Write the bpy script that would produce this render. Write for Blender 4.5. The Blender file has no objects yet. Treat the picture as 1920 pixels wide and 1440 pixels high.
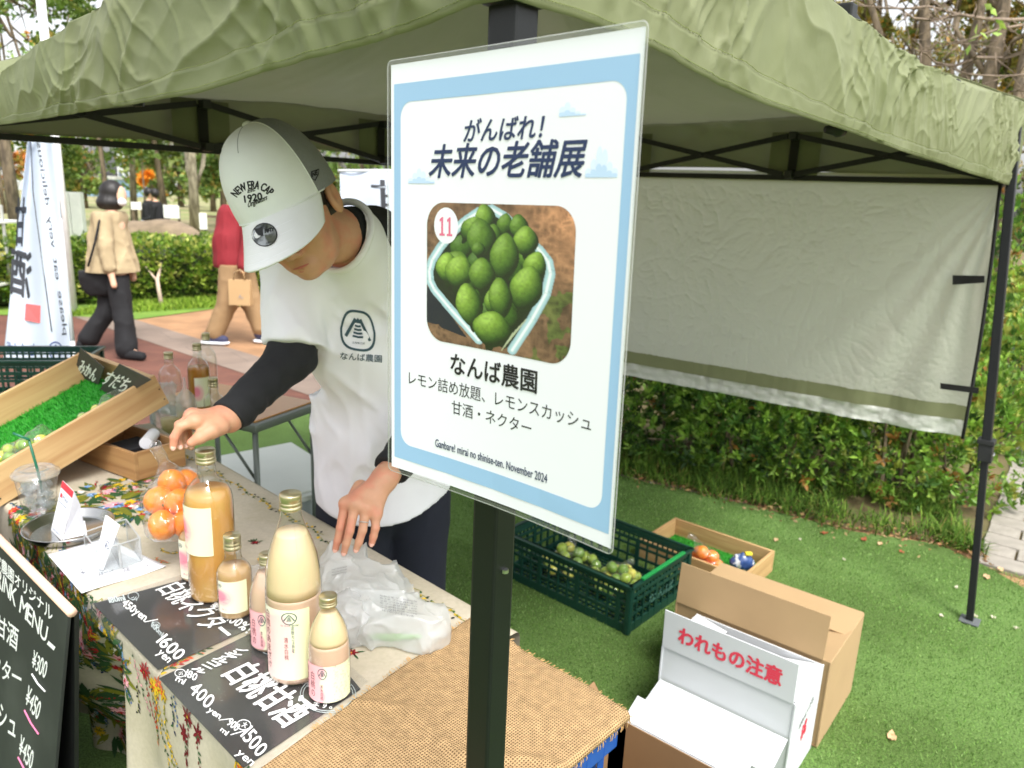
import bpy, bmesh, math, random
import numpy as np
from mathutils import Vector, Matrix, noise, Euler
from mathutils.bvhtree import BVHTree
random.seed(7); RNG = np.random.default_rng(11)
SC = bpy.context.scene
COL = SC.collection
rad = math.radians

# ------------------------------------------------------------------ camera
F, VPX, VPY, CH = 1400.0, 730.0, 6200.0, 1.6
_d = np.array([VPX-960, -(VPY-720), -F]); _d /= np.linalg.norm(_d)
_up = -_d; _fw = np.array([0, 0, -1.0]); _Y = _fw-_up*_fw.dot(_up); _Y /= np.linalg.norm(_Y); _X = np.cross(_Y, _up)
RW = np.array([_X, _Y, _up]); CC = np.array([0, 0, CH])
def ray(x, y): return RW @ np.array([x-960, -(y-720), -F])
def pz(x, y, h=0.0):
    r = ray(x, y); return CC+r*(h-CH)/r[2]
def pd(x, y, D): return CC+ray(x, y)*D/F
def ppl(x, y, O, n):
    r = ray(x, y); return CC+r*(np.dot(n, np.array(O)-CC)/np.dot(n, r))
def proj(P):
    c = RW.T @ (np.array(P)-CC); return np.array([960+F*c[0]/-c[2], 720-F*c[1]/-c[2], -c[2]])
cam = bpy.data.cameras.new('camera'); camo = bpy.data.objects.new('camera', cam); COL.objects.link(camo)
m4 = np.eye(4); m4[:3, :3] = RW; m4[:3, 3] = CC
camo.matrix_world = Matrix(m4.tolist())
cam.sensor_width = 36; cam.lens = 36*F/1920; cam.clip_start = .02; cam.clip_end = 800
cam.dof.use_dof = True; cam.dof.focus_distance = 1.02; cam.dof.aperture_fstop = 7.5
SC.camera = camo
# ------------------------------------------------------------------ world, sun, exposure
SUN_EL, SUN_ROT = rad(58), rad(150)
w = bpy.data.worlds.new("World"); SC.world = w; w.use_nodes = True
nt = w.node_tree; nt.nodes.clear()
sky = nt.nodes.new('ShaderNodeTexSky'); sky.sky_type = 'NISHITA'; sky.sun_disc = False
sky.sun_elevation = SUN_EL; sky.sun_rotation = SUN_ROT; sky.air_density = 1.0; sky.dust_density = 4.0; sky.ozone_density = 1.0
hs = nt.nodes.new('ShaderNodeHueSaturation'); hs.inputs['Saturation'].default_value = .18
bg = nt.nodes.new('ShaderNodeBackground'); bg.inputs['Strength'].default_value = .15
wo = nt.nodes.new('ShaderNodeOutputWorld')
nt.links.new(sky.outputs[0], hs.inputs['Color']); nt.links.new(hs.outputs[0], bg.inputs['Color']); nt.links.new(bg.outputs[0], wo.inputs[0])
sl = bpy.data.lights.new('sun', 'SUN'); slo = bpy.data.objects.new('sun', sl); COL.objects.link(slo)
sl.energy = 1.2; sl.angle = rad(20); sl.color = (1, .97, .92)
_sd = Vector((math.sin(SUN_ROT)*math.cos(SUN_EL), math.cos(SUN_ROT)*math.cos(SUN_EL), math.sin(SUN_EL)))
slo.rotation_euler = _sd.to_track_quat('Z', 'Y').to_euler()
SC.view_settings.view_transform = 'Standard'; SC.view_settings.look = 'None'
SC.view_settings.exposure = 1.3; SC.view_settings.gamma = 1; SC.view_settings.use_curve_mapping = False
SC.render.engine = 'CYCLES'
SC.cycles.use_denoising = True
SC.cycles.max_bounces = 10; SC.cycles.transparent_max_bounces = 24; SC.cycles.diffuse_bounces = 5
SC.cycles.transmission_bounces = 8; SC.cycles.glossy_bounces = 4; SC.cycles.sample_clamp_indirect = 6
SC.cycles.caustics_reflective = False; SC.cycles.caustics_refractive = False

# ------------------------------------------------------------------ materials
def S(r, g, b):
    return tuple(((c/255)/12.92 if c/255 <= .04045 else ((c/255+.055)/1.055)**2.4) for c in (r, g, b))
def _n(t, typ, **kw):
    n = t.nodes.new(typ)
    for k, v in kw.items(): setattr(n, k, v)
    return n
def M(name, col, rough=.6, var=.1, vs=8, bump=0, bs=150, metal=0, transl=0, coat=0, sss=0, vcol=False, spec=.5,
      col2=None, c2s=3, c2lo=.45, c2hi=.6, stretch=(1, 1, 1), trans=0, bdist=.002, alpha=1, detail=4, tcol=None):
    m = bpy.data.materials.new(name); m.use_nodes = True; t = m.node_tree; t.nodes.clear()
    out = _n(t, 'ShaderNodeOutputMaterial'); p = _n(t, 'ShaderNodeBsdfPrincipled')
    tc = _n(t, 'ShaderNodeTexCoord'); mp = _n(t, 'ShaderNodeMapping'); mp.inputs['Scale'].default_value = stretch
    t.links.new(tc.outputs['Object'], mp.inputs['Vector'])
    if vcol:
        a = _n(t, 'ShaderNodeAttribute'); a.attribute_name = 'Col'; src = a.outputs['Color']
    else:
        r = _n(t, 'ShaderNodeRGB'); r.outputs[0].default_value = (*col, 1); src = r.outputs[0]
    if col2 is not None:
        n = _n(t, 'ShaderNodeTexNoise'); n.inputs['Scale'].default_value = c2s; n.inputs['Detail'].default_value = 5
        t.links.new(mp.outputs[0], n.inputs['Vector'])
        mr = _n(t, 'ShaderNodeMapRange'); mr.inputs[1].default_value = c2lo; mr.inputs[2].default_value = c2hi
        t.links.new(n.outputs['Fac'], mr.inputs[0])
        mx = _n(t, 'ShaderNodeMix', data_type='RGBA'); t.links.new(mr.outputs[0], mx.inputs[0])
        t.links.new(src, mx.inputs[6]); mx.inputs[7].default_value = (*col2, 1); src = mx.outputs[2]
    if var:
        n = _n(t, 'ShaderNodeTexNoise'); n.inputs['Scale'].default_value = vs; n.inputs['Detail'].default_value = detail
        t.links.new(mp.outputs[0], n.inputs['Vector'])
        mr = _n(t, 'ShaderNodeMapRange'); mr.inputs[1].default_value = .25; mr.inputs[2].default_value = .75
        mr.inputs[3].default_value = 1-var; mr.inputs[4].default_value = 1+var
        t.links.new(n.outputs['Fac'], mr.inputs[0])
        hv = _n(t, 'ShaderNodeVectorMath', operation='SCALE'); t.links.new(src, hv.inputs[0]); t.links.new(mr.outputs[0], hv.inputs['Scale'])
        src = hv.outputs[0]
    t.links.new(src, p.inputs['Base Color'])
    p.inputs['Roughness'].default_value = rough; p.inputs['Metallic'].default_value = metal
    p.inputs['Coat Weight'].default_value = coat; p.inputs['Coat Roughness'].default_value = .08
    p.inputs['Specular IOR Level'].default_value = spec; p.inputs['Transmission Weight'].default_value = trans
    p.inputs['Alpha'].default_value = alpha
    if sss:
        p.inputs['Subsurface Weight'].default_value = sss; p.inputs['Subsurface Radius'].default_value = (1, .35, .2); p.inputs['Subsurface Scale'].default_value = .008
    if bump:
        n = _n(t, 'ShaderNodeTexNoise'); n.inputs['Scale'].default_value = bs; n.inputs['Detail'].default_value = 6
        t.links.new(mp.outputs[0], n.inputs['Vector'])
        b = _n(t, 'ShaderNodeBump'); b.inputs['Strength'].default_value = bump; b.inputs['Distance'].default_value = bdist
        t.links.new(n.outputs['Fac'], b.inputs['Height']); t.links.new(b.outputs[0], p.inputs['Normal'])
    sh = p.outputs[0]
    if transl:
        tr = _n(t, 'ShaderNodeBsdfTranslucent')
        if tcol: tr.inputs['Color'].default_value = (*tcol, 1)
        else: t.links.new(src, tr.inputs['Color'])
        mx = _n(t, 'ShaderNodeMixShader'); mx.inputs[0].default_value = transl
        t.links.new(sh, mx.inputs[1]); t.links.new(tr.outputs[0], mx.inputs[2]); sh = mx.outputs[0]
    t.links.new(sh, out.inputs[0])
    return m
def MG(name, tint=(1, 1, 1), refl=.6, rough=.03, haze=0, hcol=(1, 1, 1), bump=0, bs=30):
    """thin clear sheet: transparent + fresnel gloss (+ milky part)"""
    m = bpy.data.materials.new(name); m.use_nodes = True; t = m.node_tree; t.nodes.clear()
    out = _n(t, 'ShaderNodeOutputMaterial'); tr = _n(t, 'ShaderNodeBsdfTransparent'); tr.inputs[0].default_value = (*tint, 1)
    gl = _n(t, 'ShaderNodeBsdfGlossy'); gl.inputs['Roughness'].default_value = rough
    fr = _n(t, 'ShaderNodeLayerWeight'); fr.inputs[0].default_value = .5
    pw = _n(t, 'ShaderNodeMath', operation='POWER'); pw.inputs[1].default_value = 4; t.links.new(fr.outputs['Facing'], pw.inputs[0])
    ml = _n(t, 'ShaderNodeMath', operation='MULTIPLY_ADD'); ml.inputs[1].default_value = .85*refl; ml.inputs[2].default_value = .05*refl; t.links.new(pw.outputs[0], ml.inputs[0])
    mx = _n(t, 'ShaderNodeMixShader'); t.links.new(ml.outputs[0], mx.inputs[0]); t.links.new(tr.outputs[0], mx.inputs[1]); t.links.new(gl.outputs[0], mx.inputs[2])
    sh = mx.outputs[0]
    if bump:
        tc = _n(t, 'ShaderNodeTexCoord'); n = _n(t, 'ShaderNodeTexNoise'); n.inputs['Scale'].default_value = bs; n.inputs['Detail'].default_value = 3
        t.links.new(tc.outputs['Object'], n.inputs['Vector'])
        b = _n(t, 'ShaderNodeBump'); b.inputs['Strength'].default_value = bump; b.inputs['Distance'].default_value = .01
        t.links.new(n.outputs['Fac'], b.inputs['Height']); t.links.new(b.outputs[0], gl.inputs['Normal']); t.links.new(b.outputs[0], fr.inputs['Normal'])
    if haze:
        d = _n(t, 'ShaderNodeBsdfPrincipled'); d.inputs['Base Color'].default_value = (*hcol, 1); d.inputs['Roughness'].default_value = .3
        tl = _n(t, 'ShaderNodeBsdfTranslucent'); tl.inputs[0].default_value = (*hcol, 1)
        m1 = _n(t, 'ShaderNodeMixShader'); m1.inputs[0].default_value = .5; t.links.new(d.outputs[0], m1.inputs[1]); t.links.new(tl.outputs[0], m1.inputs[2])
        m2 = _n(t, 'ShaderNodeMixShader'); m2.inputs[0].default_value = haze; t.links.new(sh, m2.inputs[1]); t.links.new(m1.outputs[0], m2.inputs[2]); sh = m2.outputs[0]
    t.links.new(sh, out.inputs[0])
    return m

# ------------------------------------------------------------------ objects
def setp(o, label=None, cat=None, group=None, kind=None):
    if label: o['label'] = label
    if cat: o['category'] = cat
    if group: o['group'] = group
    if kind: o['kind'] = kind
    return o
def thing(name, label, cat, loc=(0, 0, 0), rz=0, group=None):
    o = bpy.data.objects.new(name, None); COL.objects.link(o); o.empty_display_size = .05
    o.location = [float(v) for v in loc]; o.rotation_euler = (0, 0, rz)
    return setp(o, label, cat, group)
def rootmat(o):
    while o.parent: o = o.parent
    return Matrix.Translation(o.location) @ o.rotation_euler.to_matrix().to_4x4()
def link(name, me, mat=None, parent=None, world=True, smooth=False, label=None, kind=None):
    """world=True: the mesh is in world coordinates; False: in its thing's own frame"""
    o = bpy.data.objects.new(name, me); COL.objects.link(o)
    if mat is not None and not me.materials: me.materials.append(mat)
    if smooth: me.polygons.foreach_set('use_smooth', [True]*len(me.polygons))
    if parent is not None:
        o.parent = parent
        if world and parent.parent is None: o.matrix_parent_inverse = rootmat(parent).inverted()
    if label: o['label'] = label
    if kind: o['kind'] = kind
    return o
def npmesh(name, V, Fc, cols=None, smooth=False):
    """V (N,3), Fc list or array of faces, cols (N,3) per vertex"""
    me = bpy.data.meshes.new(name)
    V = np.asarray(V, dtype=np.float32)
    if isinstance(Fc, np.ndarray):
        k = Fc.shape[1]; me.vertices.add(len(V)); me.vertices.foreach_set('co', V.ravel())
        me.loops.add(Fc.size); me.loops.foreach_set('vertex_index', Fc.astype(np.int32).ravel())
        me.polygons.add(len(Fc)); me.polygons.foreach_set('loop_start', np.arange(0, Fc.size, k, dtype=np.int32))
        me.polygons.foreach_set('loop_total', np.full(len(Fc), k, dtype=np.int32)); me.update(calc_edges=True)
    else:
        me.from_pydata(V.tolist(), [], [list(map(int, f)) for f in Fc]); me.update()
    if cols is not None:
        a = me.color_attributes.new('Col', 'FLOAT_COLOR', 'POINT')
        c = np.ones((len(V), 4), np.float32); c[:, :3] = cols; a.data.foreach_set('color', c.ravel())
    if smooth: me.polygons.foreach_set('use_smooth', np.ones(len(me.polygons), dtype=bool))
    return me
class MB:
    def __init__(s): s.v = []; s.f = []; s.c = []
    def add(s, vs, fs, col=None):
        b = len(s.v); s.v += [tuple(map(float, p)) for p in vs]; s.f += [[i+b for i in f] for f in fs]
        s.c += [col or (1, 1, 1)]*len(vs); return s
    def box(s, c, d, X=(1, 0, 0), Y=(0, 1, 0), Z=(0, 0, 1), col=None):
        c = np.array(c, float); X, Y, Z = [np.array(a, float)*k/2 for a, k in zip((X, Y, Z), d)]
        vs = [c+X*i+Y*j+Z*k for i, j, k in ((-1, -1, -1), (1, -1, -1), (1, 1, -1), (-1, 1, -1), (-1, -1, 1), (1, -1, 1), (1, 1, 1), (-1, 1, 1))]
        return s.add(vs, [[0, 3, 2, 1], [4, 5, 6, 7], [0, 1, 5, 4], [1, 2, 6, 5], [2, 3, 7, 6], [3, 0, 4, 7]], col)
    def hexa(s, vs, col=None):
        return s.add(vs, [[0, 3, 2, 1], [4, 5, 6, 7], [0, 1, 5, 4], [1, 2, 6, 5], [2, 3, 7, 6], [3, 0, 4, 7]], col)
    def slab(s, q, th, col=None):
        """quad of 4 world points given thickness along its normal"""
        q = [np.array(p, float) for p in q]; n = np.cross(q[1]-q[0], q[3]-q[0]); n = n/np.linalg.norm(n)*th
        return s.hexa([p-n/2 for p in q]+[p+n/2 for p in q], col)
    def tube(s, pts, r, n=8, col=None, cap=True):
        pts = [np.array(p, float) for p in pts]; R = r if hasattr(r, '__len__') else [r]*len(pts)
        rings = []; up = np.array([0, 0, 1.0])
        for i, p in enumerate(pts):
            d = pts[min(i+1, len(pts)-1)]-pts[max(i-1, 0)]; d = d/(np.linalg.norm(d)+1e-12)
            a = np.cross(d, up if abs(d[2]) < .95 else np.array([1.0, 0, 0])); a /= np.linalg.norm(a); b = np.cross(d, a)
            rings.append([p+R[i]*(a*math.cos(q)+b*math.sin(q)) for q in [2*math.pi*k/n for k in range(n)]])
        vs = [v for r_ in rings for v in r_]; fs = []
        for i in range(len(pts)-1):
            for k in range(n): fs.append([i*n+k, i*n+(k+1) % n, (i+1)*n+(k+1) % n, (i+1)*n+k])
        if cap: fs += [list(range(n-1, -1, -1)), [(len(pts)-1)*n+k for k in range(n)]]
        return s.add(vs, fs, col)
    def bar(s, a, b, w, h=None, col=None):
        """square bar from a to b"""
        a = np.array(a, float); b = np.array(b, float); h = h or w; d = b-a; L = np.linalg.norm(d); d /= L
        u = np.cross(d, (0, 0, 1)) if abs(d[2]) < .95 else np.cross(d, (0, 1, 0)); u = u/np.linalg.norm(u); q = np.cross(u, d)
        return s.box((a+b)/2, (L, w, h), d, u, q, col)
    def lathe(s, prof, c=(0, 0, 0), n=32, col=None):
        vs = []; fs = []; c = np.array(c, float)
        for r, z in prof:
            for k in range(n):
                a = 2*math.pi*k/n; vs.append(c+np.array([r*math.cos(a), r*math.sin(a), z]))
        for i in range(len(prof)-1):
            for k in range(n): fs.append([i*n+k, i*n+(k+1) % n, (i+1)*n+(k+1) % n, (i+1)*n+k])
        if prof[0][0] > 1e-5: fs.append(list(range(n-1, -1, -1)))
        if prof[-1][0] > 1e-5: fs.append([(len(prof)-1)*n+k for k in range(n)])
        return s.add(vs, fs, col)
    def mesh(s, name, smooth=False, bevel=0, segs=2):
        me = bpy.data.meshes.new(name); me.from_pydata(s.v, [], s.f); me.update()
        if any(c != (1, 1, 1) for c in s.c):
            a = me.color_attributes.new('Col', 'FLOAT_COLOR', 'POINT')
            for i, c in enumerate(s.c): a.data[i].color = (*c, 1)
        if bevel:
            bm = bmesh.new(); bm.from_mesh(me)
            bmesh.ops.bevel(bm, geom=[e for e in bm.edges], offset=bevel, segments=segs, profile=.6, affect='EDGES', clamp_overlap=True)
            bm.to_mesh(me); bm.free()
        if smooth: me.polygons.foreach_set('use_smooth', [True]*len(me.polygons))
        return me
    def build(s, name, mat=None, parent=None, world=True, smooth=False, bevel=0, label=None, kind=None):
        return link(name, s.mesh(name, smooth, bevel), mat, parent, world, False, label, kind)
def grid(fn, nu, nv, name, mat=None, parent=None, world=True, cols=None, thick=0, smooth=True, label=None, kind=None):
    """fn(U,V arrays in 0..1) -> (N,3)"""
    u, v = np.meshgrid(np.linspace(0, 1, nu), np.linspace(0, 1, nv), indexing='ij')
    P = fn(u.ravel(), v.ravel()); i = np.arange(nu*nv).reshape(nu, nv)
    Fc = np.stack([i[:-1, :-1], i[1:, :-1], i[1:, 1:], i[:-1, 1:]], -1).reshape(-1, 4)
    c = cols(u.ravel(), v.ravel()) if cols else None
    o = link(name, npmesh(name, P, Fc, c, smooth), mat, parent, world, False, label, kind)
    if thick:
        md = o.modifiers.new('Solidify', 'SOLIDIFY'); md.thickness = thick; md.offset = 0
    return o
def copy_tree(o, parent=None):
    c = o.copy(); COL.objects.link(c)
    if parent is not None: c.parent = parent
    for ch in [q for q in bpy.data.objects if q.parent == o and q != c]: copy_tree(ch, c)
    return c
# smooth value noise on arrays (several octaves of sines on rotated axes + lattice noise)
def _hash(i, j, k, s): 
    h = (i*374761393+j*668265263+k*2147483647+s*974634777) & 0xffffffff
    h = ((h ^ (h >> 13))*1274126177) & 0xffffffff
    return ((h ^ (h >> 16)) & 0xffff)/65535.0
def vnoise(P, scale=1.0, seed=0):
    P = np.asarray(P, float)*scale; I = np.floor(P).astype(np.int64); f = P-I; f = f*f*(3-2*f)
    r = 0
    for dx in (0, 1):
        for dy in (0, 1):
            for dz in (0, 1):
                wgt = np.abs(1-dx-f[..., 0])*np.abs(1-dy-f[..., 1])*np.abs(1-dz-f[..., 2])
                r = r+wgt*_hash(I[..., 0]+dx, I[..., 1]+dy, I[..., 2]+dz, seed)
    return r*2-1
def fbm(P, scale=1.0, oct=4, seed=0, ridged=False):
    a = 1; t = 0; s = 0
    for o in range(oct):
        n = vnoise(P, scale*2**o, seed+o*17); n = 1-2*np.abs(n) if ridged else n
        t = t+a*n; s += a; a *= .5
    return t/s
# ------------------------------------------------------------------ implicit surfaces
def surf(sdf, lo, hi, h):
    lo = np.array(lo, float); hi = np.array(hi, float)
    n = np.ceil((hi-lo)/h).astype(int)+1
    ax = [lo[i]+h*np.arange(n[i]) for i in range(3)]
    G = np.stack(np.meshgrid(*ax, indexing='ij'), -1).astype(np.float32)
    D = sdf(G).astype(np.float32); s = D < 0
    c = [(i, j, k) for i in (0, 1) for j in (0, 1) for k in (0, 1)]
    sh = tuple(n-1); cnt = np.zeros(sh, np.int8)
    for i, j, k in c: cnt += s[i:i+sh[0], j:j+sh[1], k:k+sh[2]]
    act = (cnt > 0) & (cnt < 8); idx = np.argwhere(act); ids = -np.ones(sh, np.int64); ids[act] = np.arange(len(idx))
    acc = np.zeros((len(idx), 3)); num = np.zeros(len(idx))
    dv = {q: D[idx[:, 0]+q[0], idx[:, 1]+q[1], idx[:, 2]+q[2]] for q in c}
    for a in c:
        for axx in range(3):
            if a[axx] == 0:
                b = list(a); b[axx] = 1; b = tuple(b); da, db = dv[a], dv[b]; mk = (da < 0) != (db < 0)
                t = np.where(mk, da/np.where(mk, da-db, 1), 0)
                p = np.array(a, float)[None, :]+t[:, None]*(np.array(b)-np.array(a))[None, :]
                acc += np.where(mk[:, None], p, 0); num += mk
    V = lo+h*(idx+acc/num[:, None]); faces = []
    for axx in range(3):
        o1, o2 = [(1, 2), (2, 0), (0, 1)][axx]
        sl0 = [slice(1, n[i]-1) for i in range(3)]; sl0[axx] = slice(0, n[axx]-1); sl1 = list(sl0); sl1[axx] = slice(1, n[axx])
        A = s[tuple(sl0)]; B = s[tuple(sl1)]; e = np.argwhere(A != B)
        if not len(e): continue
        dirn = A[tuple(e.T)]; base = e.copy()
        for i in range(3):
            if i != axx: base[:, i] += 1
        def cid(d1, d2):
            q = base.copy(); q[:, o1] -= d1; q[:, o2] -= d2; return ids[q[:, 0], q[:, 1], q[:, 2]]
        qd = np.stack([cid(1, 1), cid(0, 1), cid(0, 0), cid(1, 0)], -1)
        qd[~dirn] = qd[~dirn][:, ::-1]; faces.append(qd)
    Fq = np.concatenate(faces); Fq = Fq[(Fq >= 0).all(1)]
    return V, Fq
def smin(a, b, k):
    if k <= 0: return np.minimum(a, b)
    h = np.clip(.5+.5*(b-a)/k, 0, 1); return b+(a-b)*h-k*h*(1-h)
def cone(p, a, b, ra, rb):
    a = np.array(a, np.float32); b = np.array(b, np.float32); ba = b-a; l2 = ba.dot(ba)+1e-12
    t = np.clip(((p-a)@ba)/l2, 0, 1); return np.linalg.norm(p-a-t[..., None]*ba, axis=-1)-(ra+(rb-ra)*t)
def ell(p, c, r, A=None):
    q = p-np.array(c, np.float32)
    if A is not None: q = q@np.array(A, np.float32).T
    r = np.array(r, np.float32); k0 = np.linalg.norm(q/r, axis=-1); k1 = np.linalg.norm(q/(r*r), axis=-1)
    return k0*(k0-1)/np.maximum(k1, 1e-9)
def chain(p, pts, rs, k=.01):
    d = None
    for i in range(len(pts)-1):
        q = cone(p, pts[i], pts[i+1], rs[i], rs[i+1]); d = q if d is None else smin(d, q, k)
    return d
# ------------------------------------------------------------------ text
_TC = {}
def glyphs(s, bold=0.0):
    key = (s, bold)
    if key in _TC: return _TC[key]
    cu = bpy.data.curves.new('t', 'FONT'); cu.body = s; cu.size = 1; cu.offset = bold; cu.resolution_u = 3
    ob = bpy.data.objects.new('t', cu)
    sc = _TS[0]; sc.collection.objects.link(ob)
    vl = sc.view_layers[0]; vl.update()
    dg = vl.depsgraph; me = bpy.data.meshes.new_from_object(ob.evaluated_get(dg), depsgraph=dg)
    V = np.array([v.co[:2] for v in me.vertices]) if len(me.vertices) else np.zeros((0, 2)); Fc = [list(p.vertices) for p in me.polygons]
    bpy.data.objects.remove(ob); bpy.data.curves.remove(cu); bpy.data.meshes.remove(me)
    _TC[key] = (V, Fc); return V, Fc
_TS = [bpy.data.scenes.new('text_work')]
def layout(s, bold=0.0, jit=0.0, vertical=False, tight=True):
    """text -> unit-box verts (x 0..1, y 0..1) and faces"""
    rnd = random.Random(len(s)*31+ord(s[0]))
    if vertical or jit:
        VV = []; FF = []; pen = 0
        for ch in s:
            if ch == ' ': pen += .35; continue
            V, Fc = glyphs(ch, bold)
            if not len(V): continue
            V = V.copy(); w0, w1 = V[:, 0].min(), V[:, 0].max()
            wide = ord(ch) > 0x2000
            if wide: V[:, 0] -= .5 if w1 < 1.05 else (w0+w1)/2; hw = .5
            else: V[:, 0] -= (w0+w1)/2; hw = (w1-w0)/2+.045
            if jit:
                a = rnd.uniform(-1, 1)*jit; k = 1+rnd.uniform(-1, 1)*jit; cy = .35
                x, y = V[:, 0].copy(), V[:, 1]-cy; V[:, 0] = k*(x*math.cos(a)-y*math.sin(a)); V[:, 1] = k*(x*math.sin(a)+y*math.cos(a))+cy+rnd.uniform(-1, 1)*jit*.3
            if vertical: V[:, 1] -= pen; pen += 1.0
            else: V[:, 0] += pen+hw; pen += 2*hw*.97
            b = sum(len(q) for q in VV); VV.append(V); FF += [[i+b for i in f] for f in Fc]
        V = np.concatenate(VV); Fc = FF
    else: V, Fc = glyphs(s, bold); V = V.copy()
    mn, mx = V.min(0), V.max(0); V = (V-mn)/(mx-mn)
    return V, Fc
def text(name, s, BL, BR, TL, mat, parent, bold=0.0, jit=0.0, vertical=False, off=.0006, nrm=None, fn=None, shear=0, world=True, label=None, join=None):
    """writing stretched over the parallelogram BL-BR-TL (3-D points), or mapped through fn(x,y)->(N,3)"""
    V, Fc = layout(s, 0.0, jit, vertical)
    if shear: V[:, 0] += shear*V[:, 1]
    if fn is not None: P = fn(V[:, 0], V[:, 1])
    else:
        BL, BR, TL = [np.array(q, float) for q in (BL, BR, TL)]
        n = np.cross(BR-BL, TL-BL); n /= np.linalg.norm(n)
        if nrm is not None and np.dot(n, nrm) < 0: n = -n
        P = BL+V[:, :1]*(BR-BL)+V[:, 1:2]*(TL-BL)+n*off
    if bold > 0:
        # heavier strokes: the glyph outline laid down several times, each a hair above the last
        if fn is not None: e = 1e-3; ux = (fn(np.array([.5+e]), np.array([.5]))-fn(np.array([.5]), np.array([.5])))[0]/e; uy = (fn(np.array([.5]), np.array([.5+e]))-fn(np.array([.5]), np.array([.5])))[0]/e
        else: ux, uy = BR-BL, TL-BL
        hgt = np.linalg.norm(uy); dx = ux/np.linalg.norm(ux)*bold*hgt; dy = uy/hgt*bold*hgt; n_ = np.cross(ux, uy); n_ /= np.linalg.norm(n_)
        if nrm is not None and np.dot(n_, nrm) < 0: n_ = -n_
        if fn is not None and np.dot(n_, CC-P.mean(0)) < 0: n_ = -n_
        sh = [(0, 0)]+[(math.cos(a), math.sin(a)) for a in np.arange(0, 6.28, 6.2832/(6 if bold < .03 else 10))]; P0_, F0_ = P, Fc; P = []; Fc = []
        for k, (a, b) in enumerate(sh): Fc += [[i+k*len(P0_) for i in f] for f in F0_]; P.append(P0_+dx*a+dy*b+n_*4e-5*k)
        P = np.concatenate(P)
    if join is not None: join.add(P, Fc); return None
    return link(name, npmesh(name, P, Fc), mat, parent, world, label=label)
# ------------------------------------------------------------------ stall frame: e1 along the table (to the right), e2 across it
E1 = np.array([.735, -.678, 0]); E1 /= np.linalg.norm(E1); E2 = np.array([-E1[1], E1[0], 0]); EZ = np.array([0, 0, 1.0])
TZ = .76
TA = pz(480, 1434, TZ)                         # a point on the table's front edge
def T(s, t, z=0.0): return TA+E1*s+E2*t+EZ*z
def st(x, y, z=TZ):
    P = pz(x, y, z)-TA; return P@E1, P@E2
P0 = np.array([-.013, .752]); P1 = pd(1882, 345, 3.02)[:2]; P3 = np.array([-1.99, 2.66]); P2 = np.array([-.10, 4.60])
POSTZ = 1.74
# ------------------------------------------------------------------ ground sheets
def sheet(name, pts, z, mat, sub=0):
    me = bpy.data.meshes.new(name); me.from_pydata([(float(p[0]), float(p[1]), z) for p in pts], [], [list(range(len(pts)))]); me.update()
    o = link(name, me, mat); o['kind'] = 'structure'; return o
def fbmat(name, c1, c2, sc, c3=None, rough=.9, bump=.4, bs=60, fine=.25, fs=400):
    m = M(name, c1, rough=rough, col2=c2, c2s=sc, c2lo=.35, c2hi=.65, var=fine, vs=fs, bump=bump, bs=bs, bdist=.01, detail=2); return m
m_soil = fbmat('park_ground', S(150, 138, 105), S(120, 132, 74), .35, bs=8)
R0 = 400
sheet('ground', [(-R0, -R0), (R0, -R0), (R0, R0), (-R0, R0)], -.02, m_soil)
def brickmat(name, c1, c2, mort, bw, bh, rot, rough=.85):
    m = bpy.data.materials.new(name); m.use_nodes = True; t = m.node_tree; p = t.nodes['Principled BSDF']; p.inputs['Roughness'].default_value = rough
    tc = _n(t, 'ShaderNodeTexCoord'); mp = _n(t, 'ShaderNodeMapping'); mp.inputs['Rotation'].default_value = (0, 0, rot)
    b = _n(t, 'ShaderNodeTexBrick'); b.inputs['Color1'].default_value = (*c1, 1); b.inputs['Color2'].default_value = (*c2, 1); b.inputs['Mortar'].default_value = (*mort, 1)
    b.inputs['Scale'].default_value = 1; b.inputs['Brick Width'].default_value = bw; b.inputs['Row Height'].default_value = bh; b.inputs['Mortar Size'].default_value = .004
    t.links.new(tc.outputs['Object'], mp.inputs[0]); t.links.new(mp.outputs[0], b.inputs['Vector'])
    n = _n(t, 'ShaderNodeTexNoise'); n.inputs['Scale'].default_value = 2.3; n.inputs['Detail'].default_value = 8; t.links.new(tc.outputs['Object'], n.inputs['Vector'])
    mr = _n(t, 'ShaderNodeMapRange'); mr.inputs[1].default_value = .3; mr.inputs[2].default_value = .7; mr.inputs[3].default_value = .78; mr.inputs[4].default_value = 1.18; t.links.new(n.outputs['Fac'], mr.inputs[0])
    hv = _n(t, 'ShaderNodeVectorMath', operation='SCALE'); t.links.new(b.outputs['Color'], hv.inputs[0]); t.links.new(mr.outputs[0], hv.inputs['Scale'])
    t.links.new(hv.outputs[0], p.inputs['Base Color']); return m
k1, k2 = pz(255, 612), pz(574, 712); kd = (k2-k1)/np.linalg.norm(k2-k1); kn = np.array([-kd[1], kd[0], 0])
if kn[1] < 0: kn = -kn
a, b = k1-kd*9, k2+kd*8
sheet('orange_path', [a+kn*.15, b+kn*.15, b+kn*5.0, a+kn*5.0], -.012, brickmat('orange_paving', S(156, 118, 84), S(166, 126, 90), S(142, 112, 84), .2, .1, .5))
sheet('kerb_strip', [a-kn*.25, b-kn*.25, b+kn*.2, a+kn*.2], -.008, brickmat('kerb_paving', S(126, 110, 98), S(134, 118, 106), S(102, 90, 82), .6, .45, math.atan2(kd[1], kd[0])))
sheet('red_path', [a-kn*9, b-kn*9, b-kn*.2, a-kn*.2], -.012, brickmat('red_paving', S(100, 62, 50), S(110, 70, 56), S(88, 60, 50), .2, .1, .2))
lp = [pz(-260, 585), pz(140, 592), pz(257, 598), pz(330, 588), pz(410, 577), pz(500, 568), pz(640, 560)]
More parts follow.
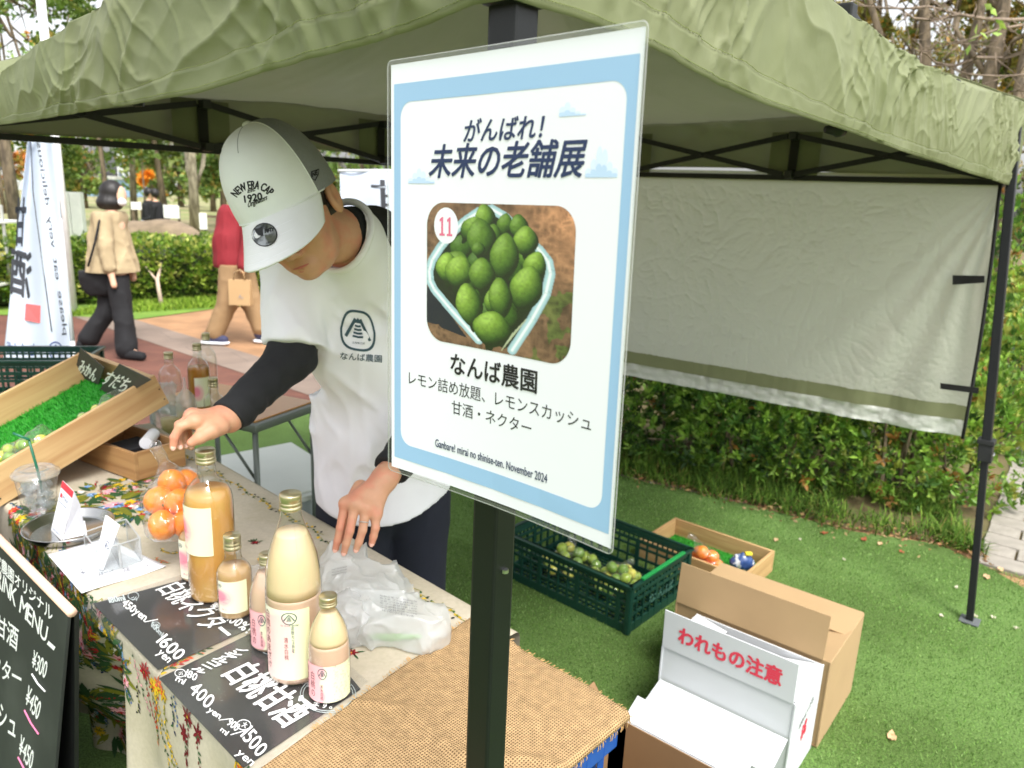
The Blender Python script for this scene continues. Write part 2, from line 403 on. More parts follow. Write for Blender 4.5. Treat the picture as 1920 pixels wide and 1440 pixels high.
m_lawn = fbmat('lawn_green', S(122, 150, 52), S(96, 128, 44), 1.2, bs=30)
sheet('lawn', [q for q in lp]+[np.array([4, 16, 0]), np.array([-18, 20, 0])], -.004, m_lawn)
# artificial turf under the stall
tb0 = pz(474, 789); tdir = E2
turf_pts = [tb0-tdir*6.5, tb0+tdir*1.6, pz(1162, 892), pz(1420, 950), pz(1600, 996), pz(1760, 1020), pz(1850, 1062), pz(1960, 1125), (5.0, 1.6), (5.0, -4), (-6, -4)]
m_turf = M('turf_green', S(92, 120, 58), rough=.95, col2=S(110, 142, 74), c2s=2.0, c2lo=.4, c2hi=.62, var=.5, vs=150, bump=1.0, bs=240, bdist=.012, detail=3, spec=.3)
sheet('artificial_turf', turf_pts, 0.0, m_turf)
# short standing pile of the turf where the view comes close to it
_N = 120000; _x = RNG.uniform(-.3, 3.0, _N); _y = RNG.uniform(1.3, 4.4, _N); _e0, _e1 = pz(1162, 892), pz(1850, 1062)
_k = (_y < _e0[1]+(_x-_e0[0])*(_e1[1]-_e0[1])/(_e1[0]-_e0[0])-.01); _x, _y = _x[_k], _y[_k]; _N = len(_x)
PILE = (_x, _y, _N)
# soil and long grass bank behind the turf on the right
m_bank = fbmat('bank_soil', S(92, 88, 54), S(112, 96, 66), 5, bs=40)
bank = [pz(1100, 880), pz(1162, 886), pz(1420, 944), pz(1600, 990), pz(1760, 1014), pz(1860, 1040), np.array([3.0, 4.3, 0]), np.array([4.2, 5.6, 0]), np.array([12, 12, 0]), np.array([0, 9, 0]), np.array([-.4, 5.2, 0])]
sheet('shrub_bed', bank, -.006, m_bank)
# brick-like pavers of the footpath at the right edge
fp = setp(bpy.data.objects.new('footpath', None), kind='structure'); COL.objects.link(fp)
m_pav = M('paver_grey', S(146, 140, 130), rough=.9, var=.18, vs=14, bump=.3, bs=120)
fo = pz(1836, 1030, -.002); fd = np.array([.80, -.60, 0]); fe = np.array([.60, .80, 0]); pm = None
base_pts = [fo-fe*.2+fd*-.02, fo+fd*2.4-fe*.2, fo+fd*2.4+fe*3.2, fo+fe*3.2-fd*.02]
sh = sheet('footpath_bed', base_pts, -.010, m_bank); sh.parent = fp
mb = MB().box((0, 0, 0), (.29, .135, .03)); pav_me = mb.mesh('paver', bevel=.004, segs=1); pav_me.materials.append(m_pav)
ang = math.atan2(fd[1], fd[0]); rr = random.Random(3)
for j in range(18):
    for i in range(6):
        c = fo+fd*(.15+i*.3+(.15 if j % 2 else 0))+fe*(-.1+j*.144)
        if j % 2 and i == 0:
            h = bpy.data.objects.new('paver', pav_me); COL.objects.link(h); h.parent = fp; q = c-fd*.2225; h.location = (q[0], q[1], -.009+rr.uniform(-.002, .002)); h.scale = (.47, 1, 1); h.rotation_euler = (0, 0, ang+rr.uniform(-.01, .01))
        if proj(c)[0] > 2060: continue
        o = bpy.data.objects.new('paver', pav_me); COL.objects.link(o); o.parent = fp
        o.location = (c[0], c[1], -.009+rr.uniform(-.002, .002)); o.rotation_euler = (rr.uniform(-.008, .008), rr.uniform(-.008, .008), ang+rr.uniform(-.01, .01))
# ------------------------------------------------------------------ foliage
def leaf_mesh(name, C, D, size, cols, wid=.42, fold=.25):
    """diamond leaves at C (N,3) pointing along D (N,3)"""
    N = len(C); D = D/np.linalg.norm(D, axis=1, keepdims=True)
    rnd = RNG.normal(size=(N, 3)); U = np.cross(D, rnd); U /= np.linalg.norm(U, axis=1, keepdims=True)+1e-9; W = np.cross(D, U)
    s = np.asarray(size).reshape(-1, 1)
    a = C; b = C+D*s*.5+U*s*wid*.5+W*s*fold*.3; c = C+D*s; d = C+D*s*.5-U*s*wid*.5+W*s*fold*.3
    V = np.stack([a, b, c, d], 1).reshape(-1, 3); i = np.arange(N)*4
    Fc = np.concatenate([np.stack([i, i+1, i+2], 1), np.stack([i, i+2, i+3], 1)])
    return npmesh(name, V, Fc, np.repeat(cols, 4, axis=0))
def pal(n, cols, wts=None, jit=.18):
    cols = np.array(cols); i = RNG.choice(len(cols), n, p=wts); c = cols[i]*(1+RNG.uniform(-jit, jit, (n, 1)))
    return np.clip(c*(1+RNG.uniform(-.06, .06, (n, 3))), 0, 1)
m_leaf = M('leaf', (0, 0, 0), vcol=True, rough=.5, var=0, transl=.35)
m_leafd = M('leaf_dull', (0, 0, 0), vcol=True, rough=.8, var=0, transl=.25, spec=.2)
m_bark = M('bark', S(118, 104, 84), rough=.9, col2=S(84, 74, 60), c2s=14, var=.25, vs=30, bump=.9, bs=24, stretch=(1, 1, .25), bdist=.03)
m_barkl = M('bark_grey', S(150, 142, 122), rough=.9, col2=S(112, 104, 86), c2s=10, var=.2, vs=30, bump=.7, bs=20, stretch=(1, 1, .3), bdist=.02)
def sphere_dirs(n, upb=0.0):
    d = RNG.normal(size=(n, 3)); d[:, 2] += upb; return d/np.linalg.norm(d, axis=1, keepdims=True)
def rosettes(tips, dirs, k, size, cols, spread=.9, wid=.36):
    N = len(tips); D = np.repeat(dirs, k, 0)+sphere_dirs(N*k)*spread
    C = np.repeat(tips, k, 0)+RNG.normal(size=(N*k, 3))*np.mean(size)*.12
    return C, D, np.repeat(size, k)*RNG.uniform(.6, 1.1, N*k), np.repeat(cols, k, 0)*(1+RNG.uniform(-.2, .2, (N*k, 1)))
def shrub(name, label, blobs, ntip, lsize, cols, wts=None, k=8, cat='shrub', group=None, loc=None, stems=True, inner=.55, mat=None, wid=.36):
    """blobs: list of (centre, radii); leaf rosettes over a lumpy volume, woody stems inside"""
    loc = loc if loc is not None else (blobs[0][0][0], blobs[0][0][1], 0)
    t = thing(name, label, cat, loc, 0, group); per = [b[1][0]*b[1][1]+b[1][0]*b[1][2] for b in blobs]; tot = sum(per); TT = []; DD = []
    for (c, r), q in zip(blobs, per):
        n = int(ntip*q/tot); d = sphere_dirs(n, .25); c = np.array(c, float); r = np.array(r, float)
        lump = 1+.28*fbm(d*1.0+c, 2.6, 3, 5)
        R = (inner+(1-inner)*RNG.uniform(0, 1, n)**.45)*lump; p = c+d*r*R[:, None]; ok = p[:, 2] > .02
        TT.append(p[ok]); DD.append((d*.8+np.array([0, 0, .6]))[ok])
    P = np.concatenate(TT); D = np.concatenate(DD)
    C, D2, s, cc = rosettes(P, D, k, np.full(len(P), lsize)*RNG.uniform(.7, 1.2, len(P)), pal(len(P), cols, wts), wid=wid)
    link('foliage', leaf_mesh('foliage', C, D2, s, cc, wid), mat or m_leaf, t, kind='stuff')
    if stems:
        b = MB()
        for (c, r) in blobs:
            for _ in range(5):
                d = sphere_dirs(1, .6)[0]; g = np.array([c[0]+RNG.uniform(-.3, .3)*r[0], c[1]+RNG.uniform(-.3, .3)*r[1], 0]); e = np.array(c)+d*np.array(r)*.8
                b.tube([g, (g+e)/2+RNG.normal(size=3)*.03, e], [.012, .009, .004], 6)
        b.build('stem', m_bark, t)
    return t
GR = [S(112, 150, 56), S(78, 116, 46), S(142, 176, 70), S(54, 82, 38), S(150, 160, 70), S(168, 120, 60)]
_x, _y, _N = PILE; _P = np.stack([_x, _y, _x*0+.0005], 1); _D = np.array([0, 0, 1.0])+RNG.normal(size=(_N, 3))*.55
o = link('turf_pile', leaf_mesh('turf_pile', _P, _D, RNG.uniform(.008, .015, _N), pal(_N, [S(106, 144, 68), S(132, 170, 90), S(82, 114, 52), S(160, 190, 118)], [.4, .3, .2, .1])*(1+.22*fbm(_P, 2.3, 3, 5)+.14*fbm(_P, 9, 2, 8))[:, None], .22), m_leafd); setp(o, 'short upright fibres of the artificial turf', 'turf', kind='stuff')
# shrubs below and beside the side wall
def gp(x, y, z=0): return pz(x, y, z)
shrub('azalea_shrub', 'dark green leafy shrub below the left end of the side wall', [((.62, 4.68, .36), (.55, .45, .56)), ((.2, 5.1, .4), (.6, .5, .65)), ((1.05, 4.5, .36), (.42, .4, .52))], 2700, .06, GR, [.3, .36, .12, .2, .015, .005], k=8)
shrub('azalea_shrub', 'bright green shrub below the middle of the side wall', [((1.42, 4.35, .38), (.45, .42, .48)), ((1.75, 4.25, .30), (.38, .35, .42)), ((1.55, 4.7, .5), (.65, .4, .55))], 2700, .058, GR, [.38, .18, .3, .1, .03, .01], k=8)
shrub('azalea_shrub', 'yellow-green shrub with orange leaves behind the right tent leg', [((2.25, 4.05, .36), (.42, .4, .46)), ((2.6, 4.05, .35), (.34, .35, .46)), ((2.3, 4.6, .5), (.5, .45, .55))], 2300, .058, GR, [.34, .12, .3, .06, .13, .05], k=8)
shrub('azalea_shrub', 'sparse light green shrub at the right edge beyond the grey pavers', [((3.45, 5.1, .35), (.5, .5, .5)), ((3.9, 5.6, .55), (.7, .5, .7)), ((3.2, 5.6, .5), (.5, .5, .6))], 1700, .07, GR, [.3, .08, .36, .05, .17, .04], k=7)
shrub('azalea_shrub', 'tall dense shrub behind the side wall and the other shrubs', [((1.0, 5.9, .6), (1.6, .5, .9)), ((2.6, 6.0, .7), (1.2, .5, 1.0)), ((4.3, 6.9, .8), (1.6, .6, 1.1))], 3600, .085, GR, [.3, .2, .25, .15, .07, .03], k=6)
# long grass at the foot of the shrubs
def blades(name, pts, h, cols, wts, mat, n_lean=.6, w=.004):
    N = len(pts); L = RNG.uniform(.5, 1.1, N)*h; a = RNG.uniform(0, 2*math.pi, N); ln = RNG.uniform(.1, 1, N)*n_lean
    d = np.stack([np.cos(a)*ln, np.sin(a)*ln, np.ones(N)], 1); d /= np.linalg.norm(d, axis=1, keepdims=True)
    side = np.stack([-np.sin(a), np.cos(a), np.zeros(N)], 1)*w; b = pts; m_ = pts+d*L[:, None]*.55; e = pts+d*L[:, None]+np.stack([np.cos(a), np.sin(a), -np.ones(N)], 1)*(L*ln*.25)[:, None]
    V = np.stack([b-side, b+side, m_+side*.7, m_-side*.7, e], 1).reshape(-1, 3); i = np.arange(N)*5
    Fc = [[j, j+1, j+2, j+3] for j in i]+[[j+3, j+2, j+4] for j in i]
    o = link(name, npmesh(name, V, Fc, np.repeat(pal(N, cols, wts), 5, 0)), mat); o['kind'] = 'stuff'; return o
edge = np.array([pz(*q) for q in ((1100, 878), (1162, 892), (1290, 918), (1420, 950), (1600, 996), (1760, 1020), (1850, 1050))])
N = 9000; u = RNG.uniform(0, len(edge)-1.001, N); i = u.astype(int); f = (u-i)[:, None]
q = edge[i]*(1-f)+edge[i+1]*f; dpt = RNG.uniform(0, 1, N)**.8*.62-.02; wob = .10*fbm(q, 2.2, 3, 3)
pp = q+np.outer(dpt+wob, np.array([.25, .97, 0])); pp[:, 2] = 0
pp = pp[fbm(pp, 3.5, 2, 77) > -.22+.5*(RNG.uniform(0, 1, len(pp))-.5)]
o = blades('long_grass', pp, .12, [S(92, 124, 46), S(70, 98, 38), S(142, 134, 76), S(120, 150, 60)], [.46, .32, .05, .17], m_leafd, 1.3)
o['label'] = 'ragged long grass between the artificial turf and the shrubs'; o['category'] = 'grass'
# fallen leaves on the turf
m_dry = [M('dry_leaf_tan', S(205, 170, 130), var=.2, vs=60, rough=.7, transl=.2), M('dry_leaf_red', S(170, 92, 60), var=.2, vs=60, rough=.7, transl=.2), M('dry_leaf_pale', S(226, 216, 196), var=.15, vs=60, rough=.7, transl=.2)]
lf = [((1221, 906), 2, 'curled pale leaf on the turf near the grass edge'), ((1672, 1382), 0, 'tan fallen leaf on the turf right of the cardboard box'), ((1545, 1000), 1, 'rust coloured fallen leaf on the turf below the shrubs'),
      ((1500, 1012), 2, 'small pale leaf scrap on the turf left of the rust coloured leaf'), ((1583, 1050), 2, 'pale leaf scrap alone on the turf right of the wooden tray'), ((1455, 1013), 0, 'tan leaf scrap at the far corner of the wooden tray'),
      ((1650, 1020), 0, 'tan dry leaf in the grass edge left of the right tent leg'), ((1830, 1156), 2, 'white petal-like leaf beside the right tent foot'), ((1862, 1158), 2, 'white leaf scrap right of the tent foot'), ((1793, 1102), 2, 'pale leaf on the turf above the tent foot'),
      ((1690, 1035), 1, 'reddish dry leaf among the grass edge'), ((1620, 1012), 1, 'brown leaf at the grass edge under the shrub'), ((1765, 1155), 2, 'pale scrap on the turf left of the tent foot'), ((1905, 1178), 2, 'white scrap on the turf at the right edge of the view'), ((1180, 878), 1, 'reddish leaf under the dark shrub'), ((1850, 1082), 0, 'tan leaf at the corner of the pavers'), ((1876, 1068), 0, 'tan leaf lying on the lowest paver')]
for (x, y), mi, lab in lf:
    c = pz(x, y, .006); r = (RNG.uniform(.009, .014) if mi == 2 else RNG.uniform(.016, .028)); a = RNG.uniform(0, 6.28)
    def fn(U, V):
        x_ = (U-.5)*2; wv = np.sin(np.clip(U, 0, 1)*math.pi)**.8*.5; y_ = (V-.5)*2*wv
        X = x_*r; Y = y_*r; Z = .008*np.abs(y_)+.006*x_*x_+.004*np.sin(7*x_+a)
        return np.stack([c[0]+X*math.cos(a)-Y*math.sin(a), c[1]+X*math.sin(a)+Y*math.cos(a), c[2]+Z], 1)
    o = grid(fn, 9, 5, 'fallen_leaf', m_dry[mi]); setp(o, lab, 'leaf', 'fallen leaves on the turf')
# litter strip of small dry leaves at the edge
N = 520; u = RNG.uniform(1.2, len(edge)-1.001, N); i = u.astype(int); f = (u-i)[:, None]; q = edge[i]*(1-f)+edge[i+1]*f
q = q+np.outer(RNG.normal(0, .06, N), np.array([.25, .97, 0])); q[:, 2] = .008+RNG.uniform(0, .02, N)
o = link('leaf_litter', leaf_mesh('leaf_litter', q, sphere_dirs(N)*np.array([1, 1, .25]), RNG.uniform(.012, .035, N), pal(N, [S(150, 110, 76), S(190, 160, 120), S(110, 80, 56), S(176, 140, 96)])), m_leafd)
setp(o, 'dry leaf litter along the edge of the turf', 'leaf litter', kind='stuff')
# ------------------------------------------------------------------ the hedge beyond the paths, and the park
HG = [S(120, 150, 48), S(88, 120, 40), S(160, 176, 74), S(64, 92, 34), S(196, 200, 110)]
def hedge(label, a, b, dep, h, n, cols, wts, ls):
    a = np.array(a, float); b = np.array(b, float); L = np.linalg.norm(b-a); d = (b-a)/L; nn = np.array([-d[1], d[0], 0])
    t = thing('clipped_hedge', label, 'hedge', (a+b)/2)
    # dark twiggy core
    u = RNG.uniform(0, 1, n); face = RNG.uniform(0, 1, n); v = RNG.uniform(0, 1, n)
    top = face < .42; lump = .10*fbm(np.stack([u*L, v, v*0], 1), 1.6, 3, 9)
    pf = np.where(top[:, None], a+np.outer(u*L, d)+np.outer(v*dep, nn)+np.outer(h*(.93+.09*np.sin(v*3.1))+lump, EZ), a+np.outer(u*L, d)+np.outer(-lump*1.2+.10*(1-v), nn)+np.outer(.06+v*h*.95, EZ))
    pf += RNG.normal(size=(n, 3))*.035
    D = np.where(top[:, None], EZ+nn*0, -nn+EZ*.4)
    C, D2, s, cc = rosettes(pf, np.broadcast_to(D, (n, 3)), 5, np.full(n, ls), pal(n, cols, wts))
    link('foliage', leaf_mesh('foliage', C, D2, s, cc, .5), m_leaf, t, kind='stuff')
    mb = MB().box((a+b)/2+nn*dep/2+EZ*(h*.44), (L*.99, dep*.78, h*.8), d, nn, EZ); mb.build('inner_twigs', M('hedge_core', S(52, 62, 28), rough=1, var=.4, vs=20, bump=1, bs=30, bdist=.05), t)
    return t
hl, hr = pz(120, 575), pz(560, 556)
hd_ = (hr-hl)/np.linalg.norm(hr-hl)
hedge('clipped green hedge behind the walking woman', hl-hd_*1.0, hr+hd_*3.2, 1.9, .72, 5200, HG, [.36, .22, .24, .08, .10], .075)
hedge('low bright hedge at the far left behind the banner', pz(-180, 560), pz(100, 545)-hd_*.2, 1.6, .8, 2200, HG, [.4, .2, .25, .1, .05], .075)
N = 5000; u = RNG.uniform(0, 1, N)[:, None]; q = pz(130, 590)*(1-u)+pz(560, 566)*u; q = q+np.outer(RNG.uniform(-.15, 1.1, N), np.array([.05, 1, 0])); q[:, 2] = 0
o = blades('lawn_grass', q, .09, [S(130, 160, 50), S(150, 172, 70), S(100, 130, 42)], None, m_leafd, .8, .008); setp(o, 'bright grass verge in front of the clipped hedge', 'grass')
# bare forked sapling standing before the hedge
t = thing('bare_sapling', 'bare pale forked sapling in front of the hedge', 'sapling', pz(303, 572))
b = MB(); g = pz(303, 572); D_ = proj(g)[2]
pt = lambda x, y, dd=0: pd(x, y, D_+dd)
b.tube([g, pt(297, 540), pt(295, 525), pt(300, 505, .1), pt(302, 492, .1)], [.03, .026, .024, .018, .012], 8); b.tube([pt(296, 528), pt(285, 515), pt(273, 500), pt(269, 493)], [.018, .014, .01, .008], 8)
b.build('stem', M('pale_bark', S(190, 170, 150), rough=.8, var=.15), t, smooth=True)
def tree(label, base, trunk_pts, r0, crown, ncl, ls, cols, wts=None, bark=None, branches=8, k=5, name='park_tree', group=None, mat=None, fork=None):
    t = thing(name, label, 'tree', base, 0, group); b = MB(); n = len(trunk_pts)
    tp = [np.array(p, float) for p in trunk_pts]
    b.tube(tp, [r0*(1.15 if i == 0 else 1-.55*i/(n-1)) for i in range(n)], 12)
    b.build('trunk', bark or m_bark, t, smooth=True)
    br = MB(); tips = []
    for i in range(branches):
        j = RNG.integers(max(1, n//2), n); s0 = tp[j]; c, r = crown[i % len(crown)]; e = np.array(c)+sphere_dirs(1)[0]*np.array(r)*.8
        mid = (s0+e)/2+RNG.normal(size=3)*.12*np.linalg.norm(e-s0); br.tube([s0, mid, e], [r0*.38, r0*.24, r0*.07], 6); tips += [mid, e]
        for _ in range(3):
            e2 = mid+(e-mid)*RNG.uniform(0, 1)+RNG.normal(size=3)*np.mean(r)*.5; br.tube([mid+(e-mid)*.3, e2], [r0*.14, r0*.03], 5)
    if fork:
        for fpts, fr in fork: br.tube(fpts, [fr*(1-.6*i/(len(fpts)-1)) for i in range(len(fpts))], 10)
    br.build('branch', bark or m_bark, t, smooth=True)
    if ncl:
        PP = []
        for c, r in crown:
            m_ = ncl//len(crown); cl = sphere_dirs(max(4, m_//40))*RNG.uniform(.3, 1, (max(4, m_//40), 1))**.5; idx = RNG.integers(0, len(cl), m_)
            PP.append(np.array(c)+(cl[idx]+RNG.normal(size=(m_, 3))*.16)*np.array(r))
        P = np.concatenate(PP); C, D2, s, cc = rosettes(P, sphere_dirs(len(P), .2), k, np.full(len(P), ls), pal(len(P), cols, wts))
        link('crown', leaf_mesh('crown', C, D2, s, cc, .5), mat or m_leaf, t, kind='stuff')
    return t
AU = [S(122, 150, 70), S(96, 124, 56), S(150, 168, 86), S(176, 160, 80), S(200, 140, 60)]
def V3(x, y, D): return pd(x, y, D)
def gtree(label, x, yb, px_r, D, top, lean, crown_px, ncl, ls, cols, wts=None, bark=None, **kw):
    """a tree standing where its foot is seen at depth D"""
    g = pd(x, yb, D); g[2] = 0; r = px_r*D/F; tp = [g, g+np.array([lean*.2, 0, top*.3]), g+np.array([lean*.5, 0, top*.65]), g+np.array([lean, 0, top])]
    crown = [((*(pd(cx, cy, D*dd)),), (rx*D/F, rx*D/F*.8, rz*D/F)) for cx, cy, rx, rz, dd in crown_px]
    return tree(label, g, tp, r, crown, ncl, ls, cols, wts, bark, **kw)
gtree('park tree with a thick brown trunk behind the white banner', 28, 420, 9, 15, 5.5, .1, [(10, 120, 150, 90, 1), (60, 250, 90, 40, 1.05)], 900, .16, AU, [.3, .3, .3, .07, .03])
gtree('leafy green tree above the walking woman', 205, 400, 5, 24, 7, -.4, [(170, 260, 95, 50, 1), (250, 240, 70, 45, 1), (120, 300, 55, 35, 1.05)], 1300, .2, AU, [.4, .3, .26, .04, 0])
gtree('slim tree with two stems behind the seated couple', 250, 395, 6, 27, 7, .5, [(255, 250, 70, 60, 1), (300, 285, 40, 30, 1)], 750, .2, AU, [.3, .3, .3, .06, .04], m_barkl)
gtree('tall tree leaning right beside the seated couple', 312, 400, 6, 25, 8, -1.0, [(300, 230, 80, 45, 1)], 500, .2, AU, [.3, .3, .3, .08, .02])
gtree('grey forked tree right of the white notice boards', 367, 441, 9, 22, 7, .1, [(370, 220, 90, 45, 1), (400, 320, 30, 30, 1.1)], 800, .19, AU, [.4, .3, .2, .1, 0], m_barkl,
      fork=[([V3(366, 360, 22), V3(352, 320, 22), V3(346, 270, 22)], .09), ([V3(368, 350, 22), V3(380, 310, 22), V3(386, 250, 22)], .1)])
gtree('dark tree behind the white cap of the vendor', 420, 420, 6, 26, 7, .3, [(420, 290, 60, 70, 1), (450, 340, 40, 40, 1.1)], 1100, .2, [S(70, 84, 44), S(90, 104, 54), S(120, 140, 60)], None)
gtree('broad tree rising above the far left corner of the canopy', 40, 470, 12, 12, 6.5, -.3, [(20, 60, 120, 90, 1), (110, -10, 90, 60, 1), (-60, 180, 60, 80, 1.1)], 1600, .12, AU, [.35, .38, .22, .04, .01])
for x, D, lab in ((160, 38, 'distant bushy tree far behind the woman'), (285, 42, 'distant bushy tree far behind the seated couple'), (90, 40, 'distant bushy tree behind the banner pole'), (400, 40, 'distant dark tree behind the notice boards'), (340, 45, 'distant pale tree between the trunks')):
    gtree(lab, x, 390, 5, D, 5, 0, [(x, 330, 55, 38, 1)], 500, .32, AU, [.3, .3, .3, .07, .03], group='distant trees of the park')
for i, x in enumerate((455, 520, 600, 680, 760, 860)):
    gtree('distant tree seen under the rear edge of the canopy', x, 395, 5, 30+3*(i % 3), 6, 0, [(x, 300, 75, 60, 1)], 420, .3, AU, [.35, .35, .2, .1, 0], group='trees hidden mostly by the stall')
# autumn foliage ball
gtree('small autumn tree with orange leaves far behind the woman', 272, 380, 2, 34, 3, 0, [(272, 328, 11, 14, 1)], 220, .22, [S(236, 150, 40), S(240, 170, 60)], None)
gtree('rust coloured autumn tree at the far left edge', 8, 400, 4, 30, 4, 0, [(14, 300, 30, 36, 1), (-30, 320, 30, 40, 1)], 500, .25, [S(206, 130, 60), S(190, 150, 80), S(150, 150, 70)], None)
# trees on the right above the canopy
BR = [S(140, 140, 70), S(170, 150, 80), S(120, 110, 60), S(90, 110, 46), S(216, 160, 60)]
def rtree(label, pts, w, D, ncl, crown, seed):
    P = [pd(x, y, D) for x, y in pts]; g = P[0].copy(); g[2] = 0
    t = tree(label, g, [g]+P, w*D/F/2, [((*pd(cx, cy, D*1.05),), (rx*D/F, rx*D/F, rz*D/F)) for cx, cy, rx, rz in crown], ncl, .11, BR, [.34, .26, .22, .15, .03], m_bark, branches=7, k=4, name='bare_branched_tree', mat=m_leafd)
    return t
rtree('straight grey brown trunk behind the right slope of the canopy', [(1738, 260), (1735, 120), (1733, 0), (1730, -160)], 30, 9, 260, [(1700, 40, 60, 60), (1760, -40, 90, 60)], 1)
rtree('slim dark trunk nearest the canopy seam', [(1662, 200), (1648, 60), (1630, 0), (1600, -120)], 18, 9.5, 200, [(1640, 20, 50, 40), (1600, -80, 80, 60)], 2)
rtree('pair-trunk tree leaning right behind the canopy corner', [(1790, 260), (1815, 120), (1838, 20), (1870, -140)], 27, 8.5, 200, [(1830, 10, 60, 60), (1900, -60, 80, 60)], 3)
rtree('thick furrowed trunk at the right above the canopy corner', [(1838, 300), (1856, 150), (1882, 20), (1900, -140)], 36, 8, 300, [(1900, 110, 40, 60), (1870, -50, 90, 60)], 4)
rtree('trunk leaning in from the right edge of the view', [(1900, 300), (1912, 160), (1930, 60), (1945, -100)], 26, 7.5, 260, [(1930, 120, 40, 80), (1960, 0, 80, 80)], 5)
# twiggy boughs crossing the gap
t = thing('low_bough', 'long bare bough with a few green leaves crossing above the canopy corner', 'branch', pd(1990, 120, 5.5))
b = MB(); lc = []; 
for pts, r in (([(2010, 80), (1925, 95), (1880, 110), (1830, 108), (1790, 124), (1755, 118), (1735, 100), (1715, 92)], .018), ([(1990, 30), (1900, 38), (1850, 36), (1800, 28), (1745, 38), (1712, 34), (1690, 18), (1665, 10)], .017), ([(2000, 150), (1930, 140), (1870, 143), (1820, 140), (1780, 128)], .012),
               ([(1930, 45), (1870, 55), (1820, 74), (1770, 82), (1750, 80)], .011), ([(1800, 28), (1770, 20), (1740, 12), (1700, 16), (1650, 16), (1610, 8)], .012), ([(1768, 26), (1780, 55), (1790, 75), (1800, 105)], .008), ([(1960, 170), (1900, 170), (1870, 185)], .01)):
    P = [pd(x, y, 5.5+.25*math.sin(x*.05+r*90)) for x, y in pts]; b.tube(P, [r*(1-.75*i/(len(P)-1)) for i in range(len(P))], 7)
    for i in range(len(P)-1):
        for _ in range(3):
            s0 = P[i]+(P[i+1]-P[i])*RNG.uniform(); e = s0+RNG.normal(size=3)*.11; e2 = e+RNG.normal(size=3)*.06; b.tube([s0, e, e2], [.005, .0035, .0015], 5); lc += [e2]
b.build('bough', M('twig_bark', S(132, 116, 100), rough=.85, var=.25, vs=20), t, smooth=True)
C = np.array([pd(x, y, 5.4) for x, y in ((1857, 12), (1862, 18), (1866, 36), (1872, 40), (1815, 78), (1820, 82), (1830, 66), (1860, 62), (1868, 60), (1836, 60))])
for c_ in C: link('leaf', leaf_mesh('leaf', c_[None], sphere_dirs(1)*np.array([1, .4, 1])-np.array([0, 0, .3]), np.full(1, .085), pal(1, [S(160, 190, 90), S(130, 170, 70)]), .5), m_leaf, t)
# backdrop of mixed foliage far right so that the gap reads as woods with sky
for i, (x, y, D) in enumerate(((1640, 60, 16), (1700, 130, 18), (1790, 60, 17), (1850, 170, 15), (1920, 90, 17), (1960, 250, 14), (1990, 30, 16))):
    c = pd(x, y, D); tree(['olive woodland tree glimpsed above the canopy, leftmost', 'woodland tree glimpsed low over the canopy hem', 'thin woodland tree glimpsed between the furrowed trunks', 'woodland tree glimpsed just above the canopy corner', 'woodland tree glimpsed at the upper right edge', 'woodland tree seen right of the canopy corner', 'woodland tree beyond the right edge'][i],
        (c[0], c[1], 0), [(c[0], c[1], 0), (c[0]+.1, c[1], c[2]*.7), (c[0], c[1], c[2]+1)], .09, [((*c,), (1.3, 1.3, 1.0)), ((c[0]+.6, c[1], c[2]-1.3), (1.1, 1.1, .8))], 520, .13, BR, [.33, .25, .2, .2, .02], branches=10, k=4, group='woodland behind the stall')
# yellow-green ground plants seen right of the tent leg
N = 6000; x = RNG.uniform(3.0, 8.5, N); y = RNG.uniform(5.4, 10.5, N); z = .10+.13*(y-5.2)+.12*fbm(np.stack([x, y, y*0], 1), 1.2, 3, 4)
C, D2, s, cc = rosettes(np.stack([x, y, z], 1), np.tile([0, 0, 1.0], (N, 1)), 4, np.full(N, .11), pal(N, [S(150, 172, 60), S(176, 190, 84), S(110, 140, 50), S(186, 176, 84)]))
o = link('ground_cover', leaf_mesh('ground_cover', C, D2, s, cc, .5), m_leaf); setp(o, 'yellow-green ground cover on the slope behind the right tent leg', 'plants', kind='stuff')
sl_ = grid(lambda U, V: np.stack([2.6+U*8, 5.2+V*8, -.02+.13*V*8], 1), 4, 4, 'slope', m_bank); sl_['kind'] = 'structure'
# ------------------------------------------------------------------ park furniture and far buildings
m_white = M('white_paint', S(226, 226, 222), rough=.5, var=.04)
m_grey = M('grey_board', S(176, 178, 172), rough=.7, var=.08)
def board(label, x0, y0, x1, y1, D, mat, cat='notice board', legs=True):
    c = pd((x0+x1)/2, (y0+y1)/2, D); ww = (x1-x0)*D/F; hh = (y1-y0)*D/F; t = thing('notice_board', label, cat, (c[0], c[1], 0))
    MB().box(c, (ww, .04, hh)).build('panel', mat, t, bevel=.006)
    if legs:
        for q in (-.42, .42): MB().box((c[0]+q*ww, c[1]+.04, (c[2]-hh/2)/2+.1), (.05, .04, c[2]-hh/2+.2)).build('leg', m_bark, t)
    return t
board('white notice board right of the seated couple', 307, 385, 336, 409, 18, m_white)
board('small white notice board left of the seated couple', 246, 379, 265, 393, 22, m_white)
board('white board leaning at the foot of the forked tree', 374, 400, 388, 430, 21, m_white, 'board', False)
for x0, lab in ((116, 'grey upright slab left of the walking woman'), (138, 'second grey upright slab, nearer the woman')):
    c = pd(x0+9, 405, 13.5); MB_ = MB().box((c[0], c[1], .65), (.2, .12, 1.3)); o = MB_.build('upright_slab', m_grey, bevel=.01); setp(o, lab, 'slab', 'upright slabs in the park')
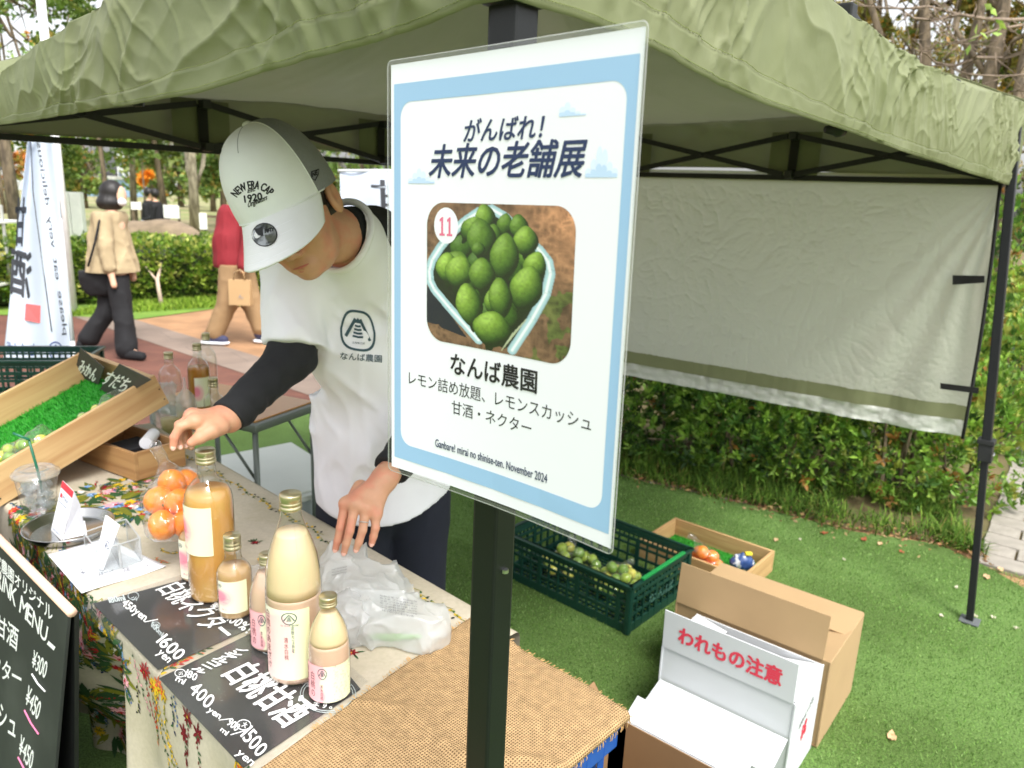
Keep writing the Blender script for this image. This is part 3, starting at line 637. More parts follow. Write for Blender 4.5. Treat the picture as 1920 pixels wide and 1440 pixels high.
# rounded stone bench and rock
c = pd(292, 432, 17); V, Fq = surf(lambda p: ell(p, (0, 0, 0), (1.05, .5, .42))+.03*np.sin(p[..., 0]*5+p[..., 2]*7), (-1.2, -.6, -.5), (1.2, .6, .5), .06)
o = link('boulder', npmesh('boulder', V+np.array([c[0], c[1], .28]), Fq, smooth=True), M('stone_brown', S(128, 112, 92), rough=.9, var=.25, vs=5, bump=.6, bs=12, bdist=.03)); setp(o, 'low brown boulder below the seated couple', 'boulder')
t = thing('park_bench', 'weathered bench far behind the hedge right of the forked tree', 'bench', pd(408, 395, 24)*np.array([1, 1, 0]))
c = pd(408, 388, 24); MB().box((c[0], c[1], .48), (1.3, .45, .07)).build('seat', m_bark, t)
for q in (-.5, .5): MB().box((c[0]+q, c[1], .22), (.1, .4, .44)).build('leg', m_bark, t)
# far pale buildings
m_bw = M('building_white', S(214, 218, 222), rough=.7, var=.05, vs=1); m_bb = M('building_blue', S(150, 180, 214), rough=.6, var=.05, vs=1); m_win = M('dark_window', S(96, 106, 116), rough=.2)
def bld(label, x, ytop, wpx, D, mat, fl, nw):
    c = pd(x, ytop, D); ww = wpx*D/F; h = c[2]; t = thing('far_building', label, 'building', (c[0], c[1], 0))
    MB().box((c[0], c[1]+3, h/2), (ww, 6, h)).build('wall', mat, t); MB().box((c[0], c[1]+3, h+.12), (ww+.4, 6.4, .25)).build('roof', m_grey, t)
    for i in range(fl):
        for j in range(nw): MB().box((c[0]-ww/2+(j+.5)*ww/nw, c[1]-.02, h-(i+.65)*h/fl), (ww/nw*.55, .1, h/fl*.5)).build('window', m_win, t)
bld('pale many-windowed building far behind the trees above the woman', 250, 262, 70, 75, m_bw, 4, 6)
bld('low blue fronted building far behind the woman', 185, 335, 60, 60, m_bb, 1, 4)
bld('white low building at the far left edge', -10, 255, 60, 70, m_bw, 3, 4)
bld('pale building far behind the dark tree', 420, 300, 90, 85, m_bw, 3, 5)
# white stacked folding tables at the far left
t = thing('white_cart', 'white tables stacked on a trolley at the far left edge', 'trolley', pd(4, 540, 9)*np.array([1, 1, 0]))
for y in (415, 478, 530):
    c = pd(-14, y, 9); MB().box(c, (.4, .5, .03)).build('table_top', m_white, t, bevel=.005)
c = pd(-14, 470, 9)
for q in (-.17, .17): MB().box((c[0]+q, c[1], .62), (.025, .025, 1.2)).build('post', m_grey, t)
# two people sitting close together
m_skin = M('skin_far', S(214, 170, 142), rough=.6, var=.03, sss=.1)
m_blk = M('cloth_black', S(21, 21, 24), rough=.85, var=.1); m_hair = M('hair_black', S(24, 20, 18), rough=.5, var=.15, vs=60, bump=.4, bs=60, stretch=(1, 1, .2))
def seated(label, x, y, D, mat, dx, leg):
    c = pd(x, y, D); t = thing('person', label, 'person', (c[0], c[1], 0), 0, 'couple sitting in the park'); o = np.array([c[0], c[1], 0])
    f = dx; sd = np.array([0, 1.0, 0])
    L = lambda a, b, z: o+np.array([f*a, b, z])
    def body(p):
        d = smin(cone(p, L(0, 0, .5), L(.05, 0, .95), .15, .13), ell(p, L(.1, 0, 1.22), (.085, .08, .11)), .02); d = smin(d, cone(p, L(.06, 0, .98), L(.09, 0, 1.15), .05, .045), .02)
        for s_ in (-.17, .17): d = smin(d, chain(p, [L(.03, s_, .93), L(.08, s_*1.1, .66), L(.32, s_*.5, .62)], [.05, .04, .03], .02), .02)
        for s_ in (-.09, .09): d = smin(d, chain(p, [L(0, s_, .48), L(.42, s_, .5), L(.44, s_, .08), L(.56, s_, .04)], [.085, .06, .045, .035], .02), .02)
        return d
    V, Fq = surf(body, o+np.array([-.7, -.35, -.02]), o+np.array([.7, .35, 1.4]), .022); link('body', npmesh('body', V, Fq, smooth=True), m_skin, t)
    V, Fq = surf(lambda p: np.maximum(body(p)-.012, np.maximum(p[..., 2]-1.06, .56-p[..., 2])), o+np.array([-.7, -.4, .5]), o+np.array([.7, .4, 1.15]), .022); link('jacket', npmesh('jacket', V, Fq, smooth=True), mat, t)
    V, Fq = surf(lambda p: np.maximum(body(p)-.014, np.maximum(p[..., 2]-.58, .1-p[..., 2])), o+np.array([-.7, -.35, .0]), o+np.array([.7, .35, .7]), .022); link('trousers', npmesh('trousers', V, Fq, smooth=True), leg, t)
    V, Fq = surf(lambda p: np.maximum(ell(p, L(.07, 0, 1.25), (.11, .1, .12)), -ell(p, L(.17, 0, 1.18), (.08, .07, .1))), o+np.array([-.3, -.2, 1.05]), o+np.array([.3, .2, 1.45]), .018); link('hair', npmesh('hair', V, Fq, smooth=True), m_hair, t)
m_navy = M('denim_navy', S(52, 62, 88), rough=.85)
seated('person in black sitting on the boulder, nearer the white board', 299, 412, 18.2, m_blk, -1, m_navy)
seated('person in dark jacket and pale trousers sitting left in the couple', 277, 410, 18.8, m_blk, 1, M('pale_trousers', S(190, 196, 206), rough=.85))
# ------------------------------------------------------------------ the pop-up tent
CLR = S(176, 184, 128)
m_canopy = M('canopy_cloth', S(144, 150, 112), rough=.55, var=.04, vs=3, bump=.3, bs=20, transl=.36, bdist=.008, col2=S(140, 148, 106), c2s=1.2, tcol=(.53, .53, .44))
m_black = M('tent_black_paint', S(15, 18, 19), rough=.42, var=.1, vs=30, bump=.05, bs=300, spec=.4)
m_blackp = M('black_plastic', S(22, 24, 24), rough=.5)
m_strap = M('black_webbing', S(26, 26, 26), rough=.9, bump=.3, bs=600)
tent = thing('canopy_tent', 'pale olive pop-up canopy tent on black legs standing over the whole stall', 'tent', (P0[0], P0[1], 0))
def prof(pts, A, B, off=0):
    """pixels along the vertical plane through A-B -> (distance along, height) table"""
    A3 = np.array([*A, 0.]); d = np.array([*(B-A), 0.]); L = np.linalg.norm(d); d /= L; n = np.array([-d[1], d[0], 0])
    r = []
    for x, y in pts:
        P = ppl(x, y, A3+n*off, n); r.append(((P-A3)@d/L, P[2]))
    r.sort(); return np.array(r)
def crumple(Q):
    """thin cloth: long slanting tension creases, broad soft swells, sharp little crumples between"""
    q = Q+.16*np.stack([vnoise(Q, 2.2, 40), vnoise(Q, 2.2, 41), 0*Q[:, 0]], 1)+.03*np.stack([vnoise(Q, 9, 42), vnoise(Q, 9, 43), 0*Q[:, 0]], 1)
    A_ = np.stack([q[:, 0]*2.2+q[:, 1]*2.6, -q[:, 0]*.7+q[:, 1]*.6, q[:, 2]], 1); B_ = np.stack([q[:, 0]*2.6-q[:, 1]*2.4, q[:, 0]*.5+q[:, 1]*.6, q[:, 2]+3], 1)
    msk = np.clip(.55+1.1*vnoise(Q, 3.1, 44), 0, 1)
    a = (1-np.abs(vnoise(A_, 2.1, 2)))**4; b = (1-np.abs(vnoise(B_, 2.6, 8)))**5; c = (1-np.abs(vnoise(A_, 6.5, 9)))**4; d = (1-np.abs(vnoise(B_, 9, 10)))**5; e = (1-np.abs(vnoise(q, 26, 11)))**4
    return .010*a+.009*b*msk+.0065*c*(.4+msk)+.0055*d*(.3+msk)+.0030*e*(.2+msk)-.010
lowL = prof([(935, 13), (840, 50), (740, 80), (640, 104), (540, 130), (400, 172), (300, 190), (200, 207), (100, 222), (0, 236)], P0, P3)
lowR = prof([(968, 10), (1050, 32), (1120, 58), (1200, 90), (1300, 150), (1400, 190), (1500, 222), (1620, 262), (1700, 290), (1800, 322), (1876, 345)], P0, P1)
topL = prof([(230, 0), (200, 25), (130, 62), (60, 108), (0, 152)], P0, P3); topR = prof([(1545, 4), (1622, 62), (1700, 110), (1780, 152), (1830, 172), (1868, 178)], P0, P1)
def interp(tab, u): return np.interp(u, tab[:, 0], tab[:, 1])
def lowf(side, u):
    if side == 0: return interp(np.vstack([lowR, [1.0, lowR[-1, 1]]]), u)
    if side == 3: return interp(np.vstack([lowL, [1.0, 1.73]]), u)
    return 1.735+.03*np.sin(np.pi*u)**2
def topf(side, u):
    if side == 0: return interp(np.vstack([[0, 2.06], [.18, 2.03], topR, [1.0, 2.03]]), u)
    if side == 3: return interp(np.vstack([[0, 2.06], [.2, 2.02], topL, [1.0, 1.88]]), u)
    if side == 1: return np.interp(u, [0, .5, 1], [2.03, 1.98, 1.96])
    return np.interp(u, [0, .5, 1], [1.96, 1.96, 1.88])
corners = [P0, P1, P2, P3]; PK = np.array([(P0+P2)[0]/2, (P0+P2)[1]/2])
for side in range(4):
    # 0: P0-P1, 1: P1-P2, 2: P2-P3, 3: P0-P3
    A, B = [(P0, P1), (P1, P2), (P2, P3), (P0, P3)][side]
    L = np.linalg.norm(B-A); d = (B-A)/L; n = np.array([d[1], -d[0]])
    if np.dot(n, (A+B)/2-PK) < 0: n = -n
    fine = side in (0, 3)
    def valance(U, V, A=A, B=B, side=side, n=n, L=L, fine=fine):
        u2 = U*1.03-.015; lo = lowf(side, np.clip(u2, 0, 1)); hi = topf(side, np.clip(u2, 0, 1)); z = lo+(hi-lo)*V
        base = A+np.outer(u2, B-A); Q = np.stack([u2*L, z, u2*0+side*7.3], 1)
        am = (.35+.65*(1-np.exp(-V*6)))
        o = .022+am*(crumple(Q)+.012*vnoise(Q, 2.4, 5))+.008*np.sin(V*math.pi)
        ends = np.exp(-((U-.5)*2)**20*8)
        return np.stack([base[:, 0]+n[0]*o, base[:, 1]+n[1]*o, z+.006*fbm(Q, 9, 2, 4)*(V > .03)], 1)
    grid(valance, 640 if fine else 90, 80 if fine else 14, 'valance', m_canopy, tent, thick=.0008)
    # hem band and stitching rows
    if fine:
        def hem(U, V, **k):
            P = valance(U, V*.13); P[:, :2] += n*.0032; P[:, 2] -= .004; return P
        grid(hem, 420, 7, 'hem', m_canopy, tent, thick=.001)
        us = np.arange(0.002, .998, .0052/L*1.0); m_st = M('stitching', S(120, 130, 78), rough=.8) if side == 0 else bpy.data.materials['stitching']
        mb = MB()
        for vv in (.014, .118):
            q = valance(us, np.full(len(us), vv)); q[:, :2] += n*.0052; q2 = valance(us+.0034/L, np.full(len(us), vv)); q2[:, :2] += n*.0052
            for a_, b_ in zip(q, q2): mb.bar(a_, b_, .0009, .0007)
        mb.build('stitching', m_st, tent, kind='stuff')
    # ridge of crumples: roof face from the eave to the peak
    def roof(U, V, A=A, B=B, side=side, n=n, L=L):
        u2 = U*1.03-.015; hi = topf(side, np.clip(u2, 0, 1)); e = A+np.outer(u2, B-A)
        pk = np.array([PK]); xy = e*(1-V)[:, None]+pk*V[:, None]; z = hi*(1-V)+2.42*V-.16*np.sin(V*math.pi)*np.sin(np.clip(u2, 0, 1)*math.pi)
        Q = np.stack([xy[:, 0], xy[:, 1], z*0+side], 1); z = z+.012*fbm(Q, 3, 3, 1, True)*np.sin(V*math.pi)
        o = .022+.03*np.sin(0)
        Q0 = np.stack([u2*L, hi, u2*0+side*7.3], 1); o = .022+(crumple(Q0)+.012*vnoise(Q0, 2.4, 5))
        xy = xy+n*(o*(1-V))[:, None]
        return np.stack([xy[:, 0], xy[:, 1], z+.006*fbm(Q0, 9, 2, 4)*(1-V)], 1)
    grid(roof, 90, 50, 'roof_panel', m_canopy, tent, thick=.0008)
# silver-grey inner reinforcement patches over the truss nodes
m_patch = M('inner_patch', S(120, 124, 98), rough=.7, transl=.2)
# trusses: three scissor pairs on each side
ZU, ZL = 1.905, 1.735
def truss(A, B, zoff=0, inn=.05, kn=3, hang=True):
    L = B-A; n = np.array([L[1], -L[0]]); n = n/np.linalg.norm(n)
    if np.dot(n, (A+B)/2-PK) > 0: n = -n
    P = lambda u, z, o=0: np.array([*(A+L*u+n*(inn+o)), z])
    for k in range(kn):
        u0, u1 = k/3+.012, (k+1)/3-.004
        for a_, b_, o in ((P(u0, ZU), P(u1, ZL), 0), (P(u0, ZL, .016), P(u1, ZU, .016), 0)):
            MB().bar(a_, b_, .012, .024).build('truss_bar', m_black, tent, bevel=.001)
        m_ = P((u0+u1)/2, (ZU+ZL)/2, .026); MB().lathe([(.008, -.004), (.009, 0), (.006, .004)], m_, 10).build('pivot_bolt', m_black, tent)
    for k in range(1, kn):
        for z in (ZU, ZL): MB().box(P(k/3, z, .008), (.034, .05, .035), np.array([*(L/np.linalg.norm(L)), 0]), np.array([*n, 0])).build('truss_joint', m_blackp, tent, bevel=.004)
        if not hang: continue
        c = P(k/3, ZU-.075, -.015); MB().slab([P(k/3-.008, ZU-.16, -.02), P(k/3+.008, ZU-.16, -.02), P(k/3+.008, ZU, -.02), P(k/3-.008, ZU, -.02)], .002).build('hook_strap', m_strap, tent)
        q = .045; MB().slab([P(k/3-q, ZL+.0, -.035), P(k/3+q, ZL+.0, -.035), P(k/3+q, ZU+.02, -.035), P(k/3-q, ZU+.02, -.035)], .001).build('reinforcing_patch', m_patch, tent)
truss(P1, P2); truss(P2, P3); ZU, ZL = 1.96, 1.80; truss(P0, P3, inn=.04, kn=1, hang=False); truss(P0, P1, inn=.04, hang=False); ZU, ZL = 1.905, 1.735
# eave rods of the two rear sides
for A, B in ((P1, P2), (P2, P3)): MB().bar((*A, ZL-.012), (*B, ZL-.012), .02, .024).build('eave_rod', m_black, tent, bevel=.001)
# inner roof poles from the middles to the peak
for u, (A, B) in ((.5, (P1, P2)), (.5, (P2, P3)), (.5, (P0, P1)), (.5, (P0, P3))):
    q = A+(B-A)*u; q = q+(PK-q)*.25; 
MB().tube([(*PK, 1.72), (*PK, 2.40)], .016, 10).build('centre_pole', m_black, tent)
# drop knobs under the front edges (lower truss joints seen below the hem)
for x, y in ((252, 184), (1570, 243)):
    P = pd(x, y, 1.75 if x < 900 else 1.95); mb = MB(); r_ = np.array([1.0, .25, .05]); r_ /= np.linalg.norm(r_)
    mb.tube([P-r_*.035, P-r_*.012, P, P+r_*.018], [.009, .014, .020, .018], 14); mb.build('truss_joint', m_blackp, tent, smooth=True)
# legs: outer square tube, inner tube, slider, foot
m_gfoot = M('foot_grey', S(92, 96, 98), rough=.6)
def leg(A, foot, w=.032, ang=0.0, zj=None, fw=.026):
    A3 = np.array([*A, 2.0]); X = np.array([math.cos(ang), math.sin(ang), 0]); Y = np.array([-X[1], X[0], 0])
    top = A3; bot = np.array([*foot, 0.0]); ax = (top-bot)/np.linalg.norm(top-bot)
    at = lambda z: bot+ax*(z/ax[2])
    zj = zj if zj is not None else .75
    c0, c1 = at(zj), at(1.96)
    MB().box((c0+c1)/2, (w, w, np.linalg.norm(c1-c0)), X, Y, ax).build('outer_leg', m_black, tent, bevel=.0035)
    c0, c1 = at(.01), at(zj+.1)
    MB().box((c0+c1)/2, (fw, fw, np.linalg.norm(c1-c0)), X, Y, ax).build('inner_leg', m_black, tent, bevel=.003)
    MB().box(at(.006), (.07, .07, .006), X, Y).build('foot_plate', m_gfoot, tent, bevel=.002)
    # height-lock fitting
    c = at(zj+.02); MB().box(c, (w+.016, w+.016, .085), X, Y, ax).box(at(zj+.055), (w+.026, w+.026, .02), X, Y, ax).build('height_lock', m_blackp, tent, bevel=.003)
    MB().tube([c-X*.02-Y*.03, c-X*.05-Y*.035, c-X*.062-Y*.03], .0035, 8).build('lock_pin', m_metal, tent)
    for z in (zj-.03, zj-.06, 1.2, 1.35, 1.5): MB().lathe([(.004, -.002), (.004, .002)], at(z)-Y*(w/2+.001), 8).build('leg_rivet', m_metal, tent)
m_metal = M('bright_metal', S(200, 200, 196), rough=.3, metal=1, var=.05)
d01 = math.atan2((P1-P0)[1], (P1-P0)[0])
leg(P0, P0, .034, d01, .62); leg(P1, pz(1818, 1166)[:2], .034, d01, .66); leg(P2, P2, .034, d01); leg(P3, P3, .034, d01)
# the corner bracket and the wider sleeve at the top of the near leg
a_ = P0; X = np.array([math.cos(d01), math.sin(d01), 0]); Y = np.array([-X[1], X[0], 0])
c = np.array([*a_, 1.80]); MB().box(c+np.array([0, 0, .045]), (.046, .046, .16), X, Y).build('corner_bracket', m_blackp, tent, bevel=.006)
MB().box(c+X*.055+np.array([0, 0, .0]), (.07, .022, .03), X, Y).box(c+Y*.055, (.022, .07, .03), X, Y).build('bracket_arm', m_blackp, tent, bevel=.003)
# ------------------------------------------------------------------ side wall hung from the rear right eave
sw = thing('tent_side_wall', 'crinkled silver-green half-height side wall hanging on the rear right side of the tent', 'tent wall', (P1[0], P1[1], 0))
m_wall = M('wall_cloth', S(200, 201, 186), rough=.32, var=.05, vs=4, bump=.5, bs=70, transl=.42, bdist=.006, spec=.6, tcol=(.62, .62, .54))
m_wallr = M('wall_cloth_reverse', S(128, 132, 96), rough=.6, var=.05, transl=.2); m_flap = M('wall_flap_silver', S(206, 208, 200), rough=.35, var=.04, bump=.4, bs=50, bdist=.01, transl=.15)
Lw = P2-P1; LW = np.linalg.norm(Lw); nw = np.array([Lw[1], -Lw[0]])/LW
if np.dot(nw, (P1+P2)/2-PK) < 0: nw = -nw
swx = prof([(1875, 350), (1858, 500), (1838, 640), (1815, 770)], P1, P2)     # (u,z) of the free right edge
_o = np.argsort(swx[:, 1]); UE = lambda z: np.interp(z, swx[_o, 1], swx[_o, 0])
def wallf(U, V, z0=.80, z1=1.75, off=0, um=.90, amp=1.0):
    """U from the free edge (0) to the far corner (1); V up"""
    z = z0+(z1-z0)*V; ue = .055-.05*(V*.93)**1.0+.0*V; ue = UE(z); u = ue+(um-ue)*U
    Q = np.stack([u*LW, z, u*0], 1)
    q_ = Q+.08*np.stack([vnoise(Q, 4, 50), vnoise(Q, 4, 51), 0*z], 1); wr = .0026*(1-np.abs(vnoise(q_*np.array([1.6, .6, 1]), 6, 31)))**7+.0028*(1-np.abs(vnoise(q_*np.array([1.4, .8, 1]), 11, 32)))**8+.0022*(1-np.abs(vnoise(q_*np.array([1.3, .8, 1]), 22, 12)))**5+.0016*(1-np.abs(vnoise(q_, 47, 14)))**4
    # tension folds fanning out of the upper right corner
    dx = u*LW; dz = 1.73-z; a = np.arctan2(dx, dz+1e-3); rr_ = np.hypot(dx, dz); fan = .014*np.sin(a*26+1.3*vnoise(Q, 3, 4))*np.exp(-(a/.55)**2)*np.clip(rr_*2.2, 0, 1)
    o = .0+off+(wr*np.clip(U*6+.2, 0, 1)+fan)*np.clip((1-V)*7+.1, 0, 1)*amp+.10*(1-V)*np.exp(-U*9)*.4
    xy = P1+np.outer(u, Lw)+np.outer(o, nw)
    return np.stack([xy[:, 0], xy[:, 1], z-.035*(1-V)*(1-U)*0], 1)
grid(lambda U, V: wallf(U, V, .775), 400, 200, 'wall_panel', m_wall, sw)
def strip(z0, z1, off):
    def f(U, V):
        return wallf(U, V*0, 0, 1, 0)
    return f
def low(U, V, za, zb, off, wob=0):
    # strips follow the bottom of the panel: z from za to zb
    P = wallf(U, np.zeros_like(V), .775); z = za+(zb-za)*V
    e = P1+np.outer(UE(z), Lw); P[:, :2] += (nw[None, :]*(off+wob*np.sin(V*3.14))[:, None]) if np.ndim(off) else nw*off
    Q = np.stack([U*6, V, V*0], 1); P[:, :2] += np.outer(wob*fbm(Q*np.array([3, 2, 1]), 2, 3, 3, True), nw)
    P[:, 2] = z; return P
grid(lambda U, V: low(U, V, .690, .778, 0.0, .002), 200, 6, 'lower_band', m_wallr, sw)
grid(lambda U, V: low(U, V, .640, .712, -.012, .010), 200, 8, 'silver_flap', m_flap, sw)
# black edge binding and two tie straps
ze = np.linspace(.64, 1.72, 12); pe = [np.array([*(P1+UE(z)*Lw-nw*.004), z]) for z in ze]
MB().tube(pe, .007, 6).build('edge_binding', m_strap, sw, smooth=True)
def px_w(x, y, o=-.03): return ppl(x, y, np.array([*(P1+nw*o), 0]), np.array([*nw, 0]))
for q in ([(1786, 516), (1846, 517), (1846, 530), (1786, 534)], [(1763, 718), (1836, 727), (1834, 738), (1763, 729)]):
    MB().slab([px_w(*a) for a in q], .003).build('tie_strap', m_strap, sw)
# ------------------------------------------------------------------ laminated poster on the near leg
PO = np.array([-.137, .808, 1.723]); PU = np.array([.229, -.198, .006]); PV = np.array([.003, -.013, -.431]); PN = np.cross(PV, PU); PN /= np.linalg.norm(PN)
if np.dot(PN, CC-PO) < 0: PN = -PN
def pp_(u, v, h=0.0):
    u = np.asarray(u, float); v = np.asarray(v, float)
    bow = -.006*np.sin(np.clip(u, 0, 1)*math.pi)*v+.004*(u-.5)**2
    return PO+np.multiply.outer(u, PU)+np.multiply.outer(v, PV)+np.multiply.outer(bow+h, PN)
poster = thing('laminated_poster', 'laminated poster with a photo of green lemons fixed to the near black tent leg', 'poster', pp_(.5, 1))
m_paper = M('poster_paper', S(232, 235, 241), rough=.6, var=.0); m_pblue = M('print_light_blue', S(150, 188, 222), rough=.6, var=0); m_pnavy = M('print_navy', S(22, 44, 86), rough=.5, var=0)
m_pblack = M('print_black', S(20, 20, 26), rough=.5, var=0); m_ppink = M('print_pink', S(222, 110, 142), rough=.5, var=0); m_pcloud = M('print_cloud_blue', S(186, 212, 240), rough=.5, var=0); m_pcl2 = M('print_cloud_pale', S(214, 229, 247), rough=.5, var=0)
m_film = MG('laminate_film', (1, 1, 1), .35, .16, bump=.10, bs=5)
m_film_edge = MG('laminate_edge', (.93, .95, .93), 1.0, .05, haze=.10)
def pgrid(name, u0, u1, v0, v1, h, mat, nu=24, nv=4, **k): return grid(lambda U, V: pp_(u0+(u1-u0)*U, v0+(v1-v0)*V, h), nu, nv, name, mat, poster, **k)
pgrid('paper', .012, .992, .008, .990, 0, m_paper, 30, 4)
def rrect(u0, v0, u1, v1, r, n=8):
    ru = r; rv = r*.303/.431; P = []
    for cu, cv, a0 in ((u1-ru, v0+rv, -90), (u1-ru, v1-rv, 0), (u0+ru, v1-rv, 90), (u0+ru, v0+rv, 180)):
        for k in range(n+1): a = rad(a0+90*k/n); P.append((cu+ru*math.cos(a), cv+rv*math.sin(a)))
    return P
def ring(name, outer, inner, h, mat):
    """strip between two loops of equal length"""
    n = len(outer); V = np.concatenate([pp_([o[0] for o in outer], [o[1] for o in outer], h), pp_([o[0] for o in inner], [o[1] for o in inner], h)])
    return link(name, npmesh(name, V, [[i, (i+1) % n, n+(i+1) % n, n+i] for i in range(n)]), mat, poster)
def resample(loop, m=15):
    out = []; n = len(loop)
    for i in range(n):
        a, b = np.array(loop[i]), np.array(loop[(i+1) % n])
        for k in range(m): out.append(tuple(a+(b-a)*k/m))
    return out
inn = rrect(.06, .092, .948, .920, .05)
def toouter(p):
    c = np.array([.504, .506]); d = np.array(p)-c; k = min(.476/abs(d[0]) if d[0] else 9, .455/abs(d[1]) if d[1] else 9); return tuple(c+d*k)
# outer loop: corners of the blue frame matched to the arcs
def frame_outer(i, n, p):
    return p
inr = resample(inn, 4); outr = []
for (u, v) in inr:
    du = min(u-.028, .980-u); dv = min(v-.050, .958-v)
    cu, cv = u, v
    if u < .11 and v < .127: t_ = math.atan2(.127-v, .11-u); 
    outr.append(toouter((u, v)))
ring('blue_frame', outr, inr, .0002, m_pblue)
# clouds
def flat(name, pts, h, mat): return link(name, npmesh(name, pp_([p[0] for p in pts], [p[1] for p in pts], h), [list(range(len(pts)))]), mat, poster)
def cloud(name, u0, v0, u1, v1, bumps, pale=True):
    for mm, s_, hh in ((m_pcl2, 1.0, .0002), (m_pcloud, .55, .0003)):
        P = [(u0, v1)]; n = len(bumps)
        for i, b_ in enumerate(bumps):
            for k in range(7):
                a = math.pi*(k+.5)/7; cu = u0+(u1-u0)*(i+.5)/n; r_ = (u1-u0)/n*.62
                P.append((cu-r_*math.cos(a), v1-(v1-v0)*b_*s_*(.55+.45*math.sin(a))*(1 if s_ == 1 else .8)))
        P.append((u1, v1)); flat(name, P, hh, mm)
cloud('cloud_print', .10, .240, .222, .274, [.35, .7, 1, .8, .4, .25]); cloud('cloud_print', .828, .205, .932, .262, [.3, .6, 1, .9, .5, .3]); cloud('cloud_print', .728, .122, .818, .148, [.7, 1, .6, .3, .15])
# writing
def ptxt(s, u0, v0, u1, v1, mat, bold=0.0, shear=0, name='printed_text'):
    return text(name, s, None, None, None, mat, poster, bold=max(bold, 0)*1.0, shear=shear, fn=lambda x, y: pp_(u0+(u1-u0)*x, v1+(v0-v1)*y, .0003))
ptxt('がんばれ！', .352, .140, .665, .186, m_pnavy, .022, .04); ptxt('未来の老舗展', .196, .190, .812, .261, m_pnavy, .022, .04)
ptxt('なんば農園', .306, .658, .680, .709, m_pblack, .020); ptxt('レモン詰め放題、レモンスカッシュ', .102, .725, .894, .759, m_pblack, -.006); ptxt('甘酒・ネクター', .311, .773, .664, .806, m_pblack, -.004)
ptxt('Ganbare! mirai no shinise-ten. November 2024', .234, .881, .736, .901, m_pnavy, .004)
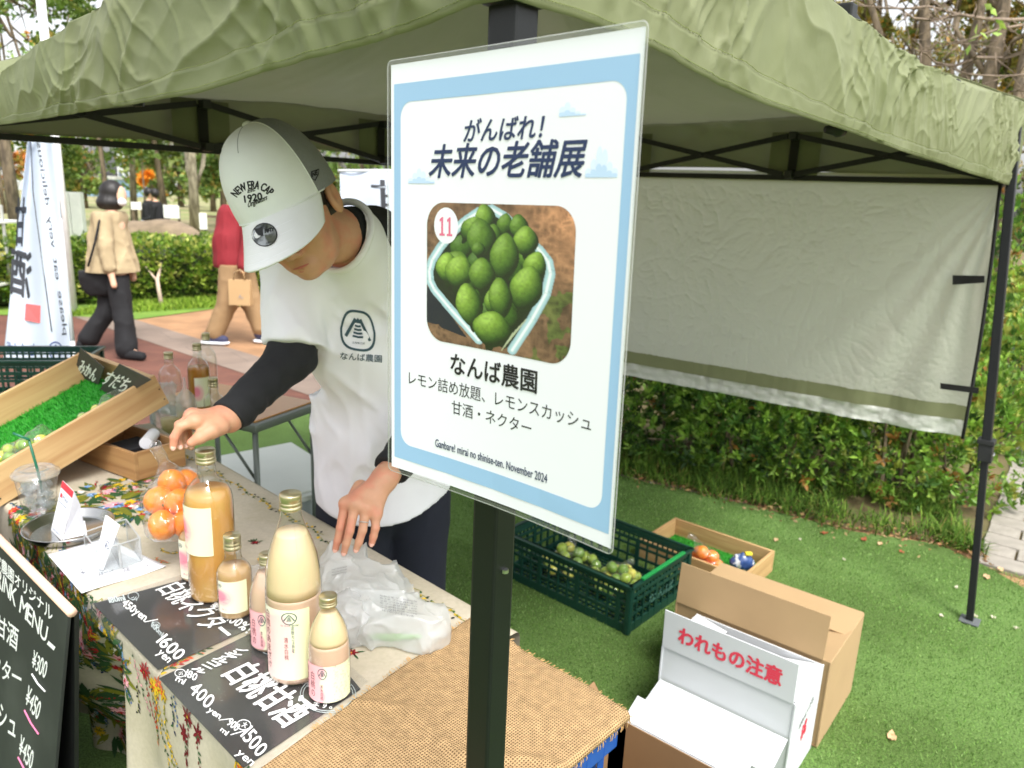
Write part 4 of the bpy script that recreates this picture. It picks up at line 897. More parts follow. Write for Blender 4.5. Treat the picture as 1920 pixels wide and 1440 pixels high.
# the printed photograph: green lemons in a pale blue basket on dry ground
def picture():
    nu, nv = 230, 244; u, v = np.meshgrid(np.linspace(0, 1, nu), np.linspace(0, 1, nv), indexing='ij')
    x = u*1.0; y = v*1.05; Q = np.stack([x, y, x*0], -1)
    g = fbm(Q, 22, 4, 3, True)[..., None]*.5+.5; g2 = fbm(Q, 7, 3, 9)[..., None]*.5+.5
    im = np.array(S(70, 50, 34))*(1-g)+np.array(S(176, 138, 104))*g; im = im*(.12+.85*g2)
    lit = np.clip((x-.5)*2.2, 0, 1)*np.clip(1.1-y*1.6, 0, 1); im = im*(1+1.6*lit[..., None]*np.array([1, .75, .62]))
    gm = (fbm(Q, 9, 3, 21) > .22)&(x > .55)&(y > .55); im[gm] = im[gm]*.4+np.array(S(86, 128, 46))*.6*(g[gm])
    def poly(pts):
        ins = np.zeros(x.shape, bool); n = len(pts)
        for i in range(n):
            x0, y0 = pts[i]; x1, y1 = pts[(i+1) % n]
            if y0 == y1: continue
            c = ((y0 > y) != (y1 > y))&(x < (x1-x0)*(y-y0)/(y1-y0)+x0); ins ^= c
        return ins
    K = lambda pts: [((px-797)/284, (py-378)/300*1.05+0) for px, py in pts]
    dark = poly(K([(797, 560), (815, 575), (885, 660), (797, 640)])); im[dark] = np.array(S(22, 30, 42))
    def seg(p, q, w0, w1, col, sh=1.0):
        p, q = K([p, q]); d = np.array(q)-np.array(p); t = np.clip(((x-p[0])*d[0]+(y-p[1])*d[1])/(d@d), 0, 1); r = np.hypot(x-p[0]-t*d[0], y-p[1]-t*d[1]); w = (w0+(w1-w0)*t)/284
        k = r < w; f = (1-.35*(r/w)**2)[k][:, None]; im[k] = np.array(col)*f*sh
    inside = K([(860, 445), (905, 395), (935, 395), (1000, 440), (1036, 490), (1030, 530), (985, 650), (960, 668), (900, 650), (815, 560), (806, 525), (820, 490)])
    k = poly(inside); im[k] = np.array(S(24, 40, 20))*(.4+.6*g[k])
    rim = [(930, 388), (905, 394), (880, 412), (850, 440), (826, 472), (808, 502), (802, 526), (804, 548), (814, 566), (850, 604), (908, 660)]; rim2 = [(930, 388), (955, 402), (985, 430), (1020, 462), (1036, 482), (1041, 505), (1034, 545), (1010, 600), (975, 668)]
    for R_ in (rim, rim2):
        for a_, b_ in zip(R_[:-1], R_[1:]): seg(a_, b_, 9, 9, S(176, 214, 222))
        for a_, b_ in zip(R_[:-1], R_[1:]): seg(a_, b_, 3.2, 3.2, S(232, 244, 246))
    lem = [(870, 470, 20, 22, 10, .25), (905, 500, 20, 24, 0, .2), (940, 520, 22, 24, 0, .22), (975, 500, 22, 26, 0, .25), (900, 560, 20, 24, 10, .2), (965, 600, 20, 26, 0, .25), (1000, 480, 16, 20, 0, .4), (880, 545, 20, 22, 0, .3), (930, 600, 20, 22, 0, .25), (918, 405, 17, 21, -10, 1), (890, 430, 18, 22, 30, .8), (955, 418, 13, 18, 10, .6), (982, 420, 15, 19, -5, .6), (934, 440, 14, 18, 0, .5), (995, 447, 20, 23, 0, 1.1), (858, 512, 30, 28, 20, .7), (911, 448, 25, 32, -8, .62), (1012, 495, 18, 24, 15, 1.1), (842, 515, 22, 26, 0, 1.2), (866, 522, 26, 29, 10, 1.15), (956, 482, 24, 38, 4, .75), (913, 522, 23, 28, 0, .8), (990, 560, 20, 25, 0, .5), (998, 540, 26, 37, 12, 1.05), (932, 575, 12, 20, 0, .9), (950, 565, 20, 33, -4, .85), (888, 588, 24, 36, -10, 1.15), (935, 632, 34, 30, 8, 1.1), (905, 470, 12, 12, 0, .5)]
    for cx, cy, rx, ry, an, br in lem:
        a = rad(an); rx *= 1.18; ry *= 1.28; cx, cy = (cx-797)/284, (cy-378)/300*1.05; rx, ry = rx/284, ry/284
        dx = x-cx; dy = y-cy; p = (dx*math.cos(a)+dy*math.sin(a))/rx; q = (-dx*math.sin(a)+dy*math.cos(a))/ry
        p = p/np.clip(1-.30*np.abs(q)**1.6, .3, 1); r2 = np.minimum(p*p+q*q, p*p*11+((q-1.0)/.26)**2)   # pointed body plus the nipple
        k = r2 < 1; nz = np.sqrt(np.clip(1-p*p-q*q, 0, 1)); l = np.clip(-.45*p-.55*q+.75*nz, 0, 1)
        base = np.array(S(62, 120, 30)); hi = np.array(S(176, 214, 82)); n_ = fbm(Q, 60, 2, int(cx*90))[..., None]
        c = (base*(.10+.72*l[..., None])+(hi-base)*(l[..., None]**2.6)*.55*br)*(.70+.3*br)*(1+.3*n_); c = c+.35*(np.clip(l-.86, 0, 1)**1.2)[..., None]
        im[k] = c[k]
    for i in range(5):
        seg((1000-i*6, 600+i*8), (975-i*5, 640+i*8), 1, 1, S(186, 196, 160))
    return nu, nv, np.clip(im, 0, 1)
nu, nv, im = picture(); m_pic = M('print_photograph', (0, 0, 0), vcol=True, rough=.45, var=0)
uu, vv = np.meshgrid(np.linspace(0, 1, nu), np.linspace(0, 1, nv), indexing='ij'); rr_ = .075
uc = .190+uu*.614; vc = .316+vv*.320
# round the corners by pulling the border grid points onto the arcs
def cornerfix(U, V, u0, u1, v0, v1, r):
    rv = r*.303/.431; U2, V2 = U.copy(), V.copy()
    for cu, cv, sx, sy in ((u0+r, v0+rv, -1, -1), (u1-r, v0+rv, 1, -1), (u1-r, v1-rv, 1, 1), (u0+r, v1-rv, -1, 1)):
        a = (U-cu)*sx/r; b = (V-cv)*sy/rv; k = (a > 0)&(b > 0); m_ = np.maximum(a, b); h = np.hypot(a, b); f = np.where(h > 0, m_/np.maximum(h, 1e-9), 1)
        U2[k] = (cu+a*f*r*sx)[k]; V2[k] = (cv+b*f*rv*sy)[k]
    return U2, V2
uc, vc = cornerfix(uc, vc, .190, .804, .316, .636, rr_)
i = np.arange(nu*nv).reshape(nu, nv); Fc = np.stack([i[:-1, :-1], i[:-1, 1:], i[1:, 1:], i[1:, :-1]], -1).reshape(-1, 4)
link('photo_print', npmesh('photo_print', pp_(uc.ravel(), vc.ravel(), .0003), Fc, im.reshape(-1, 3)), m_pic, poster)
flat('number_disc', [(.279+.055*math.cos(a), .367+.0405*math.sin(a)) for a in np.linspace(0, 2*math.pi, 33)[:-1]], .0005, m_paper)
for _u in (.262, .296):
    flat('number_print', [(_u-.0045, .385), (_u+.0045, .385), (_u+.0045, .348), (_u-.0015, .348), (_u-.0115, .353), (_u-.0115, .359), (_u-.0045, .3565)], .0007, m_ppink)
    flat('number_print', [(_u-.0125, .390), (_u+.0125, .390), (_u+.0125, .385), (_u-.0125, .385)], .0007, m_ppink)
pgrid('laminate_film', .0, 1.0, .0, 1.0, .0016, m_film, 30, 6, smooth=True)
ol = rrect(-.001, -.001, 1.001, 1.001, .02); il = rrect(.011, .008, .991, .991, .012)
ring('laminate_border', resample(ol, 6), resample(il, 6), .0018, m_film_edge)
lp_ = resample(ol, 6); MB().tube([pp_(a, b, .0012) for a, b in lp_]+[pp_(*lp_[0], .0012)], .00045, 5).build('sealed_edge', MG('laminate_rim', (.75, .78, .76), 1, .1, haze=.35), poster)
for v in (.06, .5): 
    c = pp_(.52, v, -.008); MB().box(c, (.05, .006, .02), PU/np.linalg.norm(PU), PN).build('adhesive_tape', m_film_edge, poster)
# ------------------------------------------------------------------ table and cloths
m_wood = M('pine_wood', S(206, 170, 122), rough=.55, col2=S(178, 136, 88), c2s=4, c2lo=.42, c2hi=.62, var=.10, vs=9, bump=.12, bs=60, stretch=(1, 1, 1))
def woodmat(name, c1, c2, axis, knots=True):
    """grain running along a world direction"""
    m = bpy.data.materials.new(name); m.use_nodes = True; t = m.node_tree; p = t.nodes['Principled BSDF']; p.inputs['Roughness'].default_value = .5
    tc = _n(t, 'ShaderNodeTexCoord'); mp = _n(t, 'ShaderNodeMapping'); ax = np.array(axis, float); ax /= np.linalg.norm(ax)
    q = Vector(ax).to_track_quat('X', 'Z').inverted(); mp.inputs['Rotation'].default_value = q.to_euler(); mp.inputs['Scale'].default_value = (3, 38, 38)
    m2 = _n(t, 'ShaderNodeMapping'); m2.inputs['Rotation'].default_value = (0, 0, 0); m2.inputs['Scale'].default_value = (1, 1, 1)
    n = _n(t, 'ShaderNodeTexNoise'); n.inputs['Scale'].default_value = 1.0; n.inputs['Detail'].default_value = 5; n.inputs['Distortion'].default_value = .7
    vr = _n(t, 'ShaderNodeMapping'); vr.inputs['Rotation'].default_value = q.to_euler(); t.links.new(tc.outputs['Object'], vr.inputs[0])
    sc = _n(t, 'ShaderNodeVectorMath', operation='MULTIPLY'); sc.inputs[1].default_value = (2.6, 40, 40); t.links.new(vr.outputs[0], sc.inputs[0]); t.links.new(sc.outputs[0], n.inputs['Vector'])
    cr = _n(t, 'ShaderNodeMapRange'); cr.inputs[1].default_value = .35; cr.inputs[2].default_value = .68; t.links.new(n.outputs['Fac'], cr.inputs[0])
    mx = _n(t, 'ShaderNodeMix', data_type='RGBA'); mx.inputs[6].default_value = (*c1, 1); mx.inputs[7].default_value = (*c2, 1); t.links.new(cr.outputs[0], mx.inputs[0]); src = mx.outputs[2]
    if knots:
        v = _n(t, 'ShaderNodeTexVoronoi'); v.inputs['Scale'].default_value = 1; s2 = _n(t, 'ShaderNodeVectorMath', operation='MULTIPLY'); s2.inputs[1].default_value = (4.2, 7, 7); t.links.new(vr.outputs[0], s2.inputs[0]); t.links.new(s2.outputs[0], v.inputs['Vector'])
        k = _n(t, 'ShaderNodeMapRange'); k.inputs[1].default_value = .05; k.inputs[2].default_value = .10; k.inputs[3].default_value = 1; k.inputs[4].default_value = 0; t.links.new(v.outputs['Distance'], k.inputs[0])
        m3 = _n(t, 'ShaderNodeMix', data_type='RGBA'); t.links.new(k.outputs[0], m3.inputs[0]); t.links.new(src, m3.inputs[6]); m3.inputs[7].default_value = (*S(140, 96, 62), 1); src = m3.outputs[2]
    t.links.new(src, p.inputs['Base Color']); b = _n(t, 'ShaderNodeBump'); b.inputs['Strength'].default_value = .15; b.inputs['Distance'].default_value = .002; t.links.new(n.outputs['Fac'], b.inputs['Height']); t.links.new(b.outputs[0], p.inputs['Normal'])
    return m
m_steel = M('steel', S(190, 190, 188), rough=.22, metal=1, var=.03)
m_linen = M('linen_cloth', S(190, 181, 163), rough=.85, var=.07, vs=120, bump=.35, bs=500, bdist=.001, col2=S(180, 171, 150), c2s=7, spec=.2)
TD, SL, SR = .535, -1.75, .03
tb = thing('long_table', 'long trestle table under the flower-printed cloth', 'table', T(-.8, .27, -TZ))
MB().box(T(-.86, .275, -.02), (1.74, .50, .03), E1, E2).build('tabletop', m_wood, tb, bevel=.003)
for s_ in (-1.66, -.06):
    for t_ in (.17, .44): MB().bar(T(s_, t_, -.035), T(s_, t_, -TZ), .028).build('leg', m_grey, tb)
def cloth(s, t):
    """table-cloth coordinates -> 3-D: t<0 hangs over the front, t>TD over the back"""
    s = np.asarray(s, float); t = np.asarray(t, float); r = .014; q = r*math.pi/2
    tt = np.clip(t, 0, TD); z = np.zeros_like(s); tt = tt.copy()
    f = np.clip(-t, 0, None); a = np.clip(f/q, 0, 1)*math.pi/2; dr = np.clip(f-q, 0, None)
    tt = tt-np.sin(a)*r; z = z-(1-np.cos(a))*r-dr
    # drape: soft folds that deepen downwards; a deep tuck left of the menu boards
    w_ = np.clip(dr/.5, 0, 1); fold = .022*w_*np.sin(s*17+2*np.sin(s*5))+.012*w_*np.sin(s*39+1)
    tuck = -.15*np.clip((-.48-s)/.05, 0, 1)*np.clip((dr-.03-.30*np.clip((-.62-s)/.25, 0, 1))/.22, 0, 1)
    tt = tt-fold-tuck*1.0-.02*w_+0*s
    g = np.clip(t-TD, 0, None); a = np.clip(g/q, 0, 1)*math.pi/2; dr2 = np.clip(g-q, 0, None)
    tt = tt+np.sin(a)*r+.01*np.sin(s*21)*np.clip(dr2/.2, 0, 1); z = z-(1-np.cos(a))*r-dr2
    Q = np.stack([s, t, 0*s], -1); top = (t > 0)&(t < TD)
    z = z+np.where(top, .0016*(fbm(Q, 7, 3, 2)+.3)+.0012*np.clip(1-np.abs(vnoise(Q, 9, 5))*9, 0, 1), 0)
    return TA+np.multiply.outer(s, E1)+np.multiply.outer(tt, E2)+np.multiply.outer(z+.0, EZ)+EZ*0.0
clo = grid(lambda U, V: cloth(SL+(SR-SL)*U, -.70+(TD+.16+.70)*V), 220, 190, 'tablecloth', m_linen)
setp(clo, 'beige linen cloth printed with bouquets of red, blue and yellow flowers over the long table', 'tablecloth')
# printed flowers: petals and leaves lying in the cloth
PC = dict(red=S(176, 34, 44), dred=S(112, 24, 34), blue=S(66, 98, 156), lblue=S(120, 158, 200), navy=S(40, 48, 84), yel=S(216, 178, 40), oli=S(120, 122, 40), grn=S(52, 84, 50), pink=S(224, 160, 170), wht=S(236, 230, 220), org=S(214, 90, 40), blk=S(34, 36, 40))
fl_s, fl_t, fl_a, fl_l, fl_w, fl_c = [], [], [], [], [], []
def petal(s, t, a, l, w_, c): fl_s.append(s); fl_t.append(t); fl_a.append(a); fl_l.append(l); fl_w.append(w_); fl_c.append(PC[c])
R_ = random.Random(5)
def flower(s, t, r, c, n=9, c2=None, mid='yel'):
    for ring_, (rr2, cc) in enumerate(((r, c), (r*.6, c2 or c))):
        for k in range(n-ring_*2):
            a = 2*math.pi*k/(n-ring_*2)+R_.uniform(-.2, .2)+ring_*.3; petal(s, t, a, rr2*R_.uniform(.8, 1.1), rr2*.34, cc)
    for k in range(5): petal(s, t, R_.uniform(0, 6.28), r*.2, r*.14, mid)
def spray(s, t, a, L, c, n=14, leaf='grn', sz=.008):
    x, y = s, t
    for k in range(n):
        a += R_.uniform(-.15, .15); x += math.cos(a)*L/n; y += math.sin(a)*L/n
        petal(x, y, a+R_.choice((-1, 1))*R_.uniform(.5, 1.2), sz*R_.uniform(.8, 1.6), sz*.55, c if R_.random() < .7 else leaf)
        petal(x-math.cos(a)*L/n, y-math.sin(a)*L/n, a, L/n*1.1, .0016, leaf)
def leaves(s, t, r, n=8, c='grn'):
    for k in range(n): a = R_.uniform(0, 6.28); petal(s+math.cos(a)*r*.3, t+math.sin(a)*r*.3, a, r*R_.uniform(.6, 1.1), r*.2, c)
def bouquet(s, t, R0_, n=9, big=True):
    leaves(s, t, R0_*1.2, 16); leaves(s, t, R0_*1.25, 10, 'oli')
    for k in range(n):
        a = R_.uniform(0, 6.28); r = R0_*R_.uniform(.1, .9); x, y = s+math.cos(a)*r*1.2, t+math.sin(a)*r; typ = R_.randrange(7)
        if typ == 0: flower(x, y, R0_*.34, 'pink', 11, 'red', 'wht')
        elif typ == 1: flower(x, y, R0_*.36, 'dred', 13, 'red', 'blk')
        elif typ == 2: flower(x, y, R0_*.3, 'lblue', 11, 'blue', 'wht')
        elif typ == 3: flower(x, y, R0_*.3, 'red', 9, 'org', 'yel')
        elif typ == 4: flower(x, y, R0_*.3, 'yel', 9, 'oli', 'org')
        elif typ == 5: flower(x, y, R0_*.28, 'wht', 15, 'pink', 'yel')
        else: spray(x, y, a, R0_*.9, R_.choice(('blue', 'navy', 'red', 'yel')), 12)
    for k in range(7): a = R_.uniform(0, 6.28); spray(s+math.cos(a)*R0_*.7, t+math.sin(a)*R0_*.6, a, R0_*.8, R_.choice(('oli', 'grn', 'red', 'yel', 'blue')), 9, sz=.006)
def S2(x, y): return st(x, y)
for x, y, r in ((215, 945, .075), (180, 925, .06), (258, 960, .06), (300, 930, .05), (240, 905, .05), (60, 965, .07), (110, 990, .06)): bouquet(*S2(x, y), r, 8)
for x, y, c in ((275, 1010, 'yel'), (300, 1028, 'yel'), (290, 1045, 'org'), (322, 1035, 'yel')): spray(*S2(x, y), R_.uniform(-.5, 1), .05, c, 9, 'oli', .006)
# dense band along the front edge at the left, running over the fold
for i in range(15):
    s_ = -1.16+i*.047; bouquet(s_, -.03-.03*(i % 3), .048, 5)
for i in range(10): bouquet(-1.2+i*.06, -.14-.03*(i % 2), .05, 5)
# sprays hanging from the fold below the two menu boards
for s_, t_, a, L, c in ((-.50, -.03, -1.5, .12, 'blue'), (-.48, -.03, -1.7, .09, 'lblue'), (-.43, -.02, -1.5, .12, 'pink'), (-.42, -.08, -1.5, .07, 'blk'), (-.385, -.03, -1.5, .13, 'red'), (-.37, -.02, -1.4, .10, 'red'), (-.345, -.04, -1.5, .17, 'yel'), (-.33, -.03, -1.4, .16, 'yel'), (-.315, -.02, -1.6, .15, 'org'), (-.30, -.03, -1.4, .20, 'yel'),
                        (-.26, -.02, -1.5, .07, 'navy'), (-.25, -.01, -1.7, .06, 'blue'), (-.20, -.02, -1.4, .10, 'dred'), (-.215, -.06, -1.55, .17, 'dred'), (-.16, -.03, -1.6, .08, 'dred'), (-.02, -.01, -1.5, .09, 'yel'), (-.01, -.0, -1.3, .08, 'oli'), (-.03, .005, -1.7, .09, 'yel'),
                        (-.44, -.32, -1.5, .25, 'blue'), (-.40, -.34, -1.4, .22, 'oli'), (-.34, -.36, -1.6, .2, 'blk'), (-.12, -.30, -1.5, .2, 'yel'), (-.2, -.42, -1.5, .2, 'blue')):
    spray(s_, t_, a, L, c, int(L*130), R_.choice(('grn', 'oli')), .0085)
    if c in ('yel', 'red', 'org', 'dred'): flower(s_, t_-.01, .02, c, 7, 'org' if c == 'yel' else 'dred')
for x, y in ((520, 1040), (478, 1018), (690, 1190), (660, 1225), (640, 1215)): flower(*S2(x, y), .014, 'dred', 7, 'red'); leaves(*S2(x, y), .022, 5)
for i in range(26):  # dark bouquets low on the left drop
    bouquet(-1.25+R_.uniform(0, .72), -.28-R_.uniform(0, .38), .06, 4)
# red and green ribbon-like spray between the two boards
s0, t0 = S2(300, 1262); s1, t1 = S2(545, 1150); a_ = math.atan2(t1-t0, s1-s0); Lr = math.hypot(s1-s0, t1-t0)
for o, c, l in ((0, 'red', 'grn'), (.010, 'org', 'oli'), (-.008, 'yel', 'grn'), (.016, 'red', 'red')): spray(s0, t0+o, a_, Lr, c, 30, l, .010)
# yellow-green vine near the back edge
for i in range(62):
    s_ = SL+.2+i*.0262; t_ = TD-.045+.006*math.sin(i*1.3)
    petal(s_, t_, R_.uniform(-.4, .4), .026, .002, 'oli')
    for k in range(4): petal(s_+R_.uniform(-.01, .01), t_+R_.uniform(-.006, .006), R_.uniform(0, 6.28), .010, .006, R_.choice(('yel', 'yel', 'oli', 'grn', 'blk')))
ns = len(fl_s); fs, ft, fa, fl, fw = [np.array(q)[:, None] for q in (fl_s, fl_t, fl_a, fl_l, fl_w)]
pu = np.array([0, .3, .7, 1, .7, .3])[None]; pw = np.array([0, .5, .42, 0, -.42, -.5])[None]
sx = fs+np.cos(fa)*pu*fl-np.sin(fa)*pw*fw; sy = ft+np.sin(fa)*pu*fl+np.cos(fa)*pw*fw
P = cloth(sx.ravel(), sy.ravel()); P1_ = cloth(sx.ravel()+.001, sy.ravel()); P2_ = cloth(sx.ravel(), sy.ravel()+.001); nrm = np.cross(P1_-P, P2_-P); nrm /= np.linalg.norm(nrm, axis=1, keepdims=True)
P = P+nrm*(.0009+np.repeat(np.arange(ns) % 13, 6)[:, None]*.00006)
cols = np.repeat(np.array(fl_c)*(1+RNG.uniform(-.25, .25, (ns, 1))), 6, 0)
i = np.arange(ns)*6
link('flower_print', npmesh('flower_print', P, np.concatenate([np.stack([i, i+1, i+4, i+5], 1)*1, np.stack([i+1, i+2, i+3, i+4], 1)]), np.clip(cols, 0, 1)), M('flower_print', (0, 0, 0), vcol=True, rough=.85, var=.2, vs=300, spec=.2), clo, kind='stuff')
# ------------------------------------------------------------------ burlap over the blue crate that continues the table
m_blue = M('blue_plastic', S(30, 74, 150), rough=.4, var=.06)
BC = lambda s, t, z=0.0: T(s, t, z)
bc = thing('blue_plastic_crate', 'blue plastic crate standing on end below the burlap at the table end', 'crate', BC(.19, .30, -TZ))
bs0, bs1, bt0, bt1 = .045, .315, .07, .485
for a_, b_, n_ in (((bs0, bt0), (bs1, bt0), 6), ((bs1, bt0), (bs1, bt1), 9), ((bs1, bt1), (bs0, bt1), 6), ((bs0, bt1), (bs0, bt0), 9)):
    a3, b3 = BC(*a_), BC(*b_); 
    for z, h in ((-.03, .045), (-.2, .02), (-.38, .05), (-.55, .02), (-.735, .045)): MB().bar(a3+EZ*z, b3+EZ*z, .012, h).build('side_rail', m_blue, bc, bevel=.002)
    for k in range(n_+1):
        q = a3+(b3-a3)*k/n_; MB().bar(q-EZ*.02, q-EZ*.75, .010 if k % n_ else .022).build('upright', m_blue, bc)
MB().box(BC((bs0+bs1)/2, (bt0+bt1)/2, -.015), (bs1-bs0, bt1-bt0, .01), E1, E2).build('crate_floor', m_blue, bc)
m_burlap = None
def burlapmat():
    m = bpy.data.materials.new('burlap'); m.use_nodes = True; t = m.node_tree; p = t.nodes['Principled BSDF']; p.inputs['Roughness'].default_value = .95; p.inputs['Specular IOR Level'].default_value = .15
    tc = _n(t, 'ShaderNodeAttribute'); tc.attribute_name = 'st'
    outs = []
    for ax in (0, 1):
        sp = _n(t, 'ShaderNodeSeparateXYZ'); nz = _n(t, 'ShaderNodeTexNoise'); nz.inputs['Scale'].default_value = 25; t.links.new(tc.outputs['Vector'], nz.inputs['Vector'])
        ad = _n(t, 'ShaderNodeVectorMath', operation='MULTIPLY_ADD'); t.links.new(nz.outputs['Color'], ad.inputs[0]); ad.inputs[1].default_value = (.004, .004, 0); t.links.new(tc.outputs['Vector'], ad.inputs[2]); t.links.new(ad.outputs[0], sp.inputs[0])
        mu = _n(t, 'ShaderNodeMath', operation='MULTIPLY'); mu.inputs[1].default_value = 2*math.pi/.0050; t.links.new(sp.outputs[ax], mu.inputs[0])
        si = _n(t, 'ShaderNodeMath', operation='SINE'); t.links.new(mu.outputs[0], si.inputs[0]); outs.append(si.outputs[0])
    mxm = _n(t, 'ShaderNodeMath', operation='MAXIMUM'); t.links.new(outs[0], mxm.inputs[0]); t.links.new(outs[1], mxm.inputs[1])
    mr = _n(t, 'ShaderNodeMapRange'); mr.inputs[1].default_value = -.85; mr.inputs[2].default_value = .25; t.links.new(mxm.outputs[0], mr.inputs[0])
    mx = _n(t, 'ShaderNodeMix', data_type='RGBA'); mx.inputs[6].default_value = (*S(92, 70, 46), 1); mx.inputs[7].default_value = (*S(184, 153, 112), 1); t.links.new(mr.outputs[0], mx.inputs[0])
    n = _n(t, 'ShaderNodeTexNoise'); n.inputs['Scale'].default_value = 60; n.inputs['Detail'].default_value = 5; t.links.new(tc.outputs['Vector'], n.inputs['Vector'])
    r2 = _n(t, 'ShaderNodeMapRange'); r2.inputs[1].default_value = .3; r2.inputs[2].default_value = .7; r2.inputs[3].default_value = .82; r2.inputs[4].default_value = 1.15; t.links.new(n.outputs['Fac'], r2.inputs[0])
    sc = _n(t, 'ShaderNodeVectorMath', operation='SCALE'); t.links.new(mx.outputs[2], sc.inputs[0]); t.links.new(r2.outputs[0], sc.inputs['Scale']); t.links.new(sc.outputs[0], p.inputs['Base Color'])
    b = _n(t, 'ShaderNodeBump'); b.inputs['Strength'].default_value = .8; b.inputs['Distance'].default_value = .0015; t.links.new(mxm.outputs[0], b.inputs['Height']); t.links.new(b.outputs[0], p.inputs['Normal'])
    return m
m_burlap = burlapmat()
bl0 = S2(872, 1168); bl1 = S2(470, 1470)        # left border of the burlap
bc1 = S2(1160, 1352)
def burl(U, V, back=False):
    s_l = bl1[0]+(bl0[0]-bl1[0])*V; t = bl1[1]-.02+(bl0[1]-bl1[1]+.02+.012)*V; sR = .335
    s = s_l+(sR+.004-s_l)*U; z = np.full_like(s, .006); over = np.clip(s-(.322), 0, None); s = np.minimum(s, .322)+np.minimum(over, .01)*.6; z = z-np.clip(over-.002, 0, None)*1.0
    ob = np.clip(t-(.497), 0, None)*(s > .06)
    Q = np.stack([s, t, s*0], 1); z = z+.003*fbm(Q, 9, 3, 6)+.006*np.clip(vnoise(Q, 4, 9), 0, 1)+.006*np.exp(-((s*.8+t*.5-.28+.03*np.sin(t*20))/.012)**2)+.004*np.exp(-((s*.3-t*.9+.17+.02*np.sin(s*25))/.010)**2)-ob*1.2
    return TA+np.outer(s, E1)+np.outer(t, E2)+np.outer(z, EZ)
u, v = np.meshgrid(np.linspace(0, 1, 100), np.linspace(0, 1, 100), indexing='ij'); PB = burl(u.ravel(), v.ravel())
i = np.arange(10000).reshape(100, 100); me = npmesh('burlap', PB, np.stack([i[:-1, :-1], i[1:, :-1], i[1:, 1:], i[:-1, 1:]], -1).reshape(-1, 4), smooth=True)
a = me.attributes.new('st', 'FLOAT_VECTOR', 'POINT'); q = np.zeros((10000, 3), np.float32); s_l = (bl1[0]+(bl0[0]-bl1[0])*v); q[:, 0] = (s_l+(.385-s_l)*u).ravel(); q[:, 1] = ((PB-TA)@E2); a.data.foreach_set('vector', q.ravel())
bu = link('burlap_cloth', me, m_burlap); setp(bu, 'coarse tan burlap cloth over the right end of the stall table', 'burlap'); md = bu.modifiers.new('Solidify', 'SOLIDIFY'); md.thickness = .002
# loose threads along its edges
mb = MB()
for k in range(90):
    v_ = RNG.uniform(.25, 1); p = burl(np.array([.0]), np.array([v_]))[0]; d = -E1*RNG.uniform(.003, .011)+E2*RNG.uniform(-.004, .004)+EZ*RNG.uniform(-.001, .003); mb.tube([p, p+d*.5+EZ*.001, p+d], .0006, 4)
for k in range(80):
    u_ = RNG.uniform(.0, 1); p = burl(np.array([u_]), np.array([1.0]))[0]; d = E2*RNG.uniform(.003, .012)-EZ*RNG.uniform(0, .006); mb.tube([p, p+d*.5, p+d], .0006, 4)
for k in range(70):
    v_ = RNG.uniform(.1, 1); p = burl(np.array([1.0]), np.array([v_]))[0]; d = -EZ*RNG.uniform(.004, .013)+E2*RNG.uniform(-.003, .003); mb.tube([p, p+d*.5+E1*.001, p+d], .0006, 4)
mb.build('fringe', M('burlap_thread', S(190, 152, 100), rough=.9), bu, kind='stuff')
# ------------------------------------------------------------------ laminated chalk-style menu boards lying on the cloth
m_chalk = M('chalkboard_print', S(44, 46, 46), rough=.42, var=.12, vs=14, col2=S(58, 60, 60), c2s=5, coat=.25); m_chk = M('chalk_white', S(240, 242, 240), rough=.6, var=.0); m_chk2 = M('chalk_grey', S(176, 186, 186), rough=.7, var=0)
m_clear = MG('clear_laminate', (.97, .97, .97), .55, .10, haze=.02)
def onT(x, y, h=.004): return pz(x, y, TZ+h)
def lam(label, q, inner):
    t = thing('menu_sheet', label, 'menu board', onT(sum(p[0] for p in q)/4, sum(p[1] for p in q)/4, 0))
    MB().slab([onT(*p, .0042) for p in inner], .0009).build('printed_card', m_chalk, t); MB().slab([onT(*p, .0052) for p in q], .0006).build('laminate', m_clear, t); return t
def ttxt(par, s, BL, BR, TL, mat=None, bold=.02, jit=.05, vertical=False, h=.0064, name='chalk_text'):
    return text(name, s, onT(*BL, h), onT(*BR, h), onT(*TL, h), mat or m_chk, par, bold=bold, jit=jit, vertical=vertical, off=0, nrm=EZ)
m1 = lam('dark menu sheet for the amber nectar bottles, left of the two on the cloth', [(152, 1136), (358, 1072), (510, 1168), (292, 1276)], [(174, 1132), (362, 1082), (492, 1168), (296, 1256)])
ttxt(m1, '白桃ネクター', (291, 1106), (402, 1203), (342, 1088), bold=.009, jit=.02)
ttxt(m1, '450yen／', (224, 1137), (283, 1180), (238, 1120), bold=.012); ttxt(m1, '900ml', (282, 1174), (304, 1196), (286, 1164), m_chk2, bold=.01)
ttxt(m1, '1600', (292, 1204), (330, 1240), (312, 1188), bold=.02); ttxt(m1, 'yen', (290, 1228), (310, 1247), (302, 1218), bold=.012)
ttxt(m1, '小', (244, 1123), (254, 1129), (251, 1116), m_chk2, bold=.02); ttxt(m1, '180ml', (206, 1131), (236, 1126), (202, 1120), m_chk2, bold=.02)
ttxt(m1, '大', (288, 1174), (294, 1178), (294, 1167), m_chk2, bold=.02)
ttxt(m1, '100%！', (424, 1164), (462, 1188), (440, 1150), bold=.02); ttxt(m1, '果汁', (394, 1137), (412, 1150), (404, 1128), bold=.02)
m2 = lam('dark menu sheet for the white peach amazake, nearer the burlap', [(288, 1280), (548, 1150), (690, 1278), (474, 1452)], [(298, 1272), (556, 1146), (676, 1292), (456, 1440)])
ttxt(m2, 'ノンアルコール', (358, 1254), (380, 1264), (448, 1212), bold=.012, jit=.08, vertical=True)
